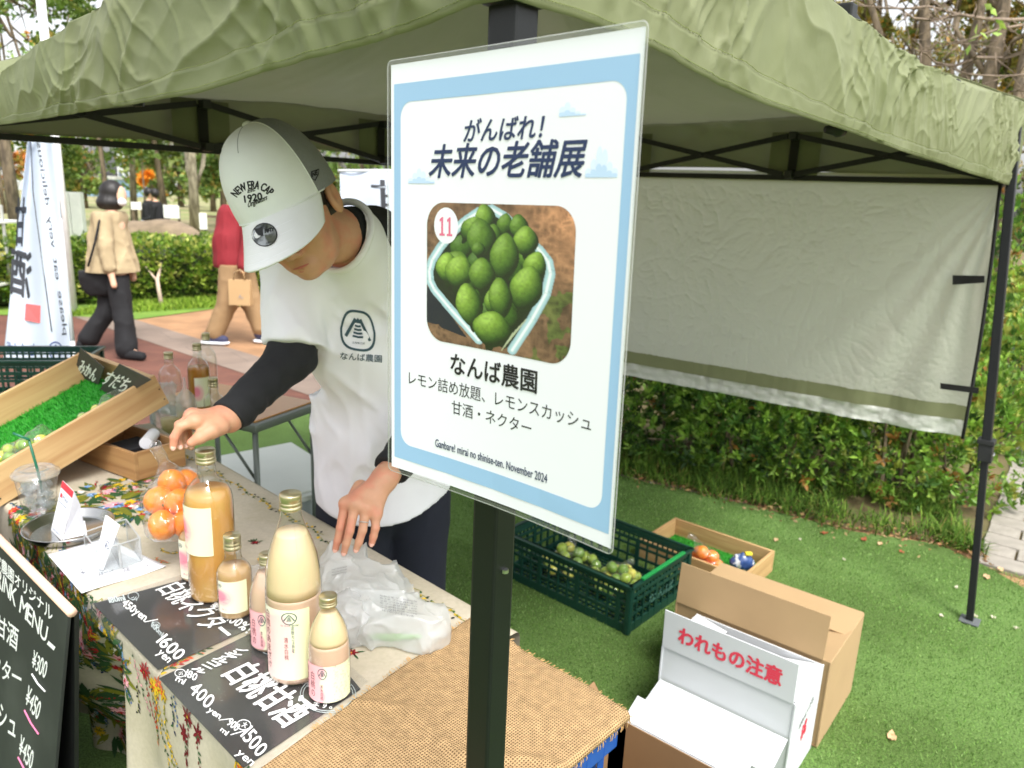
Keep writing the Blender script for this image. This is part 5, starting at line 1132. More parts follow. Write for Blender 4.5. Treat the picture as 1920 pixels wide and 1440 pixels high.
ttxt(m2, '白桃甘酒', (412, 1268), (532, 1366), (476, 1236), bold=.02, jit=.05)
ttxt(m2, '400', (352, 1296), (388, 1330), (370, 1276), bold=.012); ttxt(m2, 'yen／', (386, 1336), (424, 1362), (398, 1322), bold=.012); ttxt(m2, '180', (346, 1268), (366, 1277), (352, 1255), bold=.012); ttxt(m2, 'ml', (328, 1276), (344, 1284), (334, 1266), bold=.012)
ttxt(m2, '1500', (450, 1380), (482, 1422), (472, 1360), bold=.012); ttxt(m2, 'yen', (438, 1416), (466, 1440), (450, 1406), bold=.012); ttxt(m2, '900', (424, 1358), (442, 1372), (434, 1346), bold=.012); ttxt(m2, 'ml', (412, 1370), (424, 1380), (418, 1362), bold=.012); ttxt(m2, '／', (432, 1378), (452, 1390), (448, 1356), bold=.012)
ttxt(m2, 'なんば', (500, 1246), (522, 1258), (510, 1230), bold=.012); ttxt(m2, 'ます。', (586, 1324), (622, 1330), (590, 1312), bold=.012); ttxt(m2, '砂糖不使用', (556, 1278), (586, 1292), (560, 1268), bold=.012)
def ringpath(cx, cy, rx, ry, k, n=28, h=.0066): return [onT(cx+rx*math.cos(a), cy+ry*math.sin(a), h) for a in np.linspace(0, 2*math.pi, n)]
for par, cx, cy, r, in ((m1, 250, 1117, 10), (m1, 292, 1172, 8), (m2, 338, 1262, 10), (m2, 457, 1359, 13)):
    MB().tube(ringpath(cx, cy, r, r*.72, 0), .0006, 5).build('chalk_ring', m_chk if par == m2 else m_chk2, par)
ttxt(m2, '小', (333, 1264), (340, 1268), (339, 1257), bold=.012); ttxt(m2, '大', (452, 1362), (460, 1366), (458, 1352), bold=.012)
for k, r in enumerate((52, 47)): MB().tube(ringpath(615, 1302, r, r*.66, 0), .0007, 5).build('chalk_ring', m_chk2, m2)
MB().tube([onT(*p, .0066) for p in ((476, 1206), (488, 1212), (494, 1224), (506, 1228), (512, 1240))], .0007, 5).build('chalk_squiggle', m_chk2, m2)
# ------------------------------------------------------------------ paper sheet, coin tray, stands
m_sheet = M('white_paper', S(236, 238, 244), rough=.6, var=.02)
ps = thing('paper_notice', 'white paper sheet with handwriting under the metal tray and acrylic boxes', 'paper', onT(200, 1050, 0))
def paperf(U, V):
    q = [onT(90, 1040, .003), onT(196, 1008, .003), onT(312, 1062, .003), onT(153, 1113, .003)]
    P = np.outer((1-U)*(1-V), q[0])+np.outer(U*(1-V), q[1])+np.outer(U*V, q[2])+np.outer((1-U)*V, q[3]); P[:, 2] += .0015*np.sin(U*7)*V+.004*np.clip(V-.9, 0, 1)*10*np.clip(.2-U, 0, 1); return P
grid(paperf, 20, 20, 'sheet', m_sheet, ps, thick=.0004)
m_ink = M('marker_ink', S(70, 72, 86), rough=.6, var=0)
ttxt(ps, '下さい。ご了承ください', (116, 1040), (178, 1102), (124, 1036), m_ink, .0, .06, h=.0052)
ttxt(ps, 'お手にとって', (186, 1084), (214, 1076), (184, 1074), m_ink, .0, .06, h=.0052); ttxt(ps, 'お取り', (232, 1074), (250, 1069), (230, 1065), m_ink, .0, .06, h=.0052); ttxt(ps, 'ください', (258, 1064), (284, 1068), (260, 1056), m_ink, .0, .06, h=.0052)
tc_ = onT(131, 1000, 0); tr = thing('metal_tray', 'round shallow stainless tray holding the red-topped card', 'tray', tc_)
rt = .098; pr = [(.0, .003), (rt*.80, .003), (rt*.86, .006), (rt*.96, .022), (rt, .024), (rt*1.005, .0225), (rt*.97, .019), (rt*.88, .004), (rt*.82, .0008), (.0, .0008)]
MB().lathe(pr, tc_+EZ*.002, 64).build('dish', m_steel, tr, smooth=True)
# folded card with a red header (its code is left out)
def plate(q, th=.001): return MB().slab(q, th)
def vat(x, y, base):   # point above a base point seen at pixel row y
    r = ray(x, y); n = np.array([r[0], r[1]]); k = np.dot(base[:2]-CC[:2], n)/np.dot(n, n); return CC+r*k
m_redp = M('print_red', S(224, 48, 66), rough=.5, var=0); m_gtext = M('print_grey', S(130, 140, 160), rough=.6, var=0)
cs = thing('card_stand', 'folded white card with a red header leaning in the metal tray', 'card stand', onT(118, 1010, 0))
b0, b1 = onT(96, 994, .006), onT(116, 1014, .006); t0_, t1_ = vat(118, 901, b0+E2*.03), vat(139, 922, b1+E2*.03)
cn = np.cross(b1-b0, t0_-b0); cn /= np.linalg.norm(cn); cn = cn if cn@(CC-b0) > 0 else -cn
plate([b0, b1, t1_, t0_]).build('front_leaf', m_sheet, cs)
C4 = lambda u, v, h=.0012: b0+(b1-b0)*u+(t0_-b0)*v+(t1_-t0_-(b1-b0))*u*v+cn*h
MB().slab([C4(0, .87), C4(1, .87), C4(1, 1.0), C4(0, 1.0)], .0004).build('red_header', m_redp, cs)
text('printed_text', 'Pay', C4(.32, .68), C4(.8, .68), C4(.32, .78), m_gtext, cs, off=.0003, nrm=cn); MB().slab([C4(.1, .7), C4(.25, .7), C4(.25, .78), C4(.1, .78)], .0004).build('logo_print', m_redp, cs)
MB().slab([C4(.1, .62), C4(.8, .62), C4(.8, .605), C4(.1, .605)], .0004).build('rule_print', m_gtext, cs); text('printed_text', 'Smart', C4(.15, .05), C4(.8, .05), C4(.15, .10), m_gtext, cs, off=.0003, nrm=cn)
f0, f1 = onT(128, 1010, .006)+E2*.03, onT(160, 1000, .008)
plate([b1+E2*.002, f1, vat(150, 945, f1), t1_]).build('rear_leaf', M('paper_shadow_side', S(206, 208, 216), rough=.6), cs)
plate([onT(118, 1012, .012), onT(163, 1002, .012), onT(160, 985, .02)+EZ*.012, onT(128, 990, .02)+EZ*.012]).build('foot_leaf', m_sheet, cs)
# acrylic boxes and the white logo card
m_acr = MG('clear_acrylic', (.97, .98, .98), 1.0, .03, haze=.03); m_acre = MG('acrylic_edge', (.9, .93, .93), 1.0, .08, haze=.4)
def acry(label, q, h):
    t = thing('acrylic_box', label, 'acrylic box', onT(*q[0], 0)); B = [onT(*p, .004) for p in q]
    for i in range(4):
        a_, b_ = B[i], B[(i+1) % 4]; MB().slab([a_, b_, b_+EZ*h, a_+EZ*h], .002).build('side_panel', m_acr, t); MB().bar(a_+EZ*h, b_+EZ*h, .0024).bar(a_, b_, .002).bar(a_, a_+EZ*h, .0024).build('panel_edge', m_acre, t)
    plate(B, .002).build('base_panel', m_acr, t); return t
acry('clear acrylic box left, holding the white logo card', [(162, 1042), (206, 1026), (226, 1066), (186, 1078)], .058)
acry('clear acrylic box right beside the logo card box', [(210, 1024), (240, 1016), (266, 1052), (228, 1066)], .058)
lc_ = thing('logo_card', 'stack of white cards with a round navy mountain mark in the acrylic box', 'card', onT(190, 1060, 0))
b0, b1 = onT(176, 1062, .008), onT(191, 1068, .008); t0_, t1_ = vat(198, 966, b0+E2*.03+E1*.012), vat(222, 984, b1+E2*.03+E1*.012)
cn = np.cross(b1-b0, t0_-b0); cn /= np.linalg.norm(cn); cn = cn if cn@(CC-b0) > 0 else -cn
for k in range(2): plate([p-cn*.002*k+E1*.003*k for p in (b0, b1, t1_, t0_)], .0012).build('card', m_sheet, lc_)
m_navy = M('mark_navy', S(44, 58, 92), rough=.6, var=0)
def logo(par, Ff, mat, name='round_mark', sq=1.0):
    """round mark with a peaked roof over stacked bars; Ff maps (-1..1,-1..1) -> 3-D (N,3)"""
    a = np.linspace(0, 2*math.pi, 41)[:-1]; rr = 1+.03*np.sin(3*a); o = Ff(np.cos(a)*rr, np.sin(a)*rr*sq); i_ = Ff(np.cos(a)*rr*.86, np.sin(a)*rr*.86*sq)
    mb = MB(); n = len(a); mb.add(list(o)+list(i_), [[k, (k+1) % n, n+(k+1) % n, n+k] for k in range(n)])
    def pl(pts): p = Ff(np.array([q[0] for q in pts]), np.array([q[1] for q in pts])); mb.add(list(p), [list(range(len(pts)))])
    pl([(-.78, -.34), (-.60, -.40), (-.12, .42), (-.12, .62)]); pl([(.78, -.34), (.60, -.40), (.12, .42), (.12, .62)]); pl([(-.12, .42), (.12, .42), (.12, .62), (.04, .56), (-.04, .64), (-.12, .62)])
    for k, w_ in enumerate((.16, .22, .28, .32)): y = .26-k*.19; pl([(-w_, y), (w_, y), (w_*1.04, y-.12), (-w_*1.04, y-.12)])
    return mb.build(name, mat, par)
logo(lc_, lambda x, y: (b0+t1_)/2+cn*.0014+np.outer(x, (b1-b0)*.45)+np.outer(y, (t0_-b0)/np.linalg.norm(t0_-b0)*.012*1.05), m_navy)
# ------------------------------------------------------------------ bottles
m_glass = MG('bottle_glass', (.96, .98, .96), 1.5, .01); m_cap = M('brass_cap', S(196, 186, 150), rough=.28, metal=.85, var=.03)
m_am1 = M('amazake_upper', S(250, 226, 184), rough=.35, var=.02, transl=.25); m_am2 = M('amazake_lower', S(244, 208, 182), rough=.35, var=.02, transl=.25)
m_nec = M('nectar_juice', S(236, 178, 96), rough=.3, col2=S(240, 194, 116), c2s=9, var=.03, transl=.3); m_nec2 = M('nectar_juice_dull', S(214, 172, 118), rough=.3, col2=S(224, 186, 136), c2s=20, var=.03, transl=.3)
m_lab = M('label_print', (0, 0, 0), vcol=True, rough=.5, var=0); m_tred = M('print_plum', S(120, 50, 56), rough=.5, var=0); m_tgrn = M('print_slate', S(66, 92, 96), rough=.5, var=0)
AMZ = [(0, 0), (.86, 0), (.96, .012), (1, .03), (1, .30), (1, .46), (.985, .53), (.94, .60), (.86, .67), (.74, .73), (.60, .785), (.47, .835), (.385, .875), (.35, .91), (.34, .935)]
NEC = [(0, 0), (.86, 0), (.96, .012), (1, .03), (1, .3), (1, .62), (.985, .675), (.93, .715), (.80, .755), (.60, .79), (.44, .812), (.385, .83), (.37, .86), (.36, .93)]
NES = [(0, 0), (.84, 0), (.95, .015), (1, .045), (1, .3), (1, .50), (.98, .55), (.90, .595), (.74, .64), (.58, .675), (.50, .70), (.46, .76), (.44, .86)]
def lab_color(kind):
    def f(U, V):
        c = np.tile(np.array(S(238, 236, 214)), (len(U), 1)); g = np.array(S(232, 236, 176))
        c = c*(1-.7*U[:, None])+g*.7*U[:, None]
        if kind == 'nectar':
            for (cu, cv, r, col, k) in ((.18, .48, .42, S(244, 190, 186), .9), (.10, .52, .27, S(240, 140, 160), .9)):
                d = np.hypot((U-cu)*1.0, (V-cv)*1.35); w_ = np.clip((r-d)/(.35*r), 0, 1)[:, None]*k; c = c*(1-w_)+np.array(col)*w_
        elif kind == 'amazake':
            d = np.hypot((U-.22)*1.0, (V-.42)*.75)+.05*np.sin(U*9)+.03*np.sin(V*14); w_ = np.clip((.44-d)/.05, 0, 1)[:, None]*.85; c = c*(1-w_)+np.array(S(244, 196, 194))*w_
        else:
            w_ = np.clip((.42+.05*np.sin(V*9)-U)/.03, 0, 1)[:, None]; c = c*(1-w_)+np.array(S(244, 184, 188))*w_
            n_ = (vnoise(np.stack([U*60, V*60, U*0], 1), 1, 3) > .45)&(U > .6); c[n_] = np.array(S(176, 180, 160))
        return c
    return f
def bottle(label, base, H, R, prof, liq, level, labz, laba, kind, split=None, cat='bottle', group=None, writing=True, seed=0, capn=None):
    """laba: label start and end angle measured from the direction to the camera (positive to the right in view)"""
    base = np.array(base, float); t = thing('glass_bottle', label, cat, base, 0, group)
    d = CC-base; a0 = math.atan2(d[1], d[0]); c = (0, 0, 0)
    P = [(r*R, z*H) for r, z in prof]; MB().lathe(P, c, 48).build('glass', m_glass, t, world=False, smooth=True)
    rn = P[-1][0]; zt = P[-1][1]
    # screw cap with knurled skirt and rings
    cr = max(rn*1.12, .0148); h = H-zt+.004; z0 = H-h
    MB().lathe([(cr*.97, z0-.002), (cr*1.02, z0), (cr*1.02, z0+h*.16), (cr*.95, z0+h*.2), (cr*.95, z0+h*.26), (cr*1.0, z0+h*.30), (cr*1.0, z0+h*.42), (cr*.955, z0+h*.46), (cr*.955, z0+h*.52), (cr, z0+h*.56), (cr, z0+h*.9), (cr*.95, z0+h), (0, z0+h)], c, 48).build('cap', m_cap, t, world=False, smooth=True).data.polygons.foreach_set('use_smooth', [True]*0 or [True]*len(t.children[-1].data.polygons) if False else [True]*(48*12+1))
    # the drink
    zl = level*H; gi = .0016; pr = []
    for r, z in P:
        if z < zl: pr.append((max(r-gi, 0), max(z, .003)))
    rl = np.interp(zl, [q[1] for q in P[1:]], [q[0] for q in P[1:]])-gi
    if liq is not None:
        if split:
            zs = split*H; lo = [q for q in pr if q[1] < zs]; rs = np.interp(zs, [q[1] for q in P[1:]], [q[0] for q in P[1:]])-gi
            MB().lathe(lo+[(rs, zs), (0, zs)], c, 40).build('sediment', liq[1], t, world=False, smooth=True)
            MB().lathe([(0, zs+.0002), (rs, zs+.0002)]+[q for q in pr if q[1] > zs]+[(rl, zl), (0, zl)], c, 40).build('drink', liq[0], t, world=False, smooth=True)
        else: MB().lathe(pr+[(rl, zl), (0, zl)], c, 40).build('drink', liq[0], t, world=False, smooth=True)
    if labz:
        A0, A1 = a0-rad(laba[1]), a0-rad(laba[0]); Z0, Z1 = labz[0]*H, labz[1]*H; rr_ = R+.0005
        # u runs left to right as the viewer sees it
        def on(u, v, h=0.0): a = a0+rad(laba[0])+(rad(laba[1]-laba[0]))*np.asarray(u, float); return np.stack([(rr_+h)*np.cos(a), (rr_+h)*np.sin(a), Z0+(Z1-Z0)*np.asarray(v, float)], -1)
        lb = grid(lambda U, V: on(U, V), 60, 44, 'paper_label', m_lab, t, world=False, cols=lab_color(kind), thick=0)
        def lt(s, u0, v0, u1, v1, m_, vert=False, b=0.0): text('label_text', s, None, None, None, m_, lb, vertical=vert, fn=lambda x, y: on(u0+(u1-u0)*x, v0+(v1-v0)*y, .0005), world=False)
        if kind == 'amazake':
            lt('白桃のあまざけ', .05, .12, .19, .95, m_tred, True); lt('清水白桃', .50, .30, .58, .62, m_tred, True); lt('倉敷市玉島産', .64, .40, .70, .78, m_tgrn, True); lt('なんば農園', .44, .775, .78, .80, m_tgrn)
            logo(lb, lambda x, y: on(.61+x*.145, .885+y*.085, .0005), m_tgrn)
        elif kind == 'amazake_small':
            lt('白桃の', .14, .12, .25, .80, m_tred, True); lt('あまざけ', -.0, .10, .08, .9, m_tred, True); lt('清水白桃', .36, .08, .41, .5, m_tred, True)
            logo(lb, lambda x, y: on(.40+x*.085, .80+y*.15, .0005), m_tgrn)
        elif kind == 'nectar' and writing:
            lt('白桃ネクター', .16, .44, .44, .48, m_ppink); lt('100%果汁', .18, .33, .36, .36, m_ppink); lt('岡山', .14, .10, .30, .15, m_ppink)
            logo(lb, lambda x, y: on(.10+x*.075, .86+y*.055, .0005), m_tgrn)
    return t
bz = TZ+.0056
bottle('tall bottle of pale amazake with a pink label, largest on the menu sheets', onT(556, 1258, .0056), .338, .0475, AMZ, (m_am1, m_am2), .80, (.045, .44), (-75, 30), 'amazake', split=.475)
bottle('small bottle of pale amazake standing in front of the tall amazake at the burlap edge', onT(619, 1298, .0056), .184, .0345, AMZ, (m_am1, m_am2), .84, (.03, .40), (-80, 70), 'amazake_small', split=.56)
bottle('small bottle of amazake half hidden behind the tall amazake bottle', onT(508, 1206, .0056), .184, .0345, AMZ, (m_am2, m_am2), .80, (.05, .46), (-80, 60), 'amazake_small')
bottle('tall square-shouldered bottle of amber nectar under the reaching hand', onT(402, 1112, .0056), .318, .0475, NEC, (m_nec,), .735, (.34, .665), (-95, 4), 'nectar')
bottle('small bottle of brownish nectar standing in front of the tall nectar bottle', onT(443, 1148, .0056), .170, .0335, NES, (m_nec2,), .60, (.10, .50), (-62, 40), 'nectar')
bottle('small nectar bottle hidden behind the left side of the tall nectar bottle', onT(370, 1080, .0056), .170, .0335, NES, (m_nec2,), .60, (.06, .58), (-70, 60), 'nectar')
# ------------------------------------------------------------------ oranges in a clear bag
m_orange = M('orange_peel', S(240, 142, 34), rough=.36, col2=S(232, 126, 22), c2s=30, var=.04, bump=.35, bs=500, bdist=.0012, sss=.08); m_calyx = M('orange_calyx', S(92, 110, 44), rough=.7)
m_bag = MG('clear_bag_film', (.99, .99, .99), 1.3, .07, haze=.045, bump=.8, bs=26)
def orange(label, c, r, az=0, el=.2, group='oranges in the clear bag on the table'):
    t = thing('orange', label, 'orange', c, 0, group)
    V, Fq = surf(lambda p: ell(p, (0, 0, 0), (r, r, r*.86))-.0012*vnoise(p, 90, 3), (-r*1.2,)*3, (r*1.2,)*3, r/9)
    V2 = V.copy(); R3 = np.array(Euler((el*2, az*.7, az)).to_matrix()); V2 = V2@R3.T
    link('peel', npmesh('peel', V2, Fq, smooth=True), m_orange, t, world=False)
    n = R3@np.array([0, 0, 1.0]); mb = MB()
    for k in range(5): a = 1.2566*k; u = R3@np.array([math.cos(a), math.sin(a), 0]); mb.tube([n*r*.855, n*r*.86+u*.0045], [.0022, .0008], 5)
    mb.build('calyx', m_calyx, t, world=False); return np.array(c, float)
og = [((305, 984), 1.62, .036, 'lowest orange at the front left of the clear bag'), ((346, 982), 1.64, .032, 'orange at the front right of the bag beside the nectar bottle'), ((337, 942), 1.66, .036, 'orange in the middle of the bag'), ((298, 938), 1.66, .035, 'orange at the left side of the bag'),
      ((322, 905), 1.70, .034, 'topmost orange of the bag'), ((352, 903), 1.74, .033, 'orange at the upper right behind the nectar bottle neck'), ((345, 955), 1.74, .034, 'orange at the back of the bag behind the middle one')]
OC = []
for (x, y), D, r, lab in og:
    c = pd(x, y, D); c[2] = max(c[2], TZ+r*.9); r *= .92; OC.append((orange(lab, c, r, RNG.uniform(0, 3), RNG.uniform(.5, 1.3)), r))
def bagof(name, label, cat, balls, mat, tail, inflate=.006, k=.03, h=.004, crk=.0035, group=None):
    lo = np.min([c-r for c, r in balls], 0)-.03; hi = np.max([c+r for c, r in balls], 0)+.03; lo = np.minimum(lo, np.min(tail, 0)-.03); hi = np.maximum(hi, np.max(tail, 0)+.03)
    def f(p):
        d = None
        for c, r in balls: q = np.linalg.norm(p-c.astype(np.float32), axis=-1)-r-inflate; d = q if d is None else smin(d, q, k)
        d = smin(d, chain(p, tail, [.022]+[.010]*(len(tail)-2)+[.017], .01), .02)
        return d+crk*(1-2*np.abs(vnoise(p, 38, 4)))+crk*.6*vnoise(p, 90, 6)
    V, Fq = surf(f, lo, hi, h); V[:, 2] = np.maximum(V[:, 2], lo[2]+.03-.0005) if False else V[:, 2]
    o = link(name, npmesh(name, V, Fq, smooth=True), mat); setp(o, label, cat, group); return o
tl = [OC[4][0]+np.array([-.005, .0, .03]), OC[4][0]+np.array([-.015, 0, .055]), OC[4][0]+np.array([-.028, -.005, .085])]
bagof('plastic_bag', 'clear knotted plastic bag full of oranges beside the nectar bottles', 'bag', OC, m_bag, tl, h=.004)
# ------------------------------------------------------------------ white plastic bags under the hand
m_wbag = MG('white_poly', (.96, .97, .97), 1.2, .12, haze=.5, hcol=(.92, .94, .94), bump=.9, bs=34); m_cwrap = MG('crinkled_wrap', (.97, .97, .97), 1.0, .08, haze=.25, bump=1.0, bs=22)
m_inkg = M('bag_print_grey', S(120, 122, 124), rough=.6, var=0)
def crink(name, label, parts, mat, h=.0032, a1=.010, a2=.005, fl=True, seed=0, cat='bag'):
    lo = np.min([np.array(c)-np.array(r)*1.3 for c, r in parts], 0)-.01; hi = np.max([np.array(c)+np.array(r)*1.3 for c, r in parts], 0)+.01
    def f(p):
        d = None
        for c, r in parts: q = ell(p, c, r); d = q if d is None else smin(d, q, .02)
        q_ = p+.012*np.stack([vnoise(p, 25, seed+20), vnoise(p, 25, seed+21), vnoise(p, 25, seed+22)], -1); d = d-a1*1.5*(1-2*np.abs(vnoise(q_, 15, seed)))**1-a2*1.5*((1-np.abs(vnoise(q_, 36, seed+3)))**3-.3)-.0016*(1-np.abs(vnoise(q_, 90, seed+5)))**3
        return np.maximum(d, TZ+.003-p[..., 2]) if fl else d
    V, Fq = surf(f, lo, hi, h); o = link(name, npmesh(name, V, Fq, smooth=True), mat); setp(o, label, cat); return o
def onp(x, y, z): return pz(x, y, TZ+z)
wb1 = crink('plastic_bag', 'white crumpled plastic bag pinched by the fingers of the vendor', [(onp(655, 1085, .03), (.06, .06, .035)), (onp(690, 1110, .03), (.07, .07, .035)), (onp(720, 1100, .02), (.055, .06, .026)), (onp(650, 1055, .05), (.035, .035, .05))], m_wbag, seed=2)
wb2 = crink('plastic_bag', 'bundled white plastic bags with grey print and a green stripe, nearest the burlap', [(onp(700, 1160, .03), (.06, .05, .036)), (onp(745, 1165, .03), (.07, .05, .038)), (onp(790, 1178, .026), (.045, .045, .034)), (onp(660, 1155, .03), (.04, .04, .038))], m_wbag, seed=7)
wb3 = crink('plastic_bag', 'clear crinkled wrapper lying between the small nectar and the tall amazake bottle', [(onp(488, 1085, .02), (.035, .03, .026)), (onp(495, 1110, .018), (.03, .03, .022))], m_cwrap, h=.003, seed=11)
wb4 = crink('plastic_bag', 'clear crinkled bag over the left end of the white bag bundle', [(onp(655, 1165, .035), (.045, .045, .042))], m_cwrap, h=.003, seed=13)
def bvh(o): return BVHTree.FromPolygons([tuple(v.co) for v in o.data.vertices], [tuple(p.vertices) for p in o.data.polygons])
def hitpx(bv, x, y, off=.0008):
    r = ray(x, y); r = r/np.linalg.norm(r); h = bv.ray_cast(Vector(CC), Vector(r))
    return (np.array(h[0])-r*off) if h[0] is not None else None
def ptext(name, s, o, BL, BR, TL, mat, bold=0.0, jit=0.0, arc=None, off=.0008, bv=None, shear=0.0):
    """writing laid on the curved surface of mesh o, following its shape"""
    bv = bv or bvh(o); V, Fc = layout(s, 0, jit)
    if shear: V[:, 0] += shear*V[:, 1]
    BL, BR, TL = map(np.array, (BL, BR, TL)); sh = [(0, 0)]+([(math.cos(a)*bold, math.sin(a)*bold) for a in np.arange(0, 6.28, 1.05)] if bold else [])
    hpx = np.linalg.norm(TL-BL); wpx = np.linalg.norm(BR-BL); AP = []; AF = []
    # small triangles follow the bend better
    bm = bmesh.new(); me = bpy.data.meshes.new('t'); me.from_pydata([(a, b, 0) for a, b in V], [], Fc); bm.from_mesh(me); bmesh.ops.triangulate(bm, faces=bm.faces[:]); bmesh.ops.subdivide_edges(bm, edges=[e for e in bm.edges if e.calc_length() > .06], cuts=1); bmesh.ops.triangulate(bm, faces=bm.faces[:])
    V = np.array([v.co[:2] for v in bm.verts]); Fc = [[v.index for v in f.verts] for f in bm.faces]; bm.free(); bpy.data.meshes.remove(me)
    for k, (dx, dy) in enumerate(sh):
        q = BL+V[:, :1]*(BR-BL)+V[:, 1:2]*(TL-BL)+np.array([dx, -dy])*hpx
        if arc is not None: q = arc(V[:, 0]+dx*hpx/wpx, V[:, 1]+dy)
        P = []; ok = []
        for x, y in q:
            h = hitpx(bv, x, y, off+k*4e-5); ok.append(h is not None); P.append(h if h is not None else np.zeros(3))
        b = len(AP); AP += P; AF += [[i+b for i in f] for f in Fc if all(ok[i] for i in f)]
    if not AF: return None
    return link(name, npmesh(name, np.array(AP), AF), mat, o)
bv2 = bvh(wb2)
for i in range(6): ptext('bag_print', '取扱注意 プラ容器包装 HDPE レジ袋'[i:i+12], wb2, (712, 1118+i*4.6), (782, 1130+i*4.6), (712, 1114.5+i*4.6), m_inkg, bv=bv2)
ptext('bag_print', '※お子様の手の届かない所', wb2, (716, 1146), (776, 1158), (716, 1141), m_inkg, bv=bv2); bv1 = bvh(wb1)
for i in range(3): ptext('bag_print', 'MADE IN VIETNAM', wb1, (622, 1070+i*5), (650, 1064+i*5), (622, 1067+i*5), m_inkg, bv=bv1)
g_ = [onp(690, 1196, .004), onp(735, 1198, .004), onp(790, 1196, .004)]; MB().tube([p+np.array([.0, 0, .003]) for p in g_], [.006, .008, .004], 8).build('green_stripe', M('green_film', S(120, 190, 80), rough=.3, transl=.3), wb2, smooth=True)
# yellow sachet behind the tall amazake bottle
q = [onT(482, 1048, .012), onT(508, 1036, .016), onT(516, 1048, .014), onT(492, 1062, .006)]; t = thing('yellow_sachet', 'yellow patterned sachet behind the tall amazake bottle', 'sachet', q[0]*np.array([1, 1, 0])+EZ*TZ)
MB().slab(q, .003).build('sachet', M('yellow_film', S(236, 190, 84), rough=.4, col2=S(206, 150, 60), c2s=120, var=.05), t, bevel=.0012)
q = [onT(470, 1110, .008), onT(500, 1100, .012), onT(506, 1128, .01), onT(476, 1140, .004)]; t = thing('pink_packet', 'small pink printed packet beside the small nectar bottle', 'packet', q[0]*np.array([1, 1, 0])+EZ*TZ)
MB().slab(q, .003).build('packet', M('pink_film', S(228, 180, 190), rough=.4, col2=S(210, 200, 200), c2s=60, var=.05), t, bevel=.0012)
# ------------------------------------------------------------------ iced drink
cb_ = onT(76, 962, .0); cup = thing('iced_drink', 'clear plastic cup of ice with lid and green straw at the table edge', 'drink', cb_)
Rb, Rt, Hc = .036, .049, .108; m_cup = MG('cup_plastic', (.98, .99, .99), .9, .03, haze=.04); m_lid = MG('lid_plastic', (.97, .98, .98), 1.0, .05, haze=.14)
MB().lathe([(0, .002), (Rb*.95, .002), (Rb, .006), (Rt, Hc)], (0, 0, 0), 48).build('cup', m_cup, cup, world=False, smooth=True)
MB().lathe([(Rt+.0045, Hc-.004), (Rt+.006, Hc), (Rt+.005, Hc+.004), (Rt-.001, Hc+.006), (Rt-.006, Hc+.014), (Rt*.72, Hc+.016), (Rt*.68, Hc+.011), (Rt*.45, Hc+.011), (Rt*.42, Hc+.014), (Rt*.2, Hc+.014), (0, Hc+.013)], (0, 0, 0), 48).build('lid', m_lid, cup, world=False, smooth=True)
ice = MB(); rr = random.Random(4)
for k in range(90):
    z = rr.uniform(.012, Hc-.012); R = (Rb+(Rt-Rb)*z/Hc)-.011; a = rr.uniform(0, 6.28); r = R*math.sqrt(rr.random()); e = Euler((rr.uniform(0, 3), rr.uniform(0, 3), rr.uniform(0, 3))).to_matrix(); s_ = rr.uniform(.011, .017)
    ice.box((r*math.cos(a), r*math.sin(a), z), (s_, s_*.8, s_*.7), e.col[0], e.col[1], e.col[2])
ice.build('ice', MG('ice', (.93, .95, .96), 1.0, .08, haze=.12, bump=.6, bs=90), cup, world=False, bevel=0, kind='stuff')
m_straw = M('straw_green', S(28, 112, 84), rough=.35, transl=.2, var=0)
s0 = vat(95, 968, cb_+np.array([.004, 0, 0])); s1 = vat(70, 880, cb_); s2 = vat(54, 824, cb_); s3 = vat(24, 812, cb_-E1*.0)
MB().tube([cb_+np.array([.012, .004, .02])-cb_+cb_, s1, s2+(s1-s2)*.05], .0032, 12).tube([s2+(s1-s2)*.05, s2, s3], .0030, 12).build('straw', m_straw, cup, smooth=True)
# ------------------------------------------------------------------ wooden crates at the left end of the table
wa = woodmat('pine_long', S(200, 166, 118), S(176, 134, 88), E2); wbm = woodmat('pine_cross', S(214, 176, 124), S(186, 142, 94), E1)
# small box that props the big one
o0 = onT(255, 903, .004); o1 = onT(349, 873, .004); o2 = onT(206, 878, .004); hh = .082
dx = o1-o0; LX = np.linalg.norm(dx); dx /= LX; dy = np.array([-dx[1], dx[0], 0]); LY = .30
ws = thing('small_wooden_box', 'small pine box with a roll of paper inside, propping up the sloping crate', 'wooden box', o0)
wsm = woodmat('pine_small', S(192, 152, 102), S(166, 122, 78), dx); wsy = woodmat('pine_small_side', S(186, 146, 98), S(158, 116, 74), dy)
def bd(c0, c1, h, th, mat, par, nm='board', side=None, z=0):
    c0 = np.array(c0, float); c1 = np.array(c1, float); d = (c1-c0); L = np.linalg.norm(d); d /= L; n = np.array([-d[1], d[0], 0]); 
    return MB().box((c0+c1)/2+EZ*(h/2+z)+n*(side or 0), (L, th, h), d, n, EZ).build(nm, mat, par, bevel=.0015)
bd(o0+dx*.012, o1, hh, .012, wsm, ws, side=.006); bd(o0+dy*LY+dx*.012, o1+dy*LY, hh, .012, wsm, ws, side=-.006)
bd(o0, o0+dy*LY, hh, .012, wsy, ws, side=-.006); bd(o1-dx*.001+dy*.013, o1+dy*(LY-.013), hh, .012, wsy, ws, side=.008)
MB().box(o0+dx*LX/2+dy*LY/2+EZ*.006, (LX-.03, LY-.03, .006), dx, dy).build('bottom_board', wsm, ws)
rl_ = o0+dx*.10+dy*.09+EZ*.085; t = thing('paper_roll', 'white roll of paper lying in the small pine box', 'roll', rl_-EZ*.02)
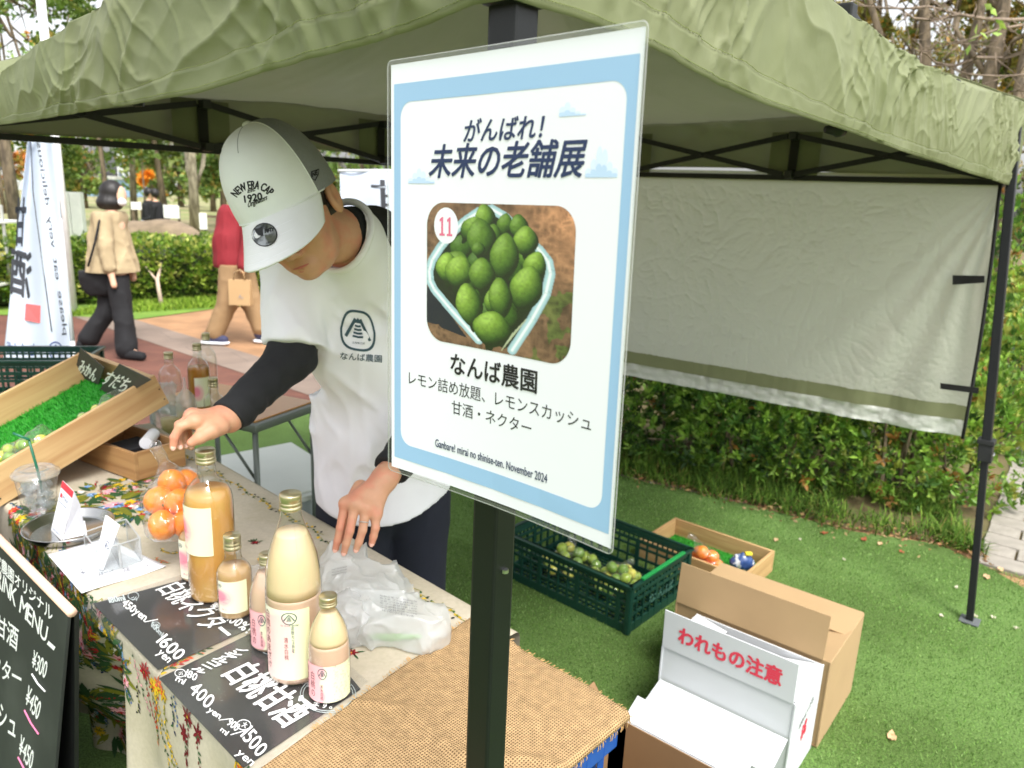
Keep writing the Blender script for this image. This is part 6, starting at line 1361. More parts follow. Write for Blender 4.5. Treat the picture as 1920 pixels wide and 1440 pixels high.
MB().tube([rl_-dx*.03-dy*.04, rl_+dx*.035+dy*.02], .018, 20).build('roll', m_sheet, t, bevel=0); MB().tube([rl_+dx*.034+dy*.0195, rl_+dx*.0362+dy*.0215], .006, 12).build('core', M('dark_core', S(60, 56, 52)), t)
dk = bd(o0+dx*.03+dy*.14, o1-dx*.03+dy*.14, .05, .1, M('dark_cloth', S(36, 36, 40), rough=.9), ws, 'dark_contents', z=.012)
# the sloping crate
bl = onT(14, 942, .004); ct = math.radians(22); az_ = math.radians(-5); ch_ = E2*math.cos(az_)+E1*math.sin(az_); cw = E2*math.sin(az_)-E1*math.cos(az_); cu_ = ch_*math.cos(ct)+EZ*math.sin(ct); cn_ = -ch_*math.sin(ct)+EZ*math.cos(ct)
r_hi = None; LC, WC, HC_ = .47, .47, .10
# length from the upper end seen at (318, 782)
best = min(np.linspace(.44, .50, 21), key=lambda L: abs(proj(bl+cu_*L)[0]-318)); LC = best
wc = thing('sloping_wooden_crate', 'shallow pine crate lined with artificial grass, tilted up to the right', 'wooden crate', bl)
wcl = woodmat('crate_long', S(204, 172, 124), S(182, 142, 96), cu_); wcs = woodmat('crate_side', S(202, 170, 122), S(178, 138, 94), cw)
bo = bl-cu_*.02
def cb(a, b, c): return bo+cu_*a+cw*b+cn_*c
Lc2 = LC+.02
def hb(a0, a1, b0_, b1_, c0, c1, nm, mat): return MB().hexa([cb(a0, b0_, c0), cb(a1, b0_, c0), cb(a1, b1_, c0), cb(a0, b1_, c0), cb(a0, b0_, c1), cb(a1, b0_, c1), cb(a1, b1_, c1), cb(a0, b1_, c1)]).build(nm, mat, wc, bevel=.0015)
hb(0, Lc2, 0, .013, 0, HC_, 'long_board', wcl); hb(0, Lc2, WC-.013, WC, 0, HC_, 'long_board', wcl); hb(Lc2-.015, Lc2-.002, .014, WC-.014, .001, HC_-.001, 'end_board', wcs); hb(.002, .015, .014, WC-.014, .001, HC_-.001, 'end_board', wcs); hb(.016, Lc2-.016, .014, WC-.014, .001, .008, 'bottom_board', wcl)
for c in (.02, .055): 
    p = cb(Lc2-.008, -.0006, c); MB().tube([p, p-cw*.0012], .0022, 8).build('nail', m_black, wc)
    p = cb(.012, -.0006, c); MB().tube([p, p-cw*.0012], .0022, 8).build('nail', m_black, wc)
# artificial grass liner: real short blades
mg = M('liner_green', S(48, 146, 44), rough=.7, var=.1, vs=40); Nn = 9000; ua, ub = RNG.uniform(.02, Lc2-.02, Nn), RNG.uniform(.018, WC-.018, Nn)
MB().hexa([cb(*q) for q in ((.017, .015, .009), (Lc2-.017, .015, .009), (Lc2-.017, WC-.015, .009), (.017, WC-.015, .009), (.017, .015, .013), (Lc2-.017, .015, .013), (Lc2-.017, WC-.015, .013), (.017, WC-.015, .013))]).build('grass_liner', mg, wc)
P = bo+np.outer(ua, cu_)+np.outer(ub, cw)+cn_*.012; D = cn_+RNG.normal(size=(Nn, 3))*.45
link('grass_pile', leaf_mesh('grass_pile', P, D, RNG.uniform(.009, .015, Nn), pal(Nn, [S(40, 150, 40), S(70, 176, 58), S(30, 120, 36)]), .16), m_leafd, wc, kind='stuff')
# chalk tags standing in the crate
m_tag = M('tag_chalkboard', S(62, 62, 58), rough=.7, var=.12, vs=30)
def tag(label, q, th, lines):
    """q: four pixels TL TR BR BL; the card stands in a plane across the crate"""
    O_ = cb(th, .1, .05); n = (cu_*.8+EZ*.25-cw*0); n /= np.linalg.norm(n); P = [ppl(x, y, O_, cu_) for x, y in q]
    t = thing('price_tag', label, 'price tag', P[3]); MB().slab(P, .003).build('card', m_tag, t, bevel=.0008)
    nn = np.cross(P[1]-P[0], P[3]-P[0]); nn /= np.linalg.norm(nn); nn = nn if nn@(CC-P[0]) > 0 else -nn
    for s, a, b, c in lines: text('chalk_text', s, *[ppl(x, y, O_+nn*.0022, cu_) for x, y in (a, b, c)], m_chk, t, bold=.012, jit=.1, nrm=nn)
tag('dark chalk tag reading mikan at the raised end of the sloping crate', [(151, 652), (196, 690), (170, 762), (134, 730)], Lc2-.045, [('みかん', (146, 696), (176, 718), (154, 672)), ('300', (148, 738), (163, 750), (152, 726))])
tag('dark chalk tag reading sudachi in front of the mikan tag', [(224, 682), (284, 712), (198, 762), (170, 752)], Lc2-.062, [('すだち', (189, 718), (230, 736), (206, 694)), ('100', (176, 750), (198, 756), (184, 740))])
# bags of green citrus
m_cit = [M('citrus_green', S(160, 186, 64), rough=.4, var=.08, vs=30, sss=.05), M('citrus_yellow', S(214, 210, 84), rough=.4, var=.08, vs=30, sss=.05), M('citrus_dark', S(120, 156, 56), rough=.4, var=.08, vs=30)]
def fruit(c, r, mat, label, group, name='green_citrus'):
    key = ('cit', mat.name); me = bpy.data.meshes.get(name+'_'+mat.name)
    if me is None:
        bm = bmesh.new(); bmesh.ops.create_icosphere(bm, subdivisions=3, radius=1)
        for v in bm.verts: v.co.z *= .92; v.co += v.co*(.02*noise.noise(v.co*2)); v.co *= (1-.05*math.exp(-((v.co.z-.92)/.12)**2))
        me = bpy.data.meshes.new(name+'_'+mat.name); bm.to_mesh(me); bm.free(); me.materials.append(mat); me.polygons.foreach_set('use_smooth', [True]*len(me.polygons))
    o = bpy.data.objects.new(name, me); COL.objects.link(o); o.location = [float(q) for q in c]; o.scale = (r, r, r); o.rotation_euler = (RNG.uniform(0, 3), RNG.uniform(0, 3), 0); setp(o, label, 'citrus', group); return (np.array(c, float), r)
def citbag(place, axes, n, r, label, flabel, group, spread, tail, film=None):
    B = []; X, Y, Z = axes; tries = 0
    while len(B) < n and tries < 4000:
        tries += 1; a, b, c = RNG.uniform(-1, 1, 3); 
        if a*a+b*b+c*c > 1: continue
        p = place+X*a*spread[0]+Y*b*spread[1]+Z*(abs(c)*spread[2]+r)
        if all(np.linalg.norm(p-q) > r*1.75 for q, _ in B): B.append((p, r))
    for k, (p, _) in enumerate(B): fruit(p, r*RNG.uniform(.92, 1.05), m_cit[[0, 0, 1, 2][k % 4]], flabel, group)
    bagof('plastic_bag', label, 'bag', B, film or m_bag, [place+t_ for t_ in tail], .003, .02, .005, .0025)
axc = (cu_, cw, cn_)
citbag(cb(.36*LC/.5, .10, .014), axc, 14, .0165, 'clear bag of green citrus, higher of the two bags in the sloping crate', 'small green-yellow citrus in the higher bag of the sloping crate', 'citrus in the higher bag', (.075, .05, .03), [cu_*.04+cn_*.05, cu_*.085+cn_*.05+cw*.01, cu_*.12+cn_*.045])
citbag(cb(.15*LC/.5, .13, .014), axc, 18, .0165, 'clear bag of green citrus, lower of the two bags in the sloping crate', 'small green-yellow citrus in the lower bag of the sloping crate', 'citrus in the lower bag', (.09, .075, .035), [-cw*.02+cn_*.05, cu_*.03+cn_*.06, cu_*.06+cn_*.06])
# ------------------------------------------------------------------ green mesh crates
m_gcr = M('crate_dark_green', S(18, 58, 48), rough=.38, var=.08, vs=20); m_hnd = M('crate_handle_green', S(30, 140, 70), rough=.35)
def mesh_crate(label, o, X, Y, LX, LY, H, nx=13, ny=8, hand=True, word=None):
    o = np.array(o, float); t = thing('green_plastic_crate', label, 'crate', o); Pn = lambda a, b, z: o+X*a+Y*b+EZ*z
    sides = [(0, 0, X, LX, nx, -Y), (0, LY, X, LX, nx, Y), (0, 0, Y, LY, ny, -X), (LX, 0, Y, LY, ny, X)]
    for a, b, d, L, n, nn in sides:
        w_ = MB(); p0 = Pn(a, b, 0)
        for z, h in ((.018, .036), (H*.36, .010), (H*.60, .010), (H*.74, .014), (H*.855, .008), (H-.012, .024)): w_.box(p0+d*L/2+EZ*z, (L, .007, h), d, nn, EZ)
        for k in range(n+1):
            q = p0+d*L*k/n; wide = k in (0, n) or k % 4 == 0; w_.box(q+EZ*H*.38, (.018 if wide else .007, .009, H*.72), d, nn, EZ)
        for k in range(n*2+1): w_.box(p0+d*L*k/(2*n)+EZ*H*.86, (.006, .006, H*.24), d, nn, EZ)
        w_.box(p0+d*L/2+nn*.008+EZ*(H-.004), (L+.024, .022, .008), d, nn, EZ)
        w_.build('side_panel', m_gcr, t)
    b_ = MB()
    for k in range(1, nx*2): b_.box(Pn(LX*k/(nx*2), LY/2, .012), (.006, LY-.01, .006), X, Y, EZ)
    for k in range(1, ny*2): b_.box(Pn(LX/2, LY*k/(ny*2), .016), (LX-.01, .006, .006), X, Y, EZ)
    b_.build('crate_floor', m_gcr, t)
    for a, b in ((0, 0), (LX, 0), (LX, LY), (0, LY)): MB().box(Pn(a, b, H/2), (.024, .024, H*.995), X, Y).build('corner_post', m_gcr, t, bevel=.005)
    if hand: MB().box(Pn(LX+.010, LY/2, H+.006), (.016, LY*.72, .010), X, Y).build('handle', m_hnd, t, bevel=.003)
    if word: nn = X; text('moulded_text', word, Pn(LX+.0075, LY*.30, H*.36), Pn(LX+.0075, LY*.72, H*.36), Pn(LX+.0075, LY*.30, H*.56), M('crate_mark', S(70, 110, 100), rough=.5), t, bold=.015, jit=.05, nrm=nn)
    return t
cN, cR = pz(1175, 1190), pz(1283, 1112); gy = cR-cN; GLY = np.linalg.norm(gy); gy /= GLY; gx = np.array([gy[1], -gy[0], 0]); GLX = .63; GH = .205
mesh_crate('dark green mesh crate with bagged yellow-green citrus standing on the turf', cN-gx*GLX+np.array([0, 0, .002]), gx, gy, GLX, GLY, GH, 13, 9, True, 'なんば')
go = cN-gx*GLX
citbag(go+gx*.42+gy*GLY*.5+EZ*.02, (gx, gy, EZ), 20, .024, 'clear bag of yellow-green citrus at the right in the mesh crate', 'yellow-green citrus in the right bag of the mesh crate', 'citrus in the right bag of the mesh crate', (.10, .11, .07), [EZ*.10, EZ*.12+gx*.03, EZ*.135+gx*.055+gy*.03])
citbag(go+gx*.2+gy*GLY*.45+EZ*.02, (gx, gy, EZ), 22, .024, 'clear bag of yellow-green citrus at the left in the mesh crate behind the pole', 'yellow-green citrus in the left bag of the mesh crate', 'citrus in the left bag of the mesh crate', (.12, .12, .08), [EZ*.10, EZ*.14+gx*.02, EZ*.16])
# crates behind the sloping crate (stacked, the top one seen)
sx_ = np.array([math.cos(.2), math.sin(.2), 0]); sy_ = np.array([-sx_[1], sx_[0], 0]); ob = pd(147, 672, 3.0); STZ = ob[2]; ob = ob*np.array([1, 1, 0])-sx_*.52
for k in range(4):
    mesh_crate(['dark green crate at the bottom of the stack behind the sloping wooden crate', 'dark green crate second from the bottom of the stack behind the sloping crate', 'dark green crate third from the bottom of the stack behind the sloping crate', 'topmost dark green mesh crate behind the raised sloping crate'][k], ob+EZ*(STZ/4*k+.002), sx_, sy_, .52, .26, STZ/4-.008, 11, 5, False)
# ------------------------------------------------------------------ wooden tray crate on the turf
wT = pz(1266, 971, .10); wR = pz(1453, 1034, .10); tx = wR-wT; TLX = np.linalg.norm(tx); tx /= TLX; ty = np.array([tx[1], -tx[0], 0])*1.0; TLY = .33; TH = .10
wt = thing('wooden_tray_crate', 'shallow pine crate with a bag of oranges on the turf behind the green mesh crate', 'wooden crate', pz(1350, 1060))
wtl = woodmat('tray_long', S(202, 168, 120), S(176, 136, 92), tx); wty = woodmat('tray_side', S(196, 160, 112), S(170, 130, 86), ty)
wo_ = np.array([wT[0], wT[1], .003])
bd(wo_, wo_+tx*TLX, TH, .013, wtl, wt, side=-.0065); bd(wo_+ty*TLY, wo_+ty*TLY+tx*TLX, TH, .013, wtl, wt, side=.0065); bd(wo_+ty*.014, wo_+ty*(TLY-.014), TH-.001, .013, wty, wt, side=.0065); bd(wo_+tx*TLX+ty*.014, wo_+tx*TLX+ty*(TLY-.014), TH-.001, .013, wty, wt, side=-.0065)
MB().box(wo_+tx*TLX/2+ty*TLY/2+EZ*.008, (TLX-.03, TLY-.03, .008), tx, ty).build('bottom_board', wtl, wt); MB().box(wo_+tx*TLX/2+ty*TLY/2+EZ*.016, (TLX-.03, TLY-.03, .006), tx, ty).build('grass_liner', mg, wt)
Nn = 4000; P = wo_+np.outer(RNG.uniform(.02, TLX-.02, Nn), tx)+np.outer(RNG.uniform(.02, TLY-.02, Nn), ty)+EZ*.018
link('grass_pile', leaf_mesh('grass_pile', P, EZ+RNG.normal(size=(Nn, 3))*.45, RNG.uniform(.009, .015, Nn), pal(Nn, [S(40, 140, 40), S(70, 166, 58), S(30, 110, 36)]), .16), m_leafd, wt, kind='stuff')
B = []
pc = pz(1318, 1052, .06)
for k, (a, b, z) in enumerate(((-.06, -.03, .0), (0, -.04, .0), (.06, -.02, .0), (-.04, .035, .0), (.025, .03, .0), (-.02, 0, .045), (.04, .0, .045), (.085, .02, .0), (-.085, 0, .01), (0, .02, .06))):
    c = pc*np.array([1, 1, 0])+EZ*(.05+z)+tx*a+ty*b; B.append((orange('mandarin in the clear bag in the wooden tray crate', c, .030, RNG.uniform(0, 3), .6, 'mandarins in the tray crate'), .03))
bagof('plastic_bag', 'clear bag of mandarins in the wooden tray crate on the turf', 'bag', B, m_bag, [B[5][0]+EZ*.03, B[5][0]+EZ*.05-tx*.02, B[5][0]+EZ*.06-tx*.05], .004, .025, .006, .003)
t = thing('blue_package', 'crumpled dark blue package with a yellow mark in the wooden tray crate', 'package', pz(1385, 1068, .02))
V, Fq = surf(lambda p: ell(p, (0, 0, .05), (.055, .035, .05))+.006*(1-2*np.abs(vnoise(p, 22, 3)))+.003*(1-2*np.abs(vnoise(p, 60, 4))), (-.08, -.06, -.02), (.08, .06, .13), .004)
c = pz(1390, 1066, .04)*np.array([1, 1, 0])+EZ*.02; link('film', npmesh('film', V+c, Fq, smooth=True), M('blue_film', S(52, 78, 130), rough=.35, col2=S(206, 210, 214), c2s=26, c2lo=.58, c2hi=.62, var=.05), t); MB().box(c+np.array([.02, -.01, .098]), (.03, .02, .012)).build('yellow_mark', M('yellow_mark', S(232, 214, 60)), t, bevel=.004)
# ------------------------------------------------------------------ cardboard boxes on the turf
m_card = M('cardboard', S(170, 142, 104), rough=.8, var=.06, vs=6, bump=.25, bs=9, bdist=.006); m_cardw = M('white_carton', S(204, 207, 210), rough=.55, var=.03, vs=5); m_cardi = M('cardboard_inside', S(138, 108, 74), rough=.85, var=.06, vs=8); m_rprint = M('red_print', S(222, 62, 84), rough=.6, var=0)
nb = pz(1530, 1403); rb = pz(1594, 1296); by = rb-nb; BLY = np.linalg.norm(by); by /= BLY; bx = np.array([-by[1], by[0], 0])*1.0
if bx[0] > 0: bx = -bx    # bx points to the left-back along the long side
def zat(P, y):   # height above ground point P that is seen at pixel row y
    return min(np.linspace(0, 1, 1001), key=lambda q: abs(proj(np.array([P[0], P[1], q]))[1]-y))
BH = zat(nb, 1243); BLX = .50
cb1 = thing('cardboard_box', 'tall brown cardboard box with one flap standing up behind the white carton', 'cardboard box', nb)
def wall(par, a, b, z0, z1, mat, th=.005, nm='side_panel'): return MB().slab([a+EZ*z0, b+EZ*z0, b+EZ*z1, a+EZ*z1], th).build(nm, mat, par, bevel=.001)
c00, c10, c11, c01 = nb, nb+bx*BLX, nb+bx*BLX+by*BLY, nb+by*BLY
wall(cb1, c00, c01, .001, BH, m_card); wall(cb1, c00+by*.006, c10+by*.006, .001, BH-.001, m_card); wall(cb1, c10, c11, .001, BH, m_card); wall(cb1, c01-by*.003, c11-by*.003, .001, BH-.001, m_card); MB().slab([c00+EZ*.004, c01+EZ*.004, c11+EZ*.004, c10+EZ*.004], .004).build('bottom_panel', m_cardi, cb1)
f_ = lambda P, z: P+EZ*z
MB().slab([f_(c01, BH+.003), f_(c11, BH+.003), f_(c11-by*BLY*.47, BH-.004), f_(c01-by*BLY*.47, BH-.004)], .004).build('top_flap', m_card, cb1, bevel=.001)
MB().slab([f_(c00+by*.01, BH-.002), f_(c01-by*.02, BH-.002), f_(c01-by*.03+bx*.11, BH-.022), f_(c00+by*.02+bx*.11, BH-.022)], .004).build('end_flap', m_card, cb1, bevel=.001)
fu = EZ*.14+by*.012; MB().slab([f_(c00+bx*.02, BH), f_(c10, BH), f_(c10, BH)+fu, f_(c00+bx*.02, BH)+fu], .004).build('raised_flap', m_card, cb1, bevel=.001)
# white carton with red warning
WNp = nb-by*.012; 
wgap = .012; WY = .245; WX = .40; wn = nb-by*(WY+wgap)-bx*(-.015); WH = zat(wn, 1322)
cw1 = thing('white_carton', 'open white carton with red Japanese warning on its raised flap', 'carton', wn)
d00, d10, d11, d01 = wn, wn+bx*WX, wn+bx*WX+by*WY, wn+by*WY
wall(cw1, d00, d01, .001, WH, m_cardw); wall(cw1, d00+by*.006, d10+by*.006, .001, WH-.001, m_cardw); wall(cw1, d10, d11, .001, WH, m_cardw); wall(cw1, d01-by*.003, d11-by*.003, .001, WH-.001, m_cardw); MB().slab([f_(d00, .004), f_(d01, .004), f_(d11, .004), f_(d10, .004)], .004).build('bottom_panel', m_cardi, cw1)
fu = EZ*.125-by*.004; F0, F1 = f_(d10, WH+.001), f_(d00+bx*.004, WH+.001)
wf = MB().slab([F0, F1, F1+fu, F0+fu], .004).build('raised_flap', m_cardw, cw1, bevel=.001)
nn = np.cross(F1-F0, fu); nn /= np.linalg.norm(nn); nn = nn if nn@(CC-F0) > 0 else -nn
q = lambda u, v: F0+(F1-F0)*u+fu*v+nn*.0028
text('warning_text', 'われもの注意', q(.13, .30), q(.90, .30), q(.13, .74), m_rprint, wf, bold=.035, nrm=nn)
MB().slab([f_(d00+by*.01, WH), f_(d01-by*.006, WH), f_(d01-by*.02+bx*.11, WH-.02), f_(d00+by*.03+bx*.12, WH+.01)], .004).build('end_flap', m_cardw, cw1, bevel=.001); MB().slab([f_(d10+by*.01, WH), f_(d11-by*.006, WH), f_(d11-by*.02-bx*.11, WH-.01), f_(d10+by*.03-bx*.11, WH+.015)], .004).build('end_flap', m_cardw, cw1, bevel=.001)
nE = -bx; e_ = lambda u, v: d00+(d01-d00)*u+EZ*WH*v+nE*.0032
text('printed_text', '400mL×12本', e_(.28, .58), e_(.74, .70), e_(.26, .66), m_pblack, cw1, nrm=nE, off=0); text('red_seal_print', '桃', e_(.42, .38), e_(.60, .42), e_(.41, .56), m_rprint, cw1, bold=.03, nrm=nE, off=0)
# the nearer open carton, brown inside
n3 = pz(1395, 1470, .30)*np.array([1, 1, 0]); B3 = thing('open_carton', 'open white carton with brown inside and folded flaps at the bottom edge', 'carton', n3)
H3 = .30; e11 = pz(1157, 1343, H3)*np.array([1, 1, 0]); q_ = pz(1343, 1442, H3)*np.array([1, 1, 0]); xx = e11-q_; xx /= np.linalg.norm(xx); yy = np.array([xx[1], -xx[0], 0]); yy = yy if yy[1] > 0 else -yy
e01 = e11-xx*.36; e00, e10 = e01-yy*.27, e11-yy*.27
def wall2(a, b, nn, nm='side_panel'):
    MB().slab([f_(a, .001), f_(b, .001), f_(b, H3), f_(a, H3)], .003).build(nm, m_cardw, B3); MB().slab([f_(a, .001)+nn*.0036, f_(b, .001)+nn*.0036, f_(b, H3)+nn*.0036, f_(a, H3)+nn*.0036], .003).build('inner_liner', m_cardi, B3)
wall2(e00, e01, xx); wall2(e10, e11, -xx); wall2(e00+xx*.006, e10-xx*.006, yy); wall2(e01+xx*.006, e11-xx*.006, -yy); MB().slab([f_(e00, .004), f_(e01, .004), f_(e11, .004), f_(e10, .004)], .004).build('bottom_panel', m_cardi, B3)
MB().slab([f_(e11-xx*.02, H3+.002), f_(e01+xx*.02, H3+.002), f_(e01+xx*.02, H3)+EZ*.035+yy*.065, f_(e11-xx*.02, H3)+EZ*.035+yy*.065], .004).build('far_flap', m_cardw, B3, bevel=.001)
# the white carton's own front flap folded down towards the open carton
g0, g1 = f_(d10, WH*.62)-by*.003, f_(d00, WH*.62)-by*.003; MB().slab([g0+bx*-.005, g1+bx*.004, g1+bx*.004-by*.12-EZ*.035, g0-bx*.005-by*.12-EZ*.035], .004).build('front_flap', m_cardw, cw1, bevel=.001)
MB().slab([f_(e10+yy*.02, H3+.001), f_(e11-yy*.02, H3+.001), f_(e11-yy*.03, H3)+EZ*.09+xx*.06, f_(e10+yy*.03, H3)+EZ*.09+xx*.06], .004).build('left_flap', m_cardi, B3, bevel=.001)
# white lidded storage box on the turf behind the table
sA, sB, sC = pz(546, 828, .26), pz(420, 852, .26), pz(700, 925, .26); sb = thing('storage_box', 'translucent storage box with a white lid on the turf behind the table', 'storage box', pz(545, 900)); sx = sC-sA; sx = sx/np.linalg.norm(sx); sy = np.array([sx[1], -sx[0], 0]); SXL, SYL = .72, .50
so = sA*np.array([1, 1, 0]); m_tub = M('tub_translucent', S(196, 204, 206), rough=.35, transl=.4, var=.03)
ctr = so+sx*SXL/2+sy*SYL/2; MB().box(ctr+EZ*.118, (SXL-.06, SYL-.06, .23), sx, sy).build('tub', m_tub, sb, bevel=.012); MB().box(ctr+EZ*.245, (SXL, SYL, .026), sx, sy).box(ctr+EZ*.262, (SXL-.07, SYL-.07, .008), sx, sy).build('lid', M('lid_white', S(208, 214, 206), rough=.5, var=.03), sb, bevel=.005)
# ------------------------------------------------------------------ small folding table with spare bottles
ft = thing('folding_table', 'small grey folding table with amber top behind the stall table', 'table', pz(400, 905)); ZF = .70
fc = pz(478, 797, ZF); fx = np.array([math.cos(2.72), math.sin(2.72), 0]); fy = np.array([-fx[1], fx[0], 0]); fy = fy if fy[1] > 0 else -fy
fw_, fd_ = .62, .40; fc0 = fc*np.array([1, 1, 0]); ctr = fc0+fx*fw_/2+fy*fd_/2
m_gm = M('grey_metal', S(120, 128, 124), rough=.4, metal=.3, var=.06); MB().box(ctr+EZ*(ZF-.02), (fw_, fd_, .035), fx, fy).build('frame_rim', m_gm, ft, bevel=.012); MB().box(ctr+EZ*(ZF+.0005), (fw_-.05, fd_-.05, .006), fx, fy).build('tabletop', M('amber_top', S(196, 140, 70), rough=.35, var=.06), ft, bevel=.002)
for a, b, a2 in ((.03, .03, .10), (fw_-.03, .03, fw_-.10), (.03, fd_-.03, .10), (fw_-.03, fd_-.03, fw_-.1)): MB().tube([fc0+fx*a+fy*b+EZ*(ZF-.03), fc0+fx*a+fy*b+EZ*.005], .0115, 10).build('leg', m_gm, ft, smooth=True)
for b in (.03, fd_-.03): MB().tube([fc0+fx*.03+fy*b+EZ*.45, fc0+fx*.22+fy*b+EZ*(ZF-.04)], .006, 8).build('brace', m_gm, ft, smooth=True)
def onF(x, y): return pz(x, y, ZF+.004)
bottle('empty clear square-shouldered bottle at the left on the folding table', onF(325, 790), .27, .040, NEC, None, .0, None, None, '')
bottle('tall bottle of orange juice with a peach label on the folding table', onF(378, 786), .30, .040, NEC, (M('juice_orange', S(206, 140, 56), rough=.3, transl=.3, var=.03),), .70, (.20, .58), (-25, 60), 'nectar', writing=False)
bottle('clear bottle with white cap behind the orange juice bottle', onF(394, 765), .31, .036, NEC, None, .0, None, None, '')
bottle('small empty clear bottle at the right on the folding table', onF(404, 800), .19, .036, NES, None, .0, None, None, '')
cpos = onF(322, 812); cp = thing('tasting_cups', 'clear plastic bag and cups with pale juice on the folding table', 'cups', cpos)
MB().lathe([(0, .001), (.030, .001), (.042, .11)], (0, 0, 0), 32).build('cup', m_cup, cp, world=False, smooth=True); MB().lathe([(0, .003), (.028, .003), (.0335, .055), (0, .055)], (0, 0, 0), 32).build('drink', M('pale_juice', S(222, 206, 150), rough=.3, transl=.3), cp, world=False, smooth=True)
wb5 = crink('plastic_bag', 'clear plastic bag standing open among the spare bottles', [(onF(312, 790)+EZ*.06, (.05, .05, .08))], m_cwrap, h=.006, a1=.012, a2=.005, fl=False, seed=21)
bottle_extra = thing('squeeze_bottle', 'tapered clear dispenser with a white tip on the folding table', 'dispenser', onF(352, 806))
MB().lathe([(0, .0), (.034, .0), (.036, .01), (.036, .10), (.030, .13), (.006, .16), (.004, .20), (0, .20)], (0, 0, 0), 28).build('body', MG('cloudy_plastic', (.97, .97, .95), .8, .1, haze=.25), bottle_extra, world=False, smooth=True); MB().lathe([(0, .004), (.033, .004), (.034, .07), (0, .07)], (0, 0, 0), 28).build('drink', bpy.data.materials['pale_juice'], bottle_extra, world=False, smooth=True)
# ------------------------------------------------------------------ chalkboard menu standing in front of the table
cbO = T(0, -.085, .0); kn_ = (-E2*1.0+EZ*.10); kn_ /= np.linalg.norm(kn_)
K_ = lambda x, y, o=0.0: ppl(x, y, cbO+kn_*o, kn_)
ck = thing('chalkboard_sign', 'standing black chalkboard with the drink menu and a pale top edge at the lower left', 'chalkboard', T(-1.2, -.1, -TZ))
TRc, BRc = K_(131, 1152), K_(103, 1470); TLc = K_(-150, 868); dU = TLc-TRc; dn = BRc-TRc; L_ = np.linalg.norm(dn); dn = dn/L_
m_board = M('blackboard', S(34, 38, 36), rough=.75, col2=S(60, 64, 60), c2s=3, c2lo=.5, c2hi=.75, var=.15, vs=9); m_edge = M('pale_wood_edge', S(226, 188, 166), rough=.5, var=.04)
ht = .86; BR2, BL2 = TRc+dn*ht, TLc+dn*ht
MB().slab([TLc, TRc, BR2, BL2], .006).build('board', m_board, ck, bevel=.001)
MB().tube([TLc+EZ*.004-kn_*.004, (TLc*.5+TRc*.5)+EZ*.005-kn_*.004, TRc+EZ*.002-kn_*.004], .009, 10).build('top_edge', m_edge, ck, smooth=True)
MB().slab([TLc-kn_*.012, TRc-kn_*.012, BR2+E2*.07, BL2+E2*.07], .008).build('rear_panel', m_blackp, ck)
for q0, q1 in ((BR2, BR2+E2*.07), (BL2, BL2+E2*.07)): MB().bar(q0-EZ*0, q1, .012).build('hinge_stay', m_black, ck)
m_pk = M('chalk_pink', S(238, 130, 170), rough=.7, var=0)
def ktx(s, a, b, c, bold=.012, mat=None): text('chalk_text', s, K_(*a, .0036), K_(*b, .0036), K_(*c, .0036), mat or m_chk, ck, bold=bold, jit=.06, nrm=kn_, off=0)
ktx('なんば農園オリジナル', (-30, 1040), (98, 1168), (-30, 1014)); ktx('DRINK MENU', (-18, 1082), (86, 1208), (-15, 1052)); ktx('ー', (88, 1208), (100, 1221), (92, 1200))
ktx('白桃甘酒', (-40, 1160), (32, 1222), (-38, 1122)); ktx('¥300', (58, 1250), (84, 1274), (64, 1218)); ktx('白桃ネクター', (-60, 1230), (38, 1296), (-58, 1196)); ktx('¥450', (46, 1318), (70, 1352), (54, 1284)); ktx('レモンスカッシュ', (-90, 1292), (28, 1388), (-88, 1252)); ktx('¥450', (34, 1412), (58, 1446), (40, 1376))
for a, b, m_ in (((60, 1264), (84, 1296), m_chk), ((46, 1332), (72, 1376), m_pk), ((34, 1420), (58, 1458), m_pk)): MB().tube([K_(*a, .0042), K_((a[0]+b[0])/2-1, (a[1]+b[1])/2+2, .0042), K_(*b, .0042)], .0016, 6).build('chalk_underline', m_, ck)
# ------------------------------------------------------------------ the vendor
m_sk = M('skin', S(198, 150, 120), rough=.5, var=.07, vs=40, col2=S(202, 138, 112), c2s=22, bump=.25, bs=300, sss=.05, bdist=.001, spec=.35); m_tee = M('white_tshirt', S(232, 232, 238), rough=.85, var=.02, vs=20, bump=.15, bs=500, bdist=.001, spec=.2)
m_bk = M('black_jersey', S(24, 25, 28), rough=.85, var=.12, vs=40, bump=.2, bs=300); m_tr = M('navy_trousers', S(22, 26, 40), rough=.9, var=.1, vs=30)
m_nail = M('nail', S(226, 178, 160), rough=.3, var=0)
man = thing('person', 'vendor in a white cap and white T-shirt over black sleeves, bending over the bottles', 'person', pz(760, 1330, 0))
def head_frame(cx, cy, D, f, u):
    """camera-space face and crown directions -> world frame; returns centre and 3x3 rows (left, front, up)"""
    f = np.array(f, float); u = np.array(u, float); u /= np.linalg.norm(u); f = f-u*(f@u); f /= np.linalg.norm(f); l = np.cross(u, f)*-1
    l = np.cross(f, u); l = -l      # his left
    A = np.array([RW@l, RW@f, RW@u]); return pd(cx, cy, D), A
SC_, HA = head_frame(513, 326, 1.40, (-.10, -.53, .84), (-.38, .80, .46))
if proj(SC_+HA[0]*.1)[0] < proj(SC_)[0]: HA[0] *= -1
HC = SC_-HA[2]*.05
def hl(p): return (p-HC.astype(np.float32))@HA.T.astype(np.float32)
def hw(x, y, z): return HC+HA[0]*x+HA[1]*y+HA[2]*z
neck0, neckb = hw(0, -.03, -.09), pd(654, 444, 1.575)
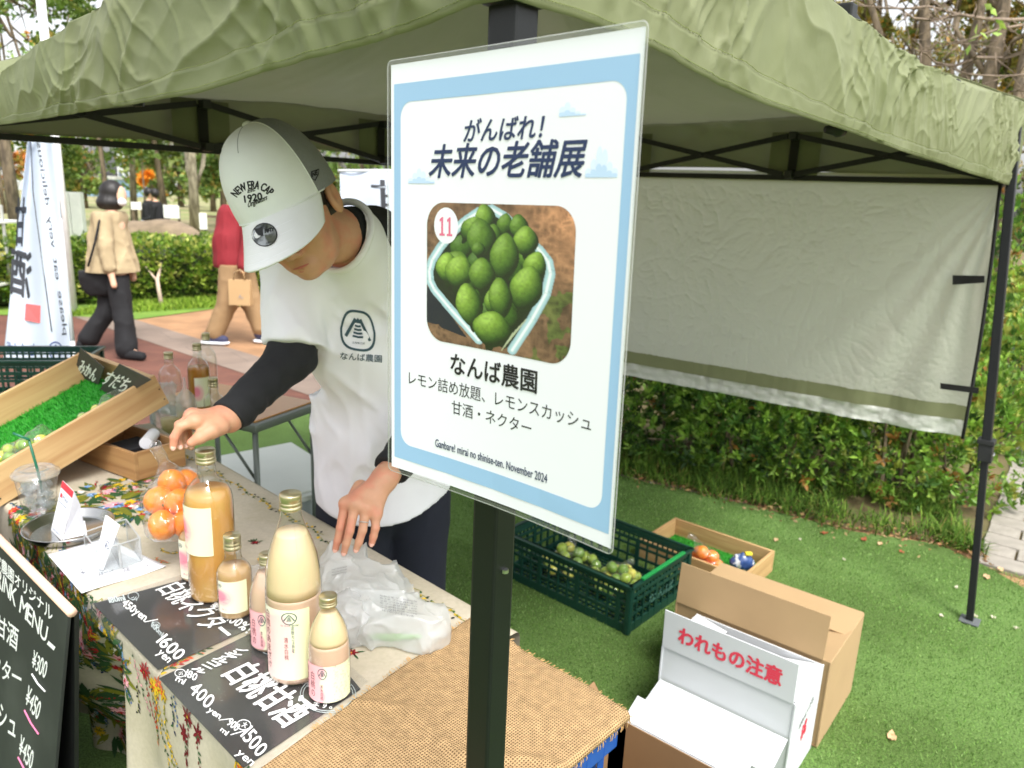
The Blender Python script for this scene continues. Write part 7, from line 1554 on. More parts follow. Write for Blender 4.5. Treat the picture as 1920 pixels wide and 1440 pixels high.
def headsdf(p, ears=True):
    q = hl(p); d = ell(q, (0, -.012, .02), (.077, .098, .093)); d = smin(d, ell(q, (0, .028, -.055), (.064, .062, .085)), .03); d = smin(d, ell(q, (0, .030, -.105), (.052, .046, .040)), .025)
    d = smin(d, ell(q, (0, .066, -.130), (.020, .016, .014)), .02); d = smin(d, ell(q, (0, .078, -.008), (.046, .016, .010)), .015)
    for s_ in (-1, 1):
        d = -smin(-d, ell(q, (s_*.031, .098, -.030), (.017, .016, .011)), .010); d = smin(d, ell(q, (s_*.031, .079, -.031), (.013, .012, .010)), .004)
        d = smin(d, ell(q, (s_*.040, .062, -.065), (.022, .020, .022)), .02)
    d = smin(d, cone(q, (0, .086, -.022), (0, .104, -.078), .008, .011), .010)
    for s_ in (-1, 1): d = smin(d, ell(q, (s_*.012, .094, -.084), (.008, .010, .007)), .006)
    d = smin(d, ell(q, (0, .080, -.112), (.026, .014, .014)), .012); d = -smin(-d, ell(q, (0, .098, -.1125), (.022, .010, .0018)), .003)
    if ears:
        for s_ in (-1, 1):
            e = ell(q, (s_*.082, -.010, -.030), (.010, .021, .034)); e = -smin(-e, ell(q, (s_*.092, -.007, -.026), (.006, .012, .022)), .004); d = smin(d, e, .006)
    return smin(d, cone(p, neck0, neckb, .053, .060), .03)
BV, BF = [], []
def addb(V, Fq): b = sum(len(v) for v in BV); BV.append(V); BF.append(Fq+b)
pts = np.array([HC+HA[0]*a+HA[1]*b+HA[2]*c for a in (-.1, .1) for b in (-.12, .13) for c in (-.15, .13)]+[neckb]); 
addb(*surf(headsdf, pts.min(0)-.06, pts.max(0)+.06, .0034))
# hands
def finger(p, pts, rs): return chain(p, pts, rs, .003)
def hand(wr, fore, K, TIPS, thumb, rk=.0125):
    """wrist, forearm end, knuckles and finger joint lists"""
    def f(p):
        d = cone(p, fore, wr, .030, .0255)
        palm = None
        for k in K: q = cone(p, wr, k, .018, rk); palm = q if palm is None else smin(palm, q, .014)
        d = smin(d, palm, .02)
        for k in range(len(K)-1): d = smin(d, cone(p, K[k], K[k+1], rk*.92, rk*.92), .012)
        fg = None
        for k, t_ in zip(K, TIPS): q = chain(p, [k]+t_, [rk*.88, .0088, .0082, .0068][:len(t_)+1], .003); fg = q if fg is None else np.minimum(fg, q)
        d = smin(d, fg, .005); d = smin(d, chain(p, thumb, [.018, .0155, .0115, .0085][:len(thumb)], .005), .010)
        return d
    a = np.array([wr, fore]+list(K)+[q for t_ in TIPS for q in t_]+list(thumb)); return surf(f, a.min(0)-.045, a.max(0)+.045, .0021)
P_ = lambda x, y, D: pd(x, y, D)
rw = P_(428, 784, 1.475); rf = rw+(P_(548, 668, 1.62)-rw)*.3
RK = [P_(366, 790, 1.405), P_(362, 783, 1.428), P_(360, 780, 1.450), P_(362, 782, 1.472)]
RT = [[P_(338, 800, 1.392), P_(327, 820, 1.390), P_(325, 838, 1.392)], [P_(336, 797, 1.420), P_(334, 820, 1.418), P_(338, 838, 1.415)], [P_(340, 797, 1.446), P_(344, 820, 1.442), P_(349, 836, 1.438)], [P_(350, 800, 1.468), P_(354, 822, 1.462), P_(358, 838, 1.455)]]
addb(*hand(rw, rf, RK, RT, [P_(412, 800, 1.440), P_(396, 808, 1.418), P_(374, 821, 1.400), P_(359, 830, 1.395)], .0125))
lw = P_(722, 896, 1.620); lf = lw+(P_(868, 700, 1.88)-lw)*.3
LK = [P_(648, 944, 1.578), P_(666, 944, 1.572), P_(686, 952, 1.574), P_(704, 964, 1.584)]
LT = [[P_(638, 990, 1.570), P_(633, 1014, 1.572), P_(629, 1030, 1.576)], [P_(656, 996, 1.560), P_(649, 1020, 1.562), P_(645, 1036, 1.566)], [P_(680, 994, 1.562), P_(673, 1016, 1.564), P_(668, 1030, 1.568)], [P_(704, 990, 1.576), P_(700, 1006, 1.578), P_(697, 1019, 1.580)]]
addb(*hand(lw, lf, LK, LT, [P_(676, 915, 1.622), P_(655, 950, 1.625), P_(645, 985, 1.615), P_(642, 1012, 1.600)], .0130))
# trunk, arms and legs of the same body
pel, wai, che = P_(722, 905, 2.02), P_(722, 790, 1.93), P_(706, 630, 1.80)
shR, shL = P_(548, 512, 1.66), P_(848, 490, 1.82); elR, elL = P_(548, 668, 1.62), P_(868, 700, 1.88)
ax = shR-shL; ax[2] *= .5; ax /= np.linalg.norm(ax); fr_ = np.cross(ax, EZ); fr_ /= np.linalg.norm(fr_); TA3 = np.array([ax, fr_, np.cross(ax, fr_)])
def torso(p):
    d = ell(p, pel, (.155, .105, .12), TA3); d = smin(d, ell(p, wai, (.142, .095, .15), TA3), .06); d = smin(d, ell(p, che, (.165, .105, .175), TA3), .07)
    d = smin(d, cone(p, shR*.75+che*.25+EZ*.02, shL*.75+che*.25+EZ*.02, .068, .068), .06); return smin(d, cone(p, che+EZ*.1, neckb-EZ*.01, .10, .066), .05)
ft = pel*np.array([1, 1, 0]); hipR, hipL = pel+ax*.085-EZ*.06, pel-ax*.085-EZ*.06
ktR, ktL = hipR-EZ*.40+fr_*0, hipL-EZ*.40; kb = lambda h: np.array([h[0], h[1], .07])
def legs(p): return np.minimum(chain(p, [hipR, ktR, kb(hipR)], [.082, .058, .045], .02), chain(p, [hipL, ktL, kb(hipL)], [.082, .058, .045], .02))
def arms(p): return np.minimum(chain(p, [shR, elR, rf], [.046, .034, .026], .02), chain(p, [shL, elL, lf], [.046, .034, .026], .02))
def bodyc(p): return np.maximum(np.minimum(np.minimum(torso(p), legs(p)), arms(p)), 0)*0+np.minimum(np.minimum(torso(p), legs(p)), arms(p))+.004
allp = np.array([pel, che, shR, shL, elR, elL, rf, lf, kb(hipR), kb(hipL)]); addb(*surf(bodyc, allp.min(0)-.16, allp.max(0)+.16, .016))
link('body', npmesh('body', np.concatenate(BV), np.concatenate(BF), smooth=True), m_sk, man)
# lips
V, Fq = surf(lambda p: np.minimum(ell(hl(p), (0, .0845, -.1085), (.021, .0105, .0040)), ell(hl(p), (0, .0825, -.1172), (.018, .0105, .0052))), hw(0, .08, -.112)-.035, hw(0, .08, -.112)+.035, .0012); link('lips', npmesh('lips', V, Fq, smooth=True), M('lips', S(186, 104, 94), rough=.45, sss=.1), man)
V, Fq = surf(lambda p: np.minimum(ell(hl(p), (.031, .0905, -.006), (.016, .006, .0035)), ell(hl(p), (-.031, .0905, -.006), (.016, .006, .0035))), hw(0, .08, -.01)-.06, hw(0, .08, -.01)+.06, .0022); link('eyebrows', npmesh('eyebrows', V, Fq, smooth=True), m_hair, man)
def hairs(p):
    q = hl(p); d = np.minimum(ell(q, (0, -.014, .020), (.085, .106, .100)), ell(q, (0, -.04, -.04), (.074, .074, .055))); d = d+.0016*vnoise(p, 220, 3)
    keep = np.maximum(q[..., 1]-.040-.35*np.clip(q[..., 2], -.1, .1), -(q[..., 2]+.062+.25*q[..., 1]*0))   # behind the temples, above the nape
    keep = np.maximum(keep, -(q[..., 2]+.074+(np.clip(-q[..., 1]-.012, 0, 1))*.5)); side = ell(q, (.090, -.008, -.032), (.020, .022, .036)); side2 = ell(q, (-.090, -.008, -.032), (.020, .022, .036))
    return np.maximum(np.maximum(d, keep), -np.minimum(side, side2))
V, Fq = surf(hairs, HC-.16, HC+.16, .0032); link('hair', npmesh('hair', V, Fq, smooth=True), m_hair, man)
# ---- cap
m_capw = M('cap_white_foam', S(226, 228, 230), rough=.8, var=.02, vs=30, bump=.12, bs=400, bdist=.001); m_capg = M('cap_grey_mesh', S(130, 132, 136), rough=.85, var=.14, vs=700, bump=.6, bs=520, bdist=.0015, detail=0)
cap = setp(bpy.data.objects.new('cap', None)); COL.objects.link(cap); cap.parent = man; cap.matrix_parent_inverse = rootmat(man).inverted()
def cw_(x, y, z): return SC_+np.multiply.outer(x, HA[0])+np.multiply.outer(y, HA[1])+np.multiply.outer(z, HA[2])
def crown(th, ph):
    """th: angle from the front, ph: 0 at the rim, pi/2 at the button"""
    c, s = np.cos(th), np.sin(th); Rf = np.where(c > 0, .110, .100); ry = Rf*c; rx = .099*s; k = np.cos(ph)**.80
    bulge = 1+.045*np.clip(c, 0, 1)*np.sin(ph*2)**1; z = -.050-.010*(1-c)/2+(.146+.010*(1-c)/2)*np.sin(ph)**.92
    return cw_(rx*k*bulge, ry*k*bulge-.006*np.sin(ph), z)
def cpiece(nm, t0, t1, mat, off=0):
    return grid(lambda U, V: crown(rad(t0)+rad(t1-t0)*U, V*math.pi/2*.995), 50, 34, nm, mat, cap)
capf = cpiece('front_panel', -62, 62, m_capw); capb = cpiece('mesh_panel', 62, 298, m_capg)
for a in (62, -62): MB().tube([p for p in crown(np.full(20, rad(a)), np.linspace(0, 1.5, 20))], .0011, 6).build('seam', m_capw, cap, smooth=True)
for a in (130, 180, 230): MB().tube([p for p in crown(np.full(20, rad(a)), np.linspace(0, 1.5, 20))], .0009, 6).build('seam', m_capg, cap, smooth=True)
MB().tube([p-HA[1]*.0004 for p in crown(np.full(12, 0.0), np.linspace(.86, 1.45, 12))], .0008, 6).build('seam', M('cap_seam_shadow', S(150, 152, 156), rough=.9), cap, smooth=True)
tb_ = crown(np.array([0.0]), np.array([1.56]))[0]; V, Fq = surf(lambda p: ell((p-tb_.astype(np.float32))@HA.T.astype(np.float32), (0, 0, 0), (.0085, .0085, .005)), tb_-.015, tb_+.015, .0015); link('button', npmesh('button', V, Fq, smooth=True), m_capw, cap)
def billf(U, V):
    th = rad(-66)+rad(132)*U; bx, by = .094*np.sin(th), .110*np.cos(th)-.001; Lb = .098*np.clip(np.cos(th*1.28), 0, 1)**.42; x = bx+(.080*np.sin(th)/math.sin(rad(66))-bx)*V*.35; y = by+Lb*V
    z = -.050-.010*(1-np.cos(th))/2-.60*Lb*V-.030*(np.abs(np.sin(th))**2.2)*(V**.6)+.010*np.sin(V*math.pi)*0; return cw_(x, y, z)
bill = grid(billf, 60, 26, 'bill', m_capw, cap, thick=.0035)
for v_ in (.3, .5, .7, .88): MB().tube([p+HA[2]*.0020 for p in billf(np.linspace(.06, .94, 40), np.full(40, v_))], .0005, 4).build('bill_stitch', m_sheet, cap, smooth=True)
MB().tube([p for p in crown(np.linspace(-1.25, 1.25, 40), np.zeros(40))], .0016, 6).build('seam', m_capw, cap, smooth=True)
m_emb = M('black_embroidery', S(26, 28, 32), rough=.7); bf = bvh(capf); bb = bvh(capb); bbill = bvh(bill)
def arcm(cx, cy, r0, r1, a0, a1):
    def f(x, y):
        a = rad(a0)+(rad(a1)-rad(a0))*x; r = r0+(r1-r0)*y; return np.stack([cx+r*np.cos(a), cy-r*np.sin(a)], 1)
    return f
ptext('embroidery', 'NEW ERA CAP', capf, (440, 360), (510, 350), (440, 345), m_emb, bold=.035, arc=arcm(475, 391, 37, 52, 146, 40), bv=bf)
ptext('embroidery', 'Est.', capf, (464, 362), (478, 358), (463, 355), m_emb, bold=.04, bv=bf, shear=.15); ptext('embroidery', '1920', capf, (459, 380), (492, 374), (457, 367), m_emb, bold=.05, bv=bf)
ptext('embroidery', 'Originators', capf, (464, 393), (500, 378), (460, 381), m_emb, bold=.02, bv=bf, shear=.15)
q = [hitpx(bb, x, y, .0012) for x, y in ((584, 322), (598, 317), (597, 326), (591, 338), (584, 334))]
if all(p is not None for p in q): MB().tube(q+[q[0]], .0009, 5).build('side_mark', m_emb, cap); ptext('side_mark', 'NE', capb, (586, 332), (595, 327), (586, 324), m_emb, bold=.05, bv=bb)
# sticker on the bill
m_stk = M('silver_sticker', S(170, 174, 172), rough=.18, metal=.9, col2=S(96, 100, 98), c2s=60, var=.1); 
def disc(nm, rr_, m_, o, k=0): 
    P = [hitpx(bbill, 496, 440, o+.0040)]+[hitpx(bbill, 496+rr_*math.cos(a), 440-rr_*.93*math.sin(a), o+.0040) for a in np.linspace(0, 6.2832, 33)[:-1]]
    if any(q is None for q in P): return None
    return MB().add(P, [[0, i+1, (i+1) % 32+1] for i in range(32)]).build(nm, m_, cap)
disc('sticker', 24, m_emb, .0006); disc('sticker', 22, m_stk, .0009)
def bpoly(pts, m_, o):
    P = [hitpx(bbill, x, y, o+.0040) for x, y in pts]
    if all(q is not None for q in P): MB().add(P, [list(range(len(P)))]).build('sticker_print', m_, cap)
bpoly([(476, 428), (492, 424), (493, 442), (484, 441), (480, 436)], m_emb, .0012); ptext('sticker_print', 'FIFTY', bill, (497, 436), (513, 433), (497, 429), m_emb, bold=.03, bv=bbill, off=.0056)
# ---- T-shirt
slR = [shR, shR*.12+elR*.88]; slL = [shL, shL*.12+elL*.88]
def cutplane(p, c, n): n = np.array(n, float); n /= np.linalg.norm(n); return (p-np.array(c, np.float32))@n.astype(np.float32)
nkd = (neck0-neckb)/np.linalg.norm(neck0-neckb)
def tee(p):
    d = torso(p)-.013
    # loose body hanging off the chest
    d = smin(d, chain(p, [che-EZ*.03, P_(718, 800, 1.89), P_(721, 1080, 2.03)], [.112, .120, .126], .04)+.010, .05)
    q9 = (p-pel.astype(np.float32))@TA3.T.astype(np.float32); cy = (np.sqrt((q9[..., 0]/.176)**2+(q9[..., 1]/.134)**2)-1)*.14; d = smin(d, np.maximum(cy, np.maximum(q9[..., 2]-.02, -q9[..., 2]-.26)), .05)
    for (a, b), el_ in ((slR, elR), (slL, elL)): s_ = cone(p, a, b, .066, .066); s_ = np.maximum(s_, cutplane(p, b, b-a)); d = smin(d, s_, .03)
    q = p+.02*np.stack([vnoise(p, 9, 60), vnoise(p, 9, 61), vnoise(p, 9, 62)], -1)
    lng = np.stack([q[..., 0]*1.0, q[..., 1]*1.0, q[..., 2]*.42+q[..., 0]*.35], -1); dg_ = np.stack([q[..., 0]*.6+q[..., 2]*.9, q[..., 1], q[..., 2]*.35-q[..., 0]*.5], -1)
    nf_ = np.clip((np.linalg.norm(p-neckb.astype(np.float32), axis=-1)-.10)/.08, 0, 1); hf_ = np.clip((p[..., 2]-.80)/.12, .25, 1); w_ = nf_*hf_*(.012*(1-np.abs(vnoise(lng, 9, 63)))**3+.008*(1-np.abs(vnoise(dg_, 14, 65)))**4+.005*(1-np.abs(vnoise(lng, 22, 64)))**3)
    d = d-w_+.008*nf_*hf_; hem = cutplane(p, P_(720, 972, 1.9), (.06, .12, -1)); d = np.maximum(d, hem)
    d = -smin(-d, cone(p, neckb+nkd*.0, neckb+nkd*.25, .062, .080), .014); return d
V, Fq = surf(tee, allp.min(0)*np.array([1, 1, 0])+np.array([-.13, -.14, .70]), np.array([shL[0]+.15, elL[1]+.25, neckb[2]+.10]), .0052)
def relax(V, Fq, it=3):
    """even out the cut edges"""
    e = np.concatenate([Fq[:, [i, (i+1) % 4]] for i in range(4)]); n = np.bincount(e.ravel(), minlength=len(V))[:, None]
    for _ in range(it):
        a = np.zeros_like(V); np.add.at(a, e[:, 0], V[e[:, 1]]); np.add.at(a, e[:, 1], V[e[:, 0]]); V = V*.4+.6*a/np.maximum(n, 1)
    return V
V = relax(V, Fq); tshirt = link('tshirt', npmesh('tshirt', V, Fq, smooth=True), m_tee, man); bt = bvh(tshirt)
# ribbed neckline
a7 = np.cross(nkd, (1, 0, 0)); a7 /= np.linalg.norm(a7); b7 = np.cross(nkd, a7); ringp = []
for q7 in np.linspace(0, 2*math.pi, 49):
    r7 = a7*math.cos(q7)+b7*math.sin(q7); h7 = bt.ray_cast(Vector(neckb+nkd*.12+r7*.0735), Vector(-nkd))
    ringp.append(np.array(h7[0]) if h7[0] is not None else neckb+r7*.0735)
hh7 = np.array([(p-neckb)@nkd for p in ringp]); hh7 = np.convolve(np.r_[hh7[-4:-1], hh7, hh7[1:4]], np.ones(7)/7, 'valid'); ringp = [neckb+(a7*math.cos(q)+b7*math.sin(q))*.0725+nkd*h for q, h in zip(np.linspace(0, 2*math.pi, 49), hh7)]
MB().tube(ringp, .0075, 10, cap=False).build('neckline_rib', m_tee, tshirt, smooth=True)
# black collar underneath
th_ = np.linspace(0, 6.2832, 40); a_ = np.cross(nkd, (1, 0, 0)); a_ /= np.linalg.norm(a_); b_ = np.cross(nkd, a_)
V, Fq = surf(lambda p: np.maximum(cone(p, neckb-nkd*.08, neckb+nkd*.055, .070, .058)-.002*vnoise(p, 60, 3), cutplane(p, neckb+nkd*.030, nkd)), neckb-.15, neckb+.15, .005); link('black_collar', npmesh('black_collar', V, Fq, smooth=True), m_bk, man)
# black sleeves
def slv(a, b, c, rs, nm):
    def f(p):
        d = chain(p, [a, b, c], rs, .03); q = p+.01*np.stack([vnoise(p, 20, 70), vnoise(p, 20, 71), vnoise(p, 20, 72)], -1); dr = (c-b)/np.linalg.norm(c-b); al = ((p-b.astype(np.float32))@dr.astype(np.float32))
        d = d-.0035*np.sin(al*150+6*vnoise(q, 12, 5))*np.clip(.8+vnoise(q, 14, 8), 0, 1)*.55-.003*(1-np.abs(vnoise(q, 24, 73)))**2
        return np.maximum(d, cutplane(p, c, c-b))
    A = np.array([a, b, c]); V, Fq = surf(f, A.min(0)-.08, A.max(0)+.08, .0042); link(nm, npmesh(nm, V, Fq, smooth=True), m_bk, man)
slv(shR*.4+elR*.6, elR, rw+(rf-rw)*.02, [.050, .045, .035], 'black_sleeve'); slv(shL*.4+elL*.6, elL, lw+(lf-lw)*.20, [.052, .050, .040], 'black_sleeve')
# trousers and shoes
def trs(p):
    d = smin(ell(p, pel, (.152, .110, .13), TA3), np.minimum(chain(p, [hipR, ktR, kb(hipR)], [.098, .080, .068], .03), chain(p, [hipL, ktL, kb(hipL)], [.098, .080, .068], .03)), .04); d = d-.005*(1-np.abs(vnoise(p*np.array([1, 1, .5], np.float32), 13, 9)))**3
    return np.maximum(d, .05-p[..., 2])
V, Fq = surf(trs, np.array([pel[0]-.26, pel[1]-.26, .04]), np.array([pel[0]+.26, pel[1]+.26, pel[2]+.16]), .009); link('trousers', npmesh('trousers', V, Fq, smooth=True), m_tr, man)
for h in (hipR, hipL):
    V, Fq = surf(lambda p: np.maximum(smin(ell(p, (h[0], h[1], .05), (.048, .06, .05)), ell(p, np.array([h[0], h[1], .035])+fr_*-.10*np.sign(fr_@(pel-CC)), (.045, .075, .035)), .03), .004-p[..., 2]), np.array([h[0]-.22, h[1]-.24, -.01]), np.array([h[0]+.22, h[1]+.22, .12]), .008); link('shoe', npmesh('shoe', V, Fq, smooth=True), m_bk, man)
# finger nails
for (a, b) in [(t_[1], t_[2]) for t_ in LT]+[(t_[1], t_[2]) for t_ in RT]+[(P_(374, 821, 1.400), P_(359, 830, 1.395))]:
    d_ = (b-a)/np.linalg.norm(b-a); v_ = CC-b; v_ = v_-d_*(v_@d_); v_ /= np.linalg.norm(v_); s_ = np.cross(d_, v_); A9 = np.array([s_, d_, v_]); c9 = b+v_*.0048+d_*.0005
    V, Fq = surf(lambda p: ell(p, c9, (.0050, .0062, .0022), A9), c9-.011, c9+.011, .0012); link('fingernail', npmesh('fingernail', V, Fq, smooth=True), m_nail, man)
# wedding band
rc = LK[2]*.35+LT[2][0]*.65; rd = LT[2][0]-LK[2]; rd /= np.linalg.norm(rd); u1 = np.cross(rd, EZ); u1 /= np.linalg.norm(u1); u2 = np.cross(rd, u1)
MB().tube([rc+(u1*math.cos(a)+u2*math.sin(a))*.0106 for a in np.linspace(0, 6.2832, 25)], .0011, 6).build('ring', m_metal, man, smooth=True)
# prints on the shirt
m_tpr = M('shirt_print_slate', S(58, 82, 92), rough=.8)
def shp(x, y):
    P = [hitpx(bt, 671+34*a+4*b*0, 620-39*b+5*a, .0014) for a, b in zip(np.atleast_1d(x), np.atleast_1d(y))]
    return np.array([p if p is not None else P[0] for p in P])
def shirtlogo():
    mb = MB(); a = np.linspace(0, 2*math.pi, 49)[:-1]; rr = (np.abs(np.cos(a))**3+np.abs(np.sin(a))**3)**(-1/3)*.98; sk = 1-.22*np.clip(np.sin(a), 0, 1)*np.abs(np.cos(a))*1.2
    o = shp(np.cos(a)*rr*sk, np.sin(a)*rr); i_ = shp(np.cos(a)*rr*sk*.88, np.sin(a)*rr*.88); n = len(a); mb.add(list(o)+list(i_), [[k, (k+1) % n, n+(k+1) % n, n+k] for k in range(n)])
    def pl(pts): p = shp([q[0] for q in pts], [q[1] for q in pts]); mb.add(list(p), [list(range(len(pts)))])
    pl([(-.74, -.30), (-.60, -.38), (-.16, .36), (-.2, .6)]); pl([(.74, -.38), (.60, -.44), (.14, .36), (.18, .6)]); pl([(-.2, .6), (-.16, .36), (.14, .36), (.18, .6), (.08, .52), (.0, .62), (-.08, .52)])
    for k, w_ in enumerate((.16, .20, .24, .28)): y = .28-k*.17; pl([(-w_, y), (0, y-.03), (w_, y), (w_*1.04, y-.10), (0, y-.13), (-w_*1.04, y-.10)])
    mb.build('shirt_logo', m_tpr, tshirt)
shirtlogo(); ptext('shirt_text', 'なんば農園', tshirt, (638, 674), (716, 680), (638, 660), m_tpr, bold=.012, bv=bt, off=.0014); ptext('shirt_text', '玉島味工房', tshirt, (660, 644), (684, 646), (660, 640), m_tpr, bv=bt, off=.0014)
# ------------------------------------------------------------------ people walking by
def tmesh(nm, f, lo, hi, h, mat, par): V, Fq = surf(f, lo, hi, h); return link(nm, npmesh(nm, V, Fq, smooth=True), mat, par)
wd = proj(pz(250, 668))[2]; W = lambda x, y, o=0.0: pd(x, y, wd+o)
wo_m = thing('person', 'woman with black bob and white mask walking right in a beige jacket and black trousers', 'person', pz(225, 668))
hd = W(216, 365); k_ = wd/F
def wbody(p):
    d = ell(p, hd+np.array([.02, 0, -.01]), (.078, .072, .105)); d = smin(d, ell(p, W(229, 375, -.02), (.02, .02, .02)), .03); d = smin(d, cone(p, W(211, 390), W(208, 405), .045, .055), .02)
    d = smin(d, chain(p, [W(206, 425), W(212, 500)], [.13, .13], .03), .04)
    d = smin(d, chain(p, [W(214, 520, .06), W(198, 588, .05), W(163, 637, .05), W(150, 640, .04)], [.09, .065, .04, .03], .02), .03); d = smin(d, chain(p, [W(220, 520, -.06), W(232, 595, -.06), W(238, 655, -.06), W(262, 667, -.1)], [.09, .065, .04, .03], .02), .03)
    d = smin(d, chain(p, [W(192, 412, -.15), W(200, 465, -.2), W(208, 512, -.2), W(214, 536, -.2)], [.05, .04, .028, .026], .02), .02); d = smin(d, chain(p, [W(215, 412, .14), W(240, 470, .14), W(250, 522, .12)], [.05, .04, .03], .02), .02); return d
lo_, hi_ = np.array([min(W(140, 600)[0], W(280, 600)[0])-.1, pz(225, 668)[1]-.5, -.01]), np.array([W(280, 600)[0]+.1, pz(225, 668)[1]+.5, 1.75])
tmesh('body', wbody, lo_, hi_, .014, m_skin, wo_m)
m_bei = M('beige_linen_jacket', S(164, 146, 114), rough=.9, var=.06, vs=20, bump=.2, bs=100)
def wjk(p):
    d = chain(p, [W(204, 412), W(204, 455), W(211, 512)], [.125, .150, .215], .05); d = smin(d, cone(p, W(190, 408, -.08), W(222, 408, .08), .07, .07), .04); d = smin(d, chain(p, [W(192, 412, -.15), W(199, 465, -.21), W(205, 502, -.21)], [.062, .054, .048], .02), .012); d = smin(d, chain(p, [W(215, 412, .14), W(238, 470, .14), W(248, 508, .12)], [.065, .06, .055], .02), .02)
    d = d-.010*np.abs(np.sin(p[..., 0]*26+p[..., 2]*3))-.014*(1-np.abs(vnoise(p*np.array([1.6, 1.2, .7], np.float32), 9, 21)))**3; return np.maximum(np.maximum(d, (W(210, 517)[2])-p[..., 2]+.04*(p[..., 0]-hd[0])), p[..., 2]-W(205, 396)[2])
tmesh('jacket', wjk, np.array([lo_[0], lo_[1], .75]), hi_, .012, m_bei, wo_m)
tmesh('trousers', lambda p: np.maximum(np.minimum(chain(p, [W(212, 515, .06), W(198, 588, .05), W(168, 632, .05)], [.098, .070, .082], .03), chain(p, [W(218, 515, -.06), W(232, 595, -.06), W(238, 655, -.06)], [.098, .072, .086], .03))-.014*(1-np.abs(vnoise(p*np.array([1.5, 1.2, .6], np.float32), 8, 22)))**3, p[..., 2]-W(210, 512)[2]), lo_, np.array([hi_[0], hi_[1], 1.1]), .014, m_blk, wo_m)
for a, b in ((W(157, 632, .05), W(152, 646, .03)), (W(240, 664, -.08), W(266, 668, -.12))): tmesh('shoe', lambda p: cone(p, a, b, .05, .04), np.minimum(a, b)-.08, np.maximum(a, b)+.08, .012, m_blk, wo_m)
def wh(p):
    d = smin(ell(p, W(210, 361), (.104, .104, .112)), ell(p, W(206, 380), (.112, .108, .085)), .03)-.004*(1-np.abs(vnoise(p*np.array([3, 3, .6], np.float32), 14, 4)))
    face = ell(p, W(238, 374, -.05), (.085, .13, .10)); d = np.maximum(d, -face); return np.maximum(d, W(208, 393)[2]-p[..., 2])
tmesh('hair', wh, W(208, 366)-.17, W(208, 366)+.17, .008, m_hair, wo_m)
tmesh('face_mask', lambda p: np.maximum(ell(p, W(229, 379, -.02), (.034, .050, .036)), -ell(p, W(221, 379, -.02), (.030, .05, .05))-.01), W(228, 380)-.1, W(228, 380)+.1, .006, m_sheet, wo_m)
bgt = thing('shoulder_bag', 'black shoulder bag hanging at the back of the woman in beige', 'bag', W(172, 555, -.25)); tmesh('pouch', lambda p: np.maximum(ell(p, W(182, 520, -.10), (.17, .07, .20)), np.maximum(p[..., 2]-W(182, 505)[2], W(182, 552)[2]-p[..., 2]))+.008*vnoise(p, 14, 3), W(182, 520, -.10)-.25, W(182, 520, -.10)+.25, .012, m_blk, bgt)
MB().tube([W(165, 500, -.26), W(178, 455, -.26), W(186, 415, -.24), W(196, 400, -.16)], .010, 6).build('strap', m_blk, bgt, smooth=True)
# person in red
rd_ = proj(pz(405, 642))[2]; Rr = lambda x, y, o=0.0: pd(x, y, rd_+o)
rp = thing('person', 'person in a red shirt and khaki trousers striding away, half hidden by the white cap', 'person', pz(440, 640))
def rbody(p):
    d = ell(p, Rr(452, 352), (.08, .09, .11)); d = smin(d, cone(p, Rr(452, 375), Rr(450, 392), .05, .06), .02); d = smin(d, chain(p, [Rr(448, 415), Rr(445, 490)], [.15, .14], .03), .04)
    d = smin(d, chain(p, [Rr(436, 505, -.08), Rr(430, 568, -.08), Rr(404, 625, -.08), Rr(396, 636, -.08)], [.10, .07, .045, .035], .02), .03); d = smin(d, chain(p, [Rr(452, 505, .08), Rr(470, 568, .08), Rr(490, 618, .08), Rr(498, 628, .08)], [.10, .07, .045, .035], .02), .03)
    d = smin(d, chain(p, [Rr(470, 405, -.15), Rr(466, 460, -.2), Rr(455, 508, -.22)], [.055, .045, .03], .02), .02); return smin(d, chain(p, [Rr(425, 405, .12), Rr(418, 455, .1), Rr(425, 500, .1)], [.055, .045, .03], .02), .02)
rlo, rhi = np.array([Rr(365, 600)[0], pz(405, 642)[1]-.5, -.01]), np.array([Rr(520, 600)[0], pz(405, 642)[1]+.5, 1.8])
tmesh('body', rbody, rlo, rhi, .015, m_skin, rp)
m_red = M('red_shirt', S(128, 26, 36), rough=.85, var=.06, vs=14); m_kh = M('khaki_trousers', S(146, 118, 84), rough=.9, var=.06, vs=14)
def rsh(p):
    d = chain(p, [Rr(440, 408), Rr(436, 455), Rr(438, 492)], [.165, .18, .19], .05); d = smin(d, chain(p, [Rr(425, 405, .12), Rr(418, 452, .1), Rr(424, 486, .1)], [.08, .075, .065], .02), .02); d = smin(d, chain(p, [Rr(470, 405, -.15), Rr(466, 460, -.2), Rr(457, 498, -.22)], [.08, .07, .055], .02), .02); d = d-.010*(1-np.abs(vnoise(p*np.array([1.4, 1, .5], np.float32), 12, 4)))**2
    return np.maximum(np.maximum(d, Rr(440, 502)[2]-p[..., 2]), p[..., 2]-Rr(440, 384)[2])
tmesh('shirt', rsh, np.array([rlo[0], rlo[1], .7]), rhi, .013, m_red, rp)
tmesh('trousers', lambda p: np.maximum(np.minimum(chain(p, [Rr(436, 500, -.08), Rr(428, 565, -.08), Rr(404, 622, -.08)], [.13, .10, .085], .03), chain(p, [Rr(450, 500, .08), Rr(470, 565, .08), Rr(490, 616, .08)], [.13, .10, .085], .03))-.008*(1-np.abs(vnoise(p, 10, 8)))**2, p[..., 2]-Rr(440, 494)[2]), rlo, np.array([rhi[0], rhi[1], 1.1]), .014, m_kh, rp)
m_shn = M('shoe_navy', S(54, 56, 84), rough=.8)
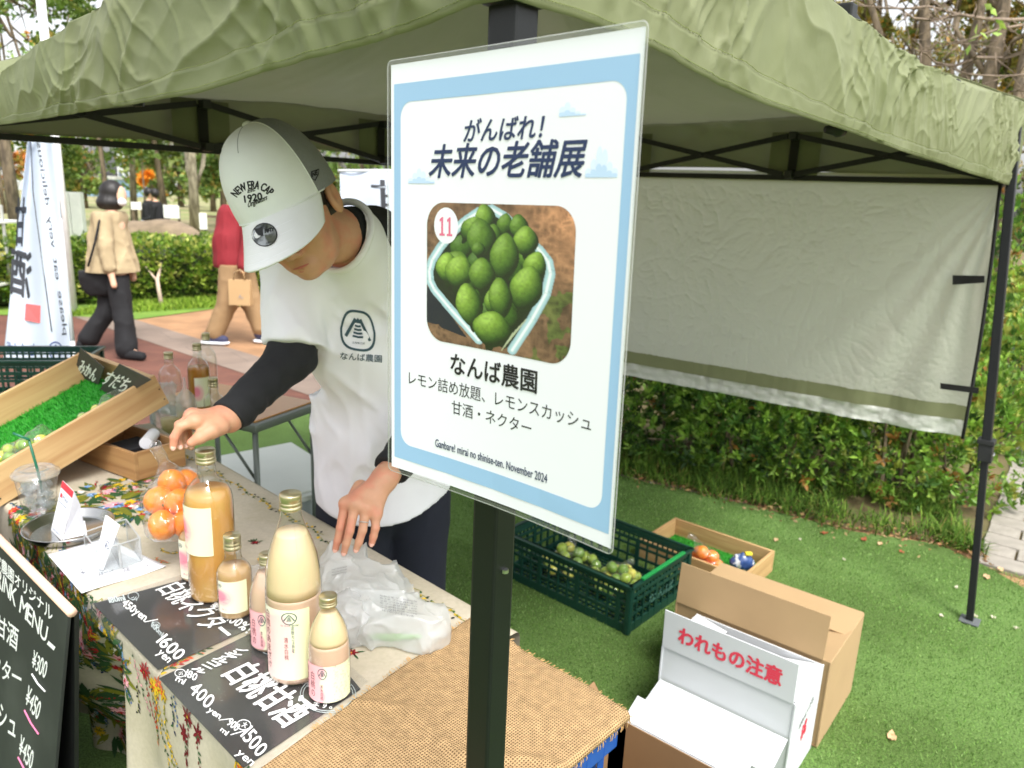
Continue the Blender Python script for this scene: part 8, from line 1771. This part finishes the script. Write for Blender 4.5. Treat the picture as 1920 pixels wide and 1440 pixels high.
for x, y, o in ((388, 632, -.08), (486, 626, .08)):
    a, b = Rr(x, y, o), Rr(x+32, y+8, o); a[2] = max(a[2], .05); b[2] = .045
    tmesh('shoe', lambda p: np.maximum(cone(p, a, b, .055, .045), .018-p[..., 2]), np.minimum(a, b)-.08, np.maximum(a, b)+.08, .012, m_shn, rp); tmesh('shoe_sole', lambda p: np.maximum(cone(p, a*np.array([1, 1, 0])+EZ*.02, b*np.array([1, 1, 0])+EZ*.02, .064, .055), np.abs(p[..., 2]-.016)-.014), np.minimum(a, b)*np.array([1, 1, 0])-.1, np.maximum(a, b)+.08, .012, m_sheet, rp)
tmesh('hair', lambda p: np.maximum(ell(p, Rr(452, 350), (.09, .10, .12)), Rr(452, 362)[2]-p[..., 2]), Rr(452, 350)-.15, Rr(452, 350)+.15, .012, m_hair, rp)
bg_ = thing('paper_bag', 'tan paper carrier bag held by the person in red', 'bag', Rr(449, 568, -.25)); c = Rr(450, 547, -.25)
MB().hexa([c+np.array(v) for v in ((-.10, -.05, -.13), (.11, -.05, -.13), (.11, .05, -.13), (-.10, .05, -.13), (-.105, -.02, .12), (.115, -.02, .12), (.115, .02, .12), (-.105, .02, .12))]).build('bag_body', M('kraft_paper', S(180, 148, 106), rough=.8, var=.05), bg_, bevel=.004)
MB().tube([c+np.array([-.05, -.02, .12]), c+np.array([-.04, -.02, .19]), c+np.array([.02, -.02, .22]), c+np.array([.05, -.02, .19]), c+np.array([.06, -.02, .12])], .007, 6).build('handle', bpy.data.materials['kraft_paper'], bg_, smooth=True)
text('bag_print', 'ん', c+np.array([.0, -.052, -.06]), c+np.array([.05, -.052, -.06]), c+np.array([.0, -.052, -.02]), m_gtext, bg_)
# ------------------------------------------------------------------ banners
m_ban = M('banner_cloth', S(218, 226, 238), rough=.6, var=.02, transl=.35, bump=.1, bs=20, bdist=.01); m_pole = M('white_plastic_pole', S(232, 234, 236), rough=.35); m_banb = M('banner_print_black', S(52, 54, 60), rough=.7); m_banbl = M('banner_print_blue', S(40, 66, 130), rough=.7); m_banr = M('banner_print_red', S(224, 104, 104), rough=.7)
BD = 3.75
nb_ = thing('nobori_banner', 'tall white banner with mirrored lettering and a red seal at the left', 'banner', pd(120, 700, BD)*np.array([1, 1, 0]))
bq = [(52, 262), (100, 266), (142, 690), (4, 690)]
def Bf(x, y, o=0.0):
    """pixels on the banner cloth, with its long soft folds"""
    x = np.atleast_1d(x).astype(float); y = np.atleast_1d(y).astype(float); t = (y-262)/428; xl = 52-48*t; xr = 100+42*t; u = (x-xl)/(xr-xl)
    return np.array([pd(a, b, BD-o+.035*math.sin(u_*5.2+t_*1.5)+.018*math.sin(u_*11-t_*3)) for a, b, u_, t_ in zip(x, y, u, t)])
grid(lambda U, V: Bf((52-48*V)+((100+42*V)-(52-48*V))*U, 262+428*V), 40, 60, 'cloth', m_ban, nb_, thick=.001)
for a, b in (((93, 262), (112, 410)), ((112, 410), (136, 640)), ((136, 640), (146, 760))): MB().tube([pd(*a, BD+.02), pd(*b, BD+.02)], .011, 12).build('pole', m_pole, nb_, smooth=True)
MB().tube([pd(99, 340, BD+.02), pd(103, 372, BD+.02)], .018, 12).build('pole_joint', m_pole, nb_, smooth=True); MB().tube([pd(46, 258, BD), pd(100, 260, BD)], .009, 8).build('cross_rod', m_pole, nb_, smooth=True)
pb = pd(146, 760, BD+.02); MB().tube([pb, pb*np.array([1, 1, 0])+EZ*.05], .011, 10).build('pole', m_pole, nb_, smooth=True); MB().box(pb*np.array([1, 1, 0])+EZ*.025, (.34, .34, .05)).build('base_weight', m_blackp, nb_, bevel=.01)
def btx(s, BL, BR, TL, m_, bold=.0, vertical=False):
    BL, BR, TL = map(np.array, (BL, BR, TL)); V, Fc = layout(s, 0, 0, vertical); out = []; FF = []
    for k, (dx, dy) in enumerate([(0, 0)]+([(math.cos(a)*bold, math.sin(a)*bold) for a in np.arange(0, 6.28, 1.05)] if bold else [])):
        q = BL+(V[:, :1]+dx)*(BR-BL)+(V[:, 1:2]+dy)*(TL-BL); out.append(Bf(q[:, 0], q[:, 1], .003+k*1e-4)); FF += [[i+k*len(V) for i in f] for f in Fc]
    link('banner_text', npmesh('banner_text', np.concatenate(out), FF), m_, nb_)
btx('please  eat  very  delicious', (116, 628), (66, 268), (128, 627), m_banb, .0); btx('甘', (46, 460), (26, 460), (50, 372), m_banb, .03); btx('酒', (56, 560), (18, 548), (60, 476), m_banb, .03)
btx('なんば', (68, 668), (12, 664), (69, 644), m_banbl); MB().add(list(Bf([48, 76, 75, 46], [569, 573, 606, 600], .003)), [[0, 1, 2, 3]]).build('red_seal', m_banr, nb_); btx('玉', (70, 598), (52, 596), (71, 577), m_ban)
logo(nb_, lambda x, y: Bf(104-13*np.asarray(x), 657-17*np.asarray(y), .003), m_banbl)
MB().tube(list(Bf([57, 62, 74, 86, 97], [262, 360, 450, 540, 622], .004)), .0025, 5).build('printed_line', m_banb, nb_, smooth=True)
b2 = thing('nobori_banner', 'white banner with a black brush character behind the shoulder of the vendor', 'banner', pd(740, 800, 5.0)*np.array([1, 1, 0]))
def B2(x, y, o=0.0): x = np.atleast_1d(x).astype(float); y = np.atleast_1d(y).astype(float); return np.array([pd(a, b, 5.0-o+.03*math.sin(a*.05)+.02*math.sin(b*.03)) for a, b in zip(x, y)])
grid(lambda U, V: B2(637+10*V+(158)*U, 322+500*V), 24, 40, 'cloth', m_ban, b2, thick=.001)
V, Fc = layout('甘', 0, 0); out = []; FF = []
for k, (dx, dy) in enumerate([(0, 0)]+[(math.cos(a)*.012, math.sin(a)*.012) for a in np.arange(0, 6.28, 1.05)]): q = np.array([698, 388])+(V[:, :1]+dx)*np.array([84, 6])+(V[:, 1:2]+dy)*np.array([-2, -52]); out.append(B2(q[:, 0], q[:, 1], .004+k*1e-4)); FF += [[i+k*len(V) for i in f] for f in Fc]
link('banner_text', npmesh('banner_text', np.concatenate(out), FF), m_banb, b2)
pt_ = pd(797, 318, 5.03); MB().tube([pt_, pt_*np.array([1, 1, 0])+EZ*.05], .012, 10).build('pole', m_pole, b2, smooth=True); MB().tube([pd(634, 320, 5.0), pd(800, 320, 5.0)], .009, 8).build('cross_rod', m_pole, b2, smooth=True); MB().box(pt_*np.array([1, 1, 0])+EZ*.025, (.34, .34, .05)).build('base_weight', m_blackp, b2, bevel=.01)
wp = thing('white_pole', 'white pole rising above the far left corner of the canopy', 'pole', pd(70, 200, 8)*np.array([1, 1, 0])); q = pd(70, -60, 8); MB().tube([q*np.array([1, 1, 0]), q], .045, 12).build('shaft', m_pole, wp, smooth=True)
# ------------------------------------------------------------------ tidy up
bpy.data.scenes.remove(_TS[0])
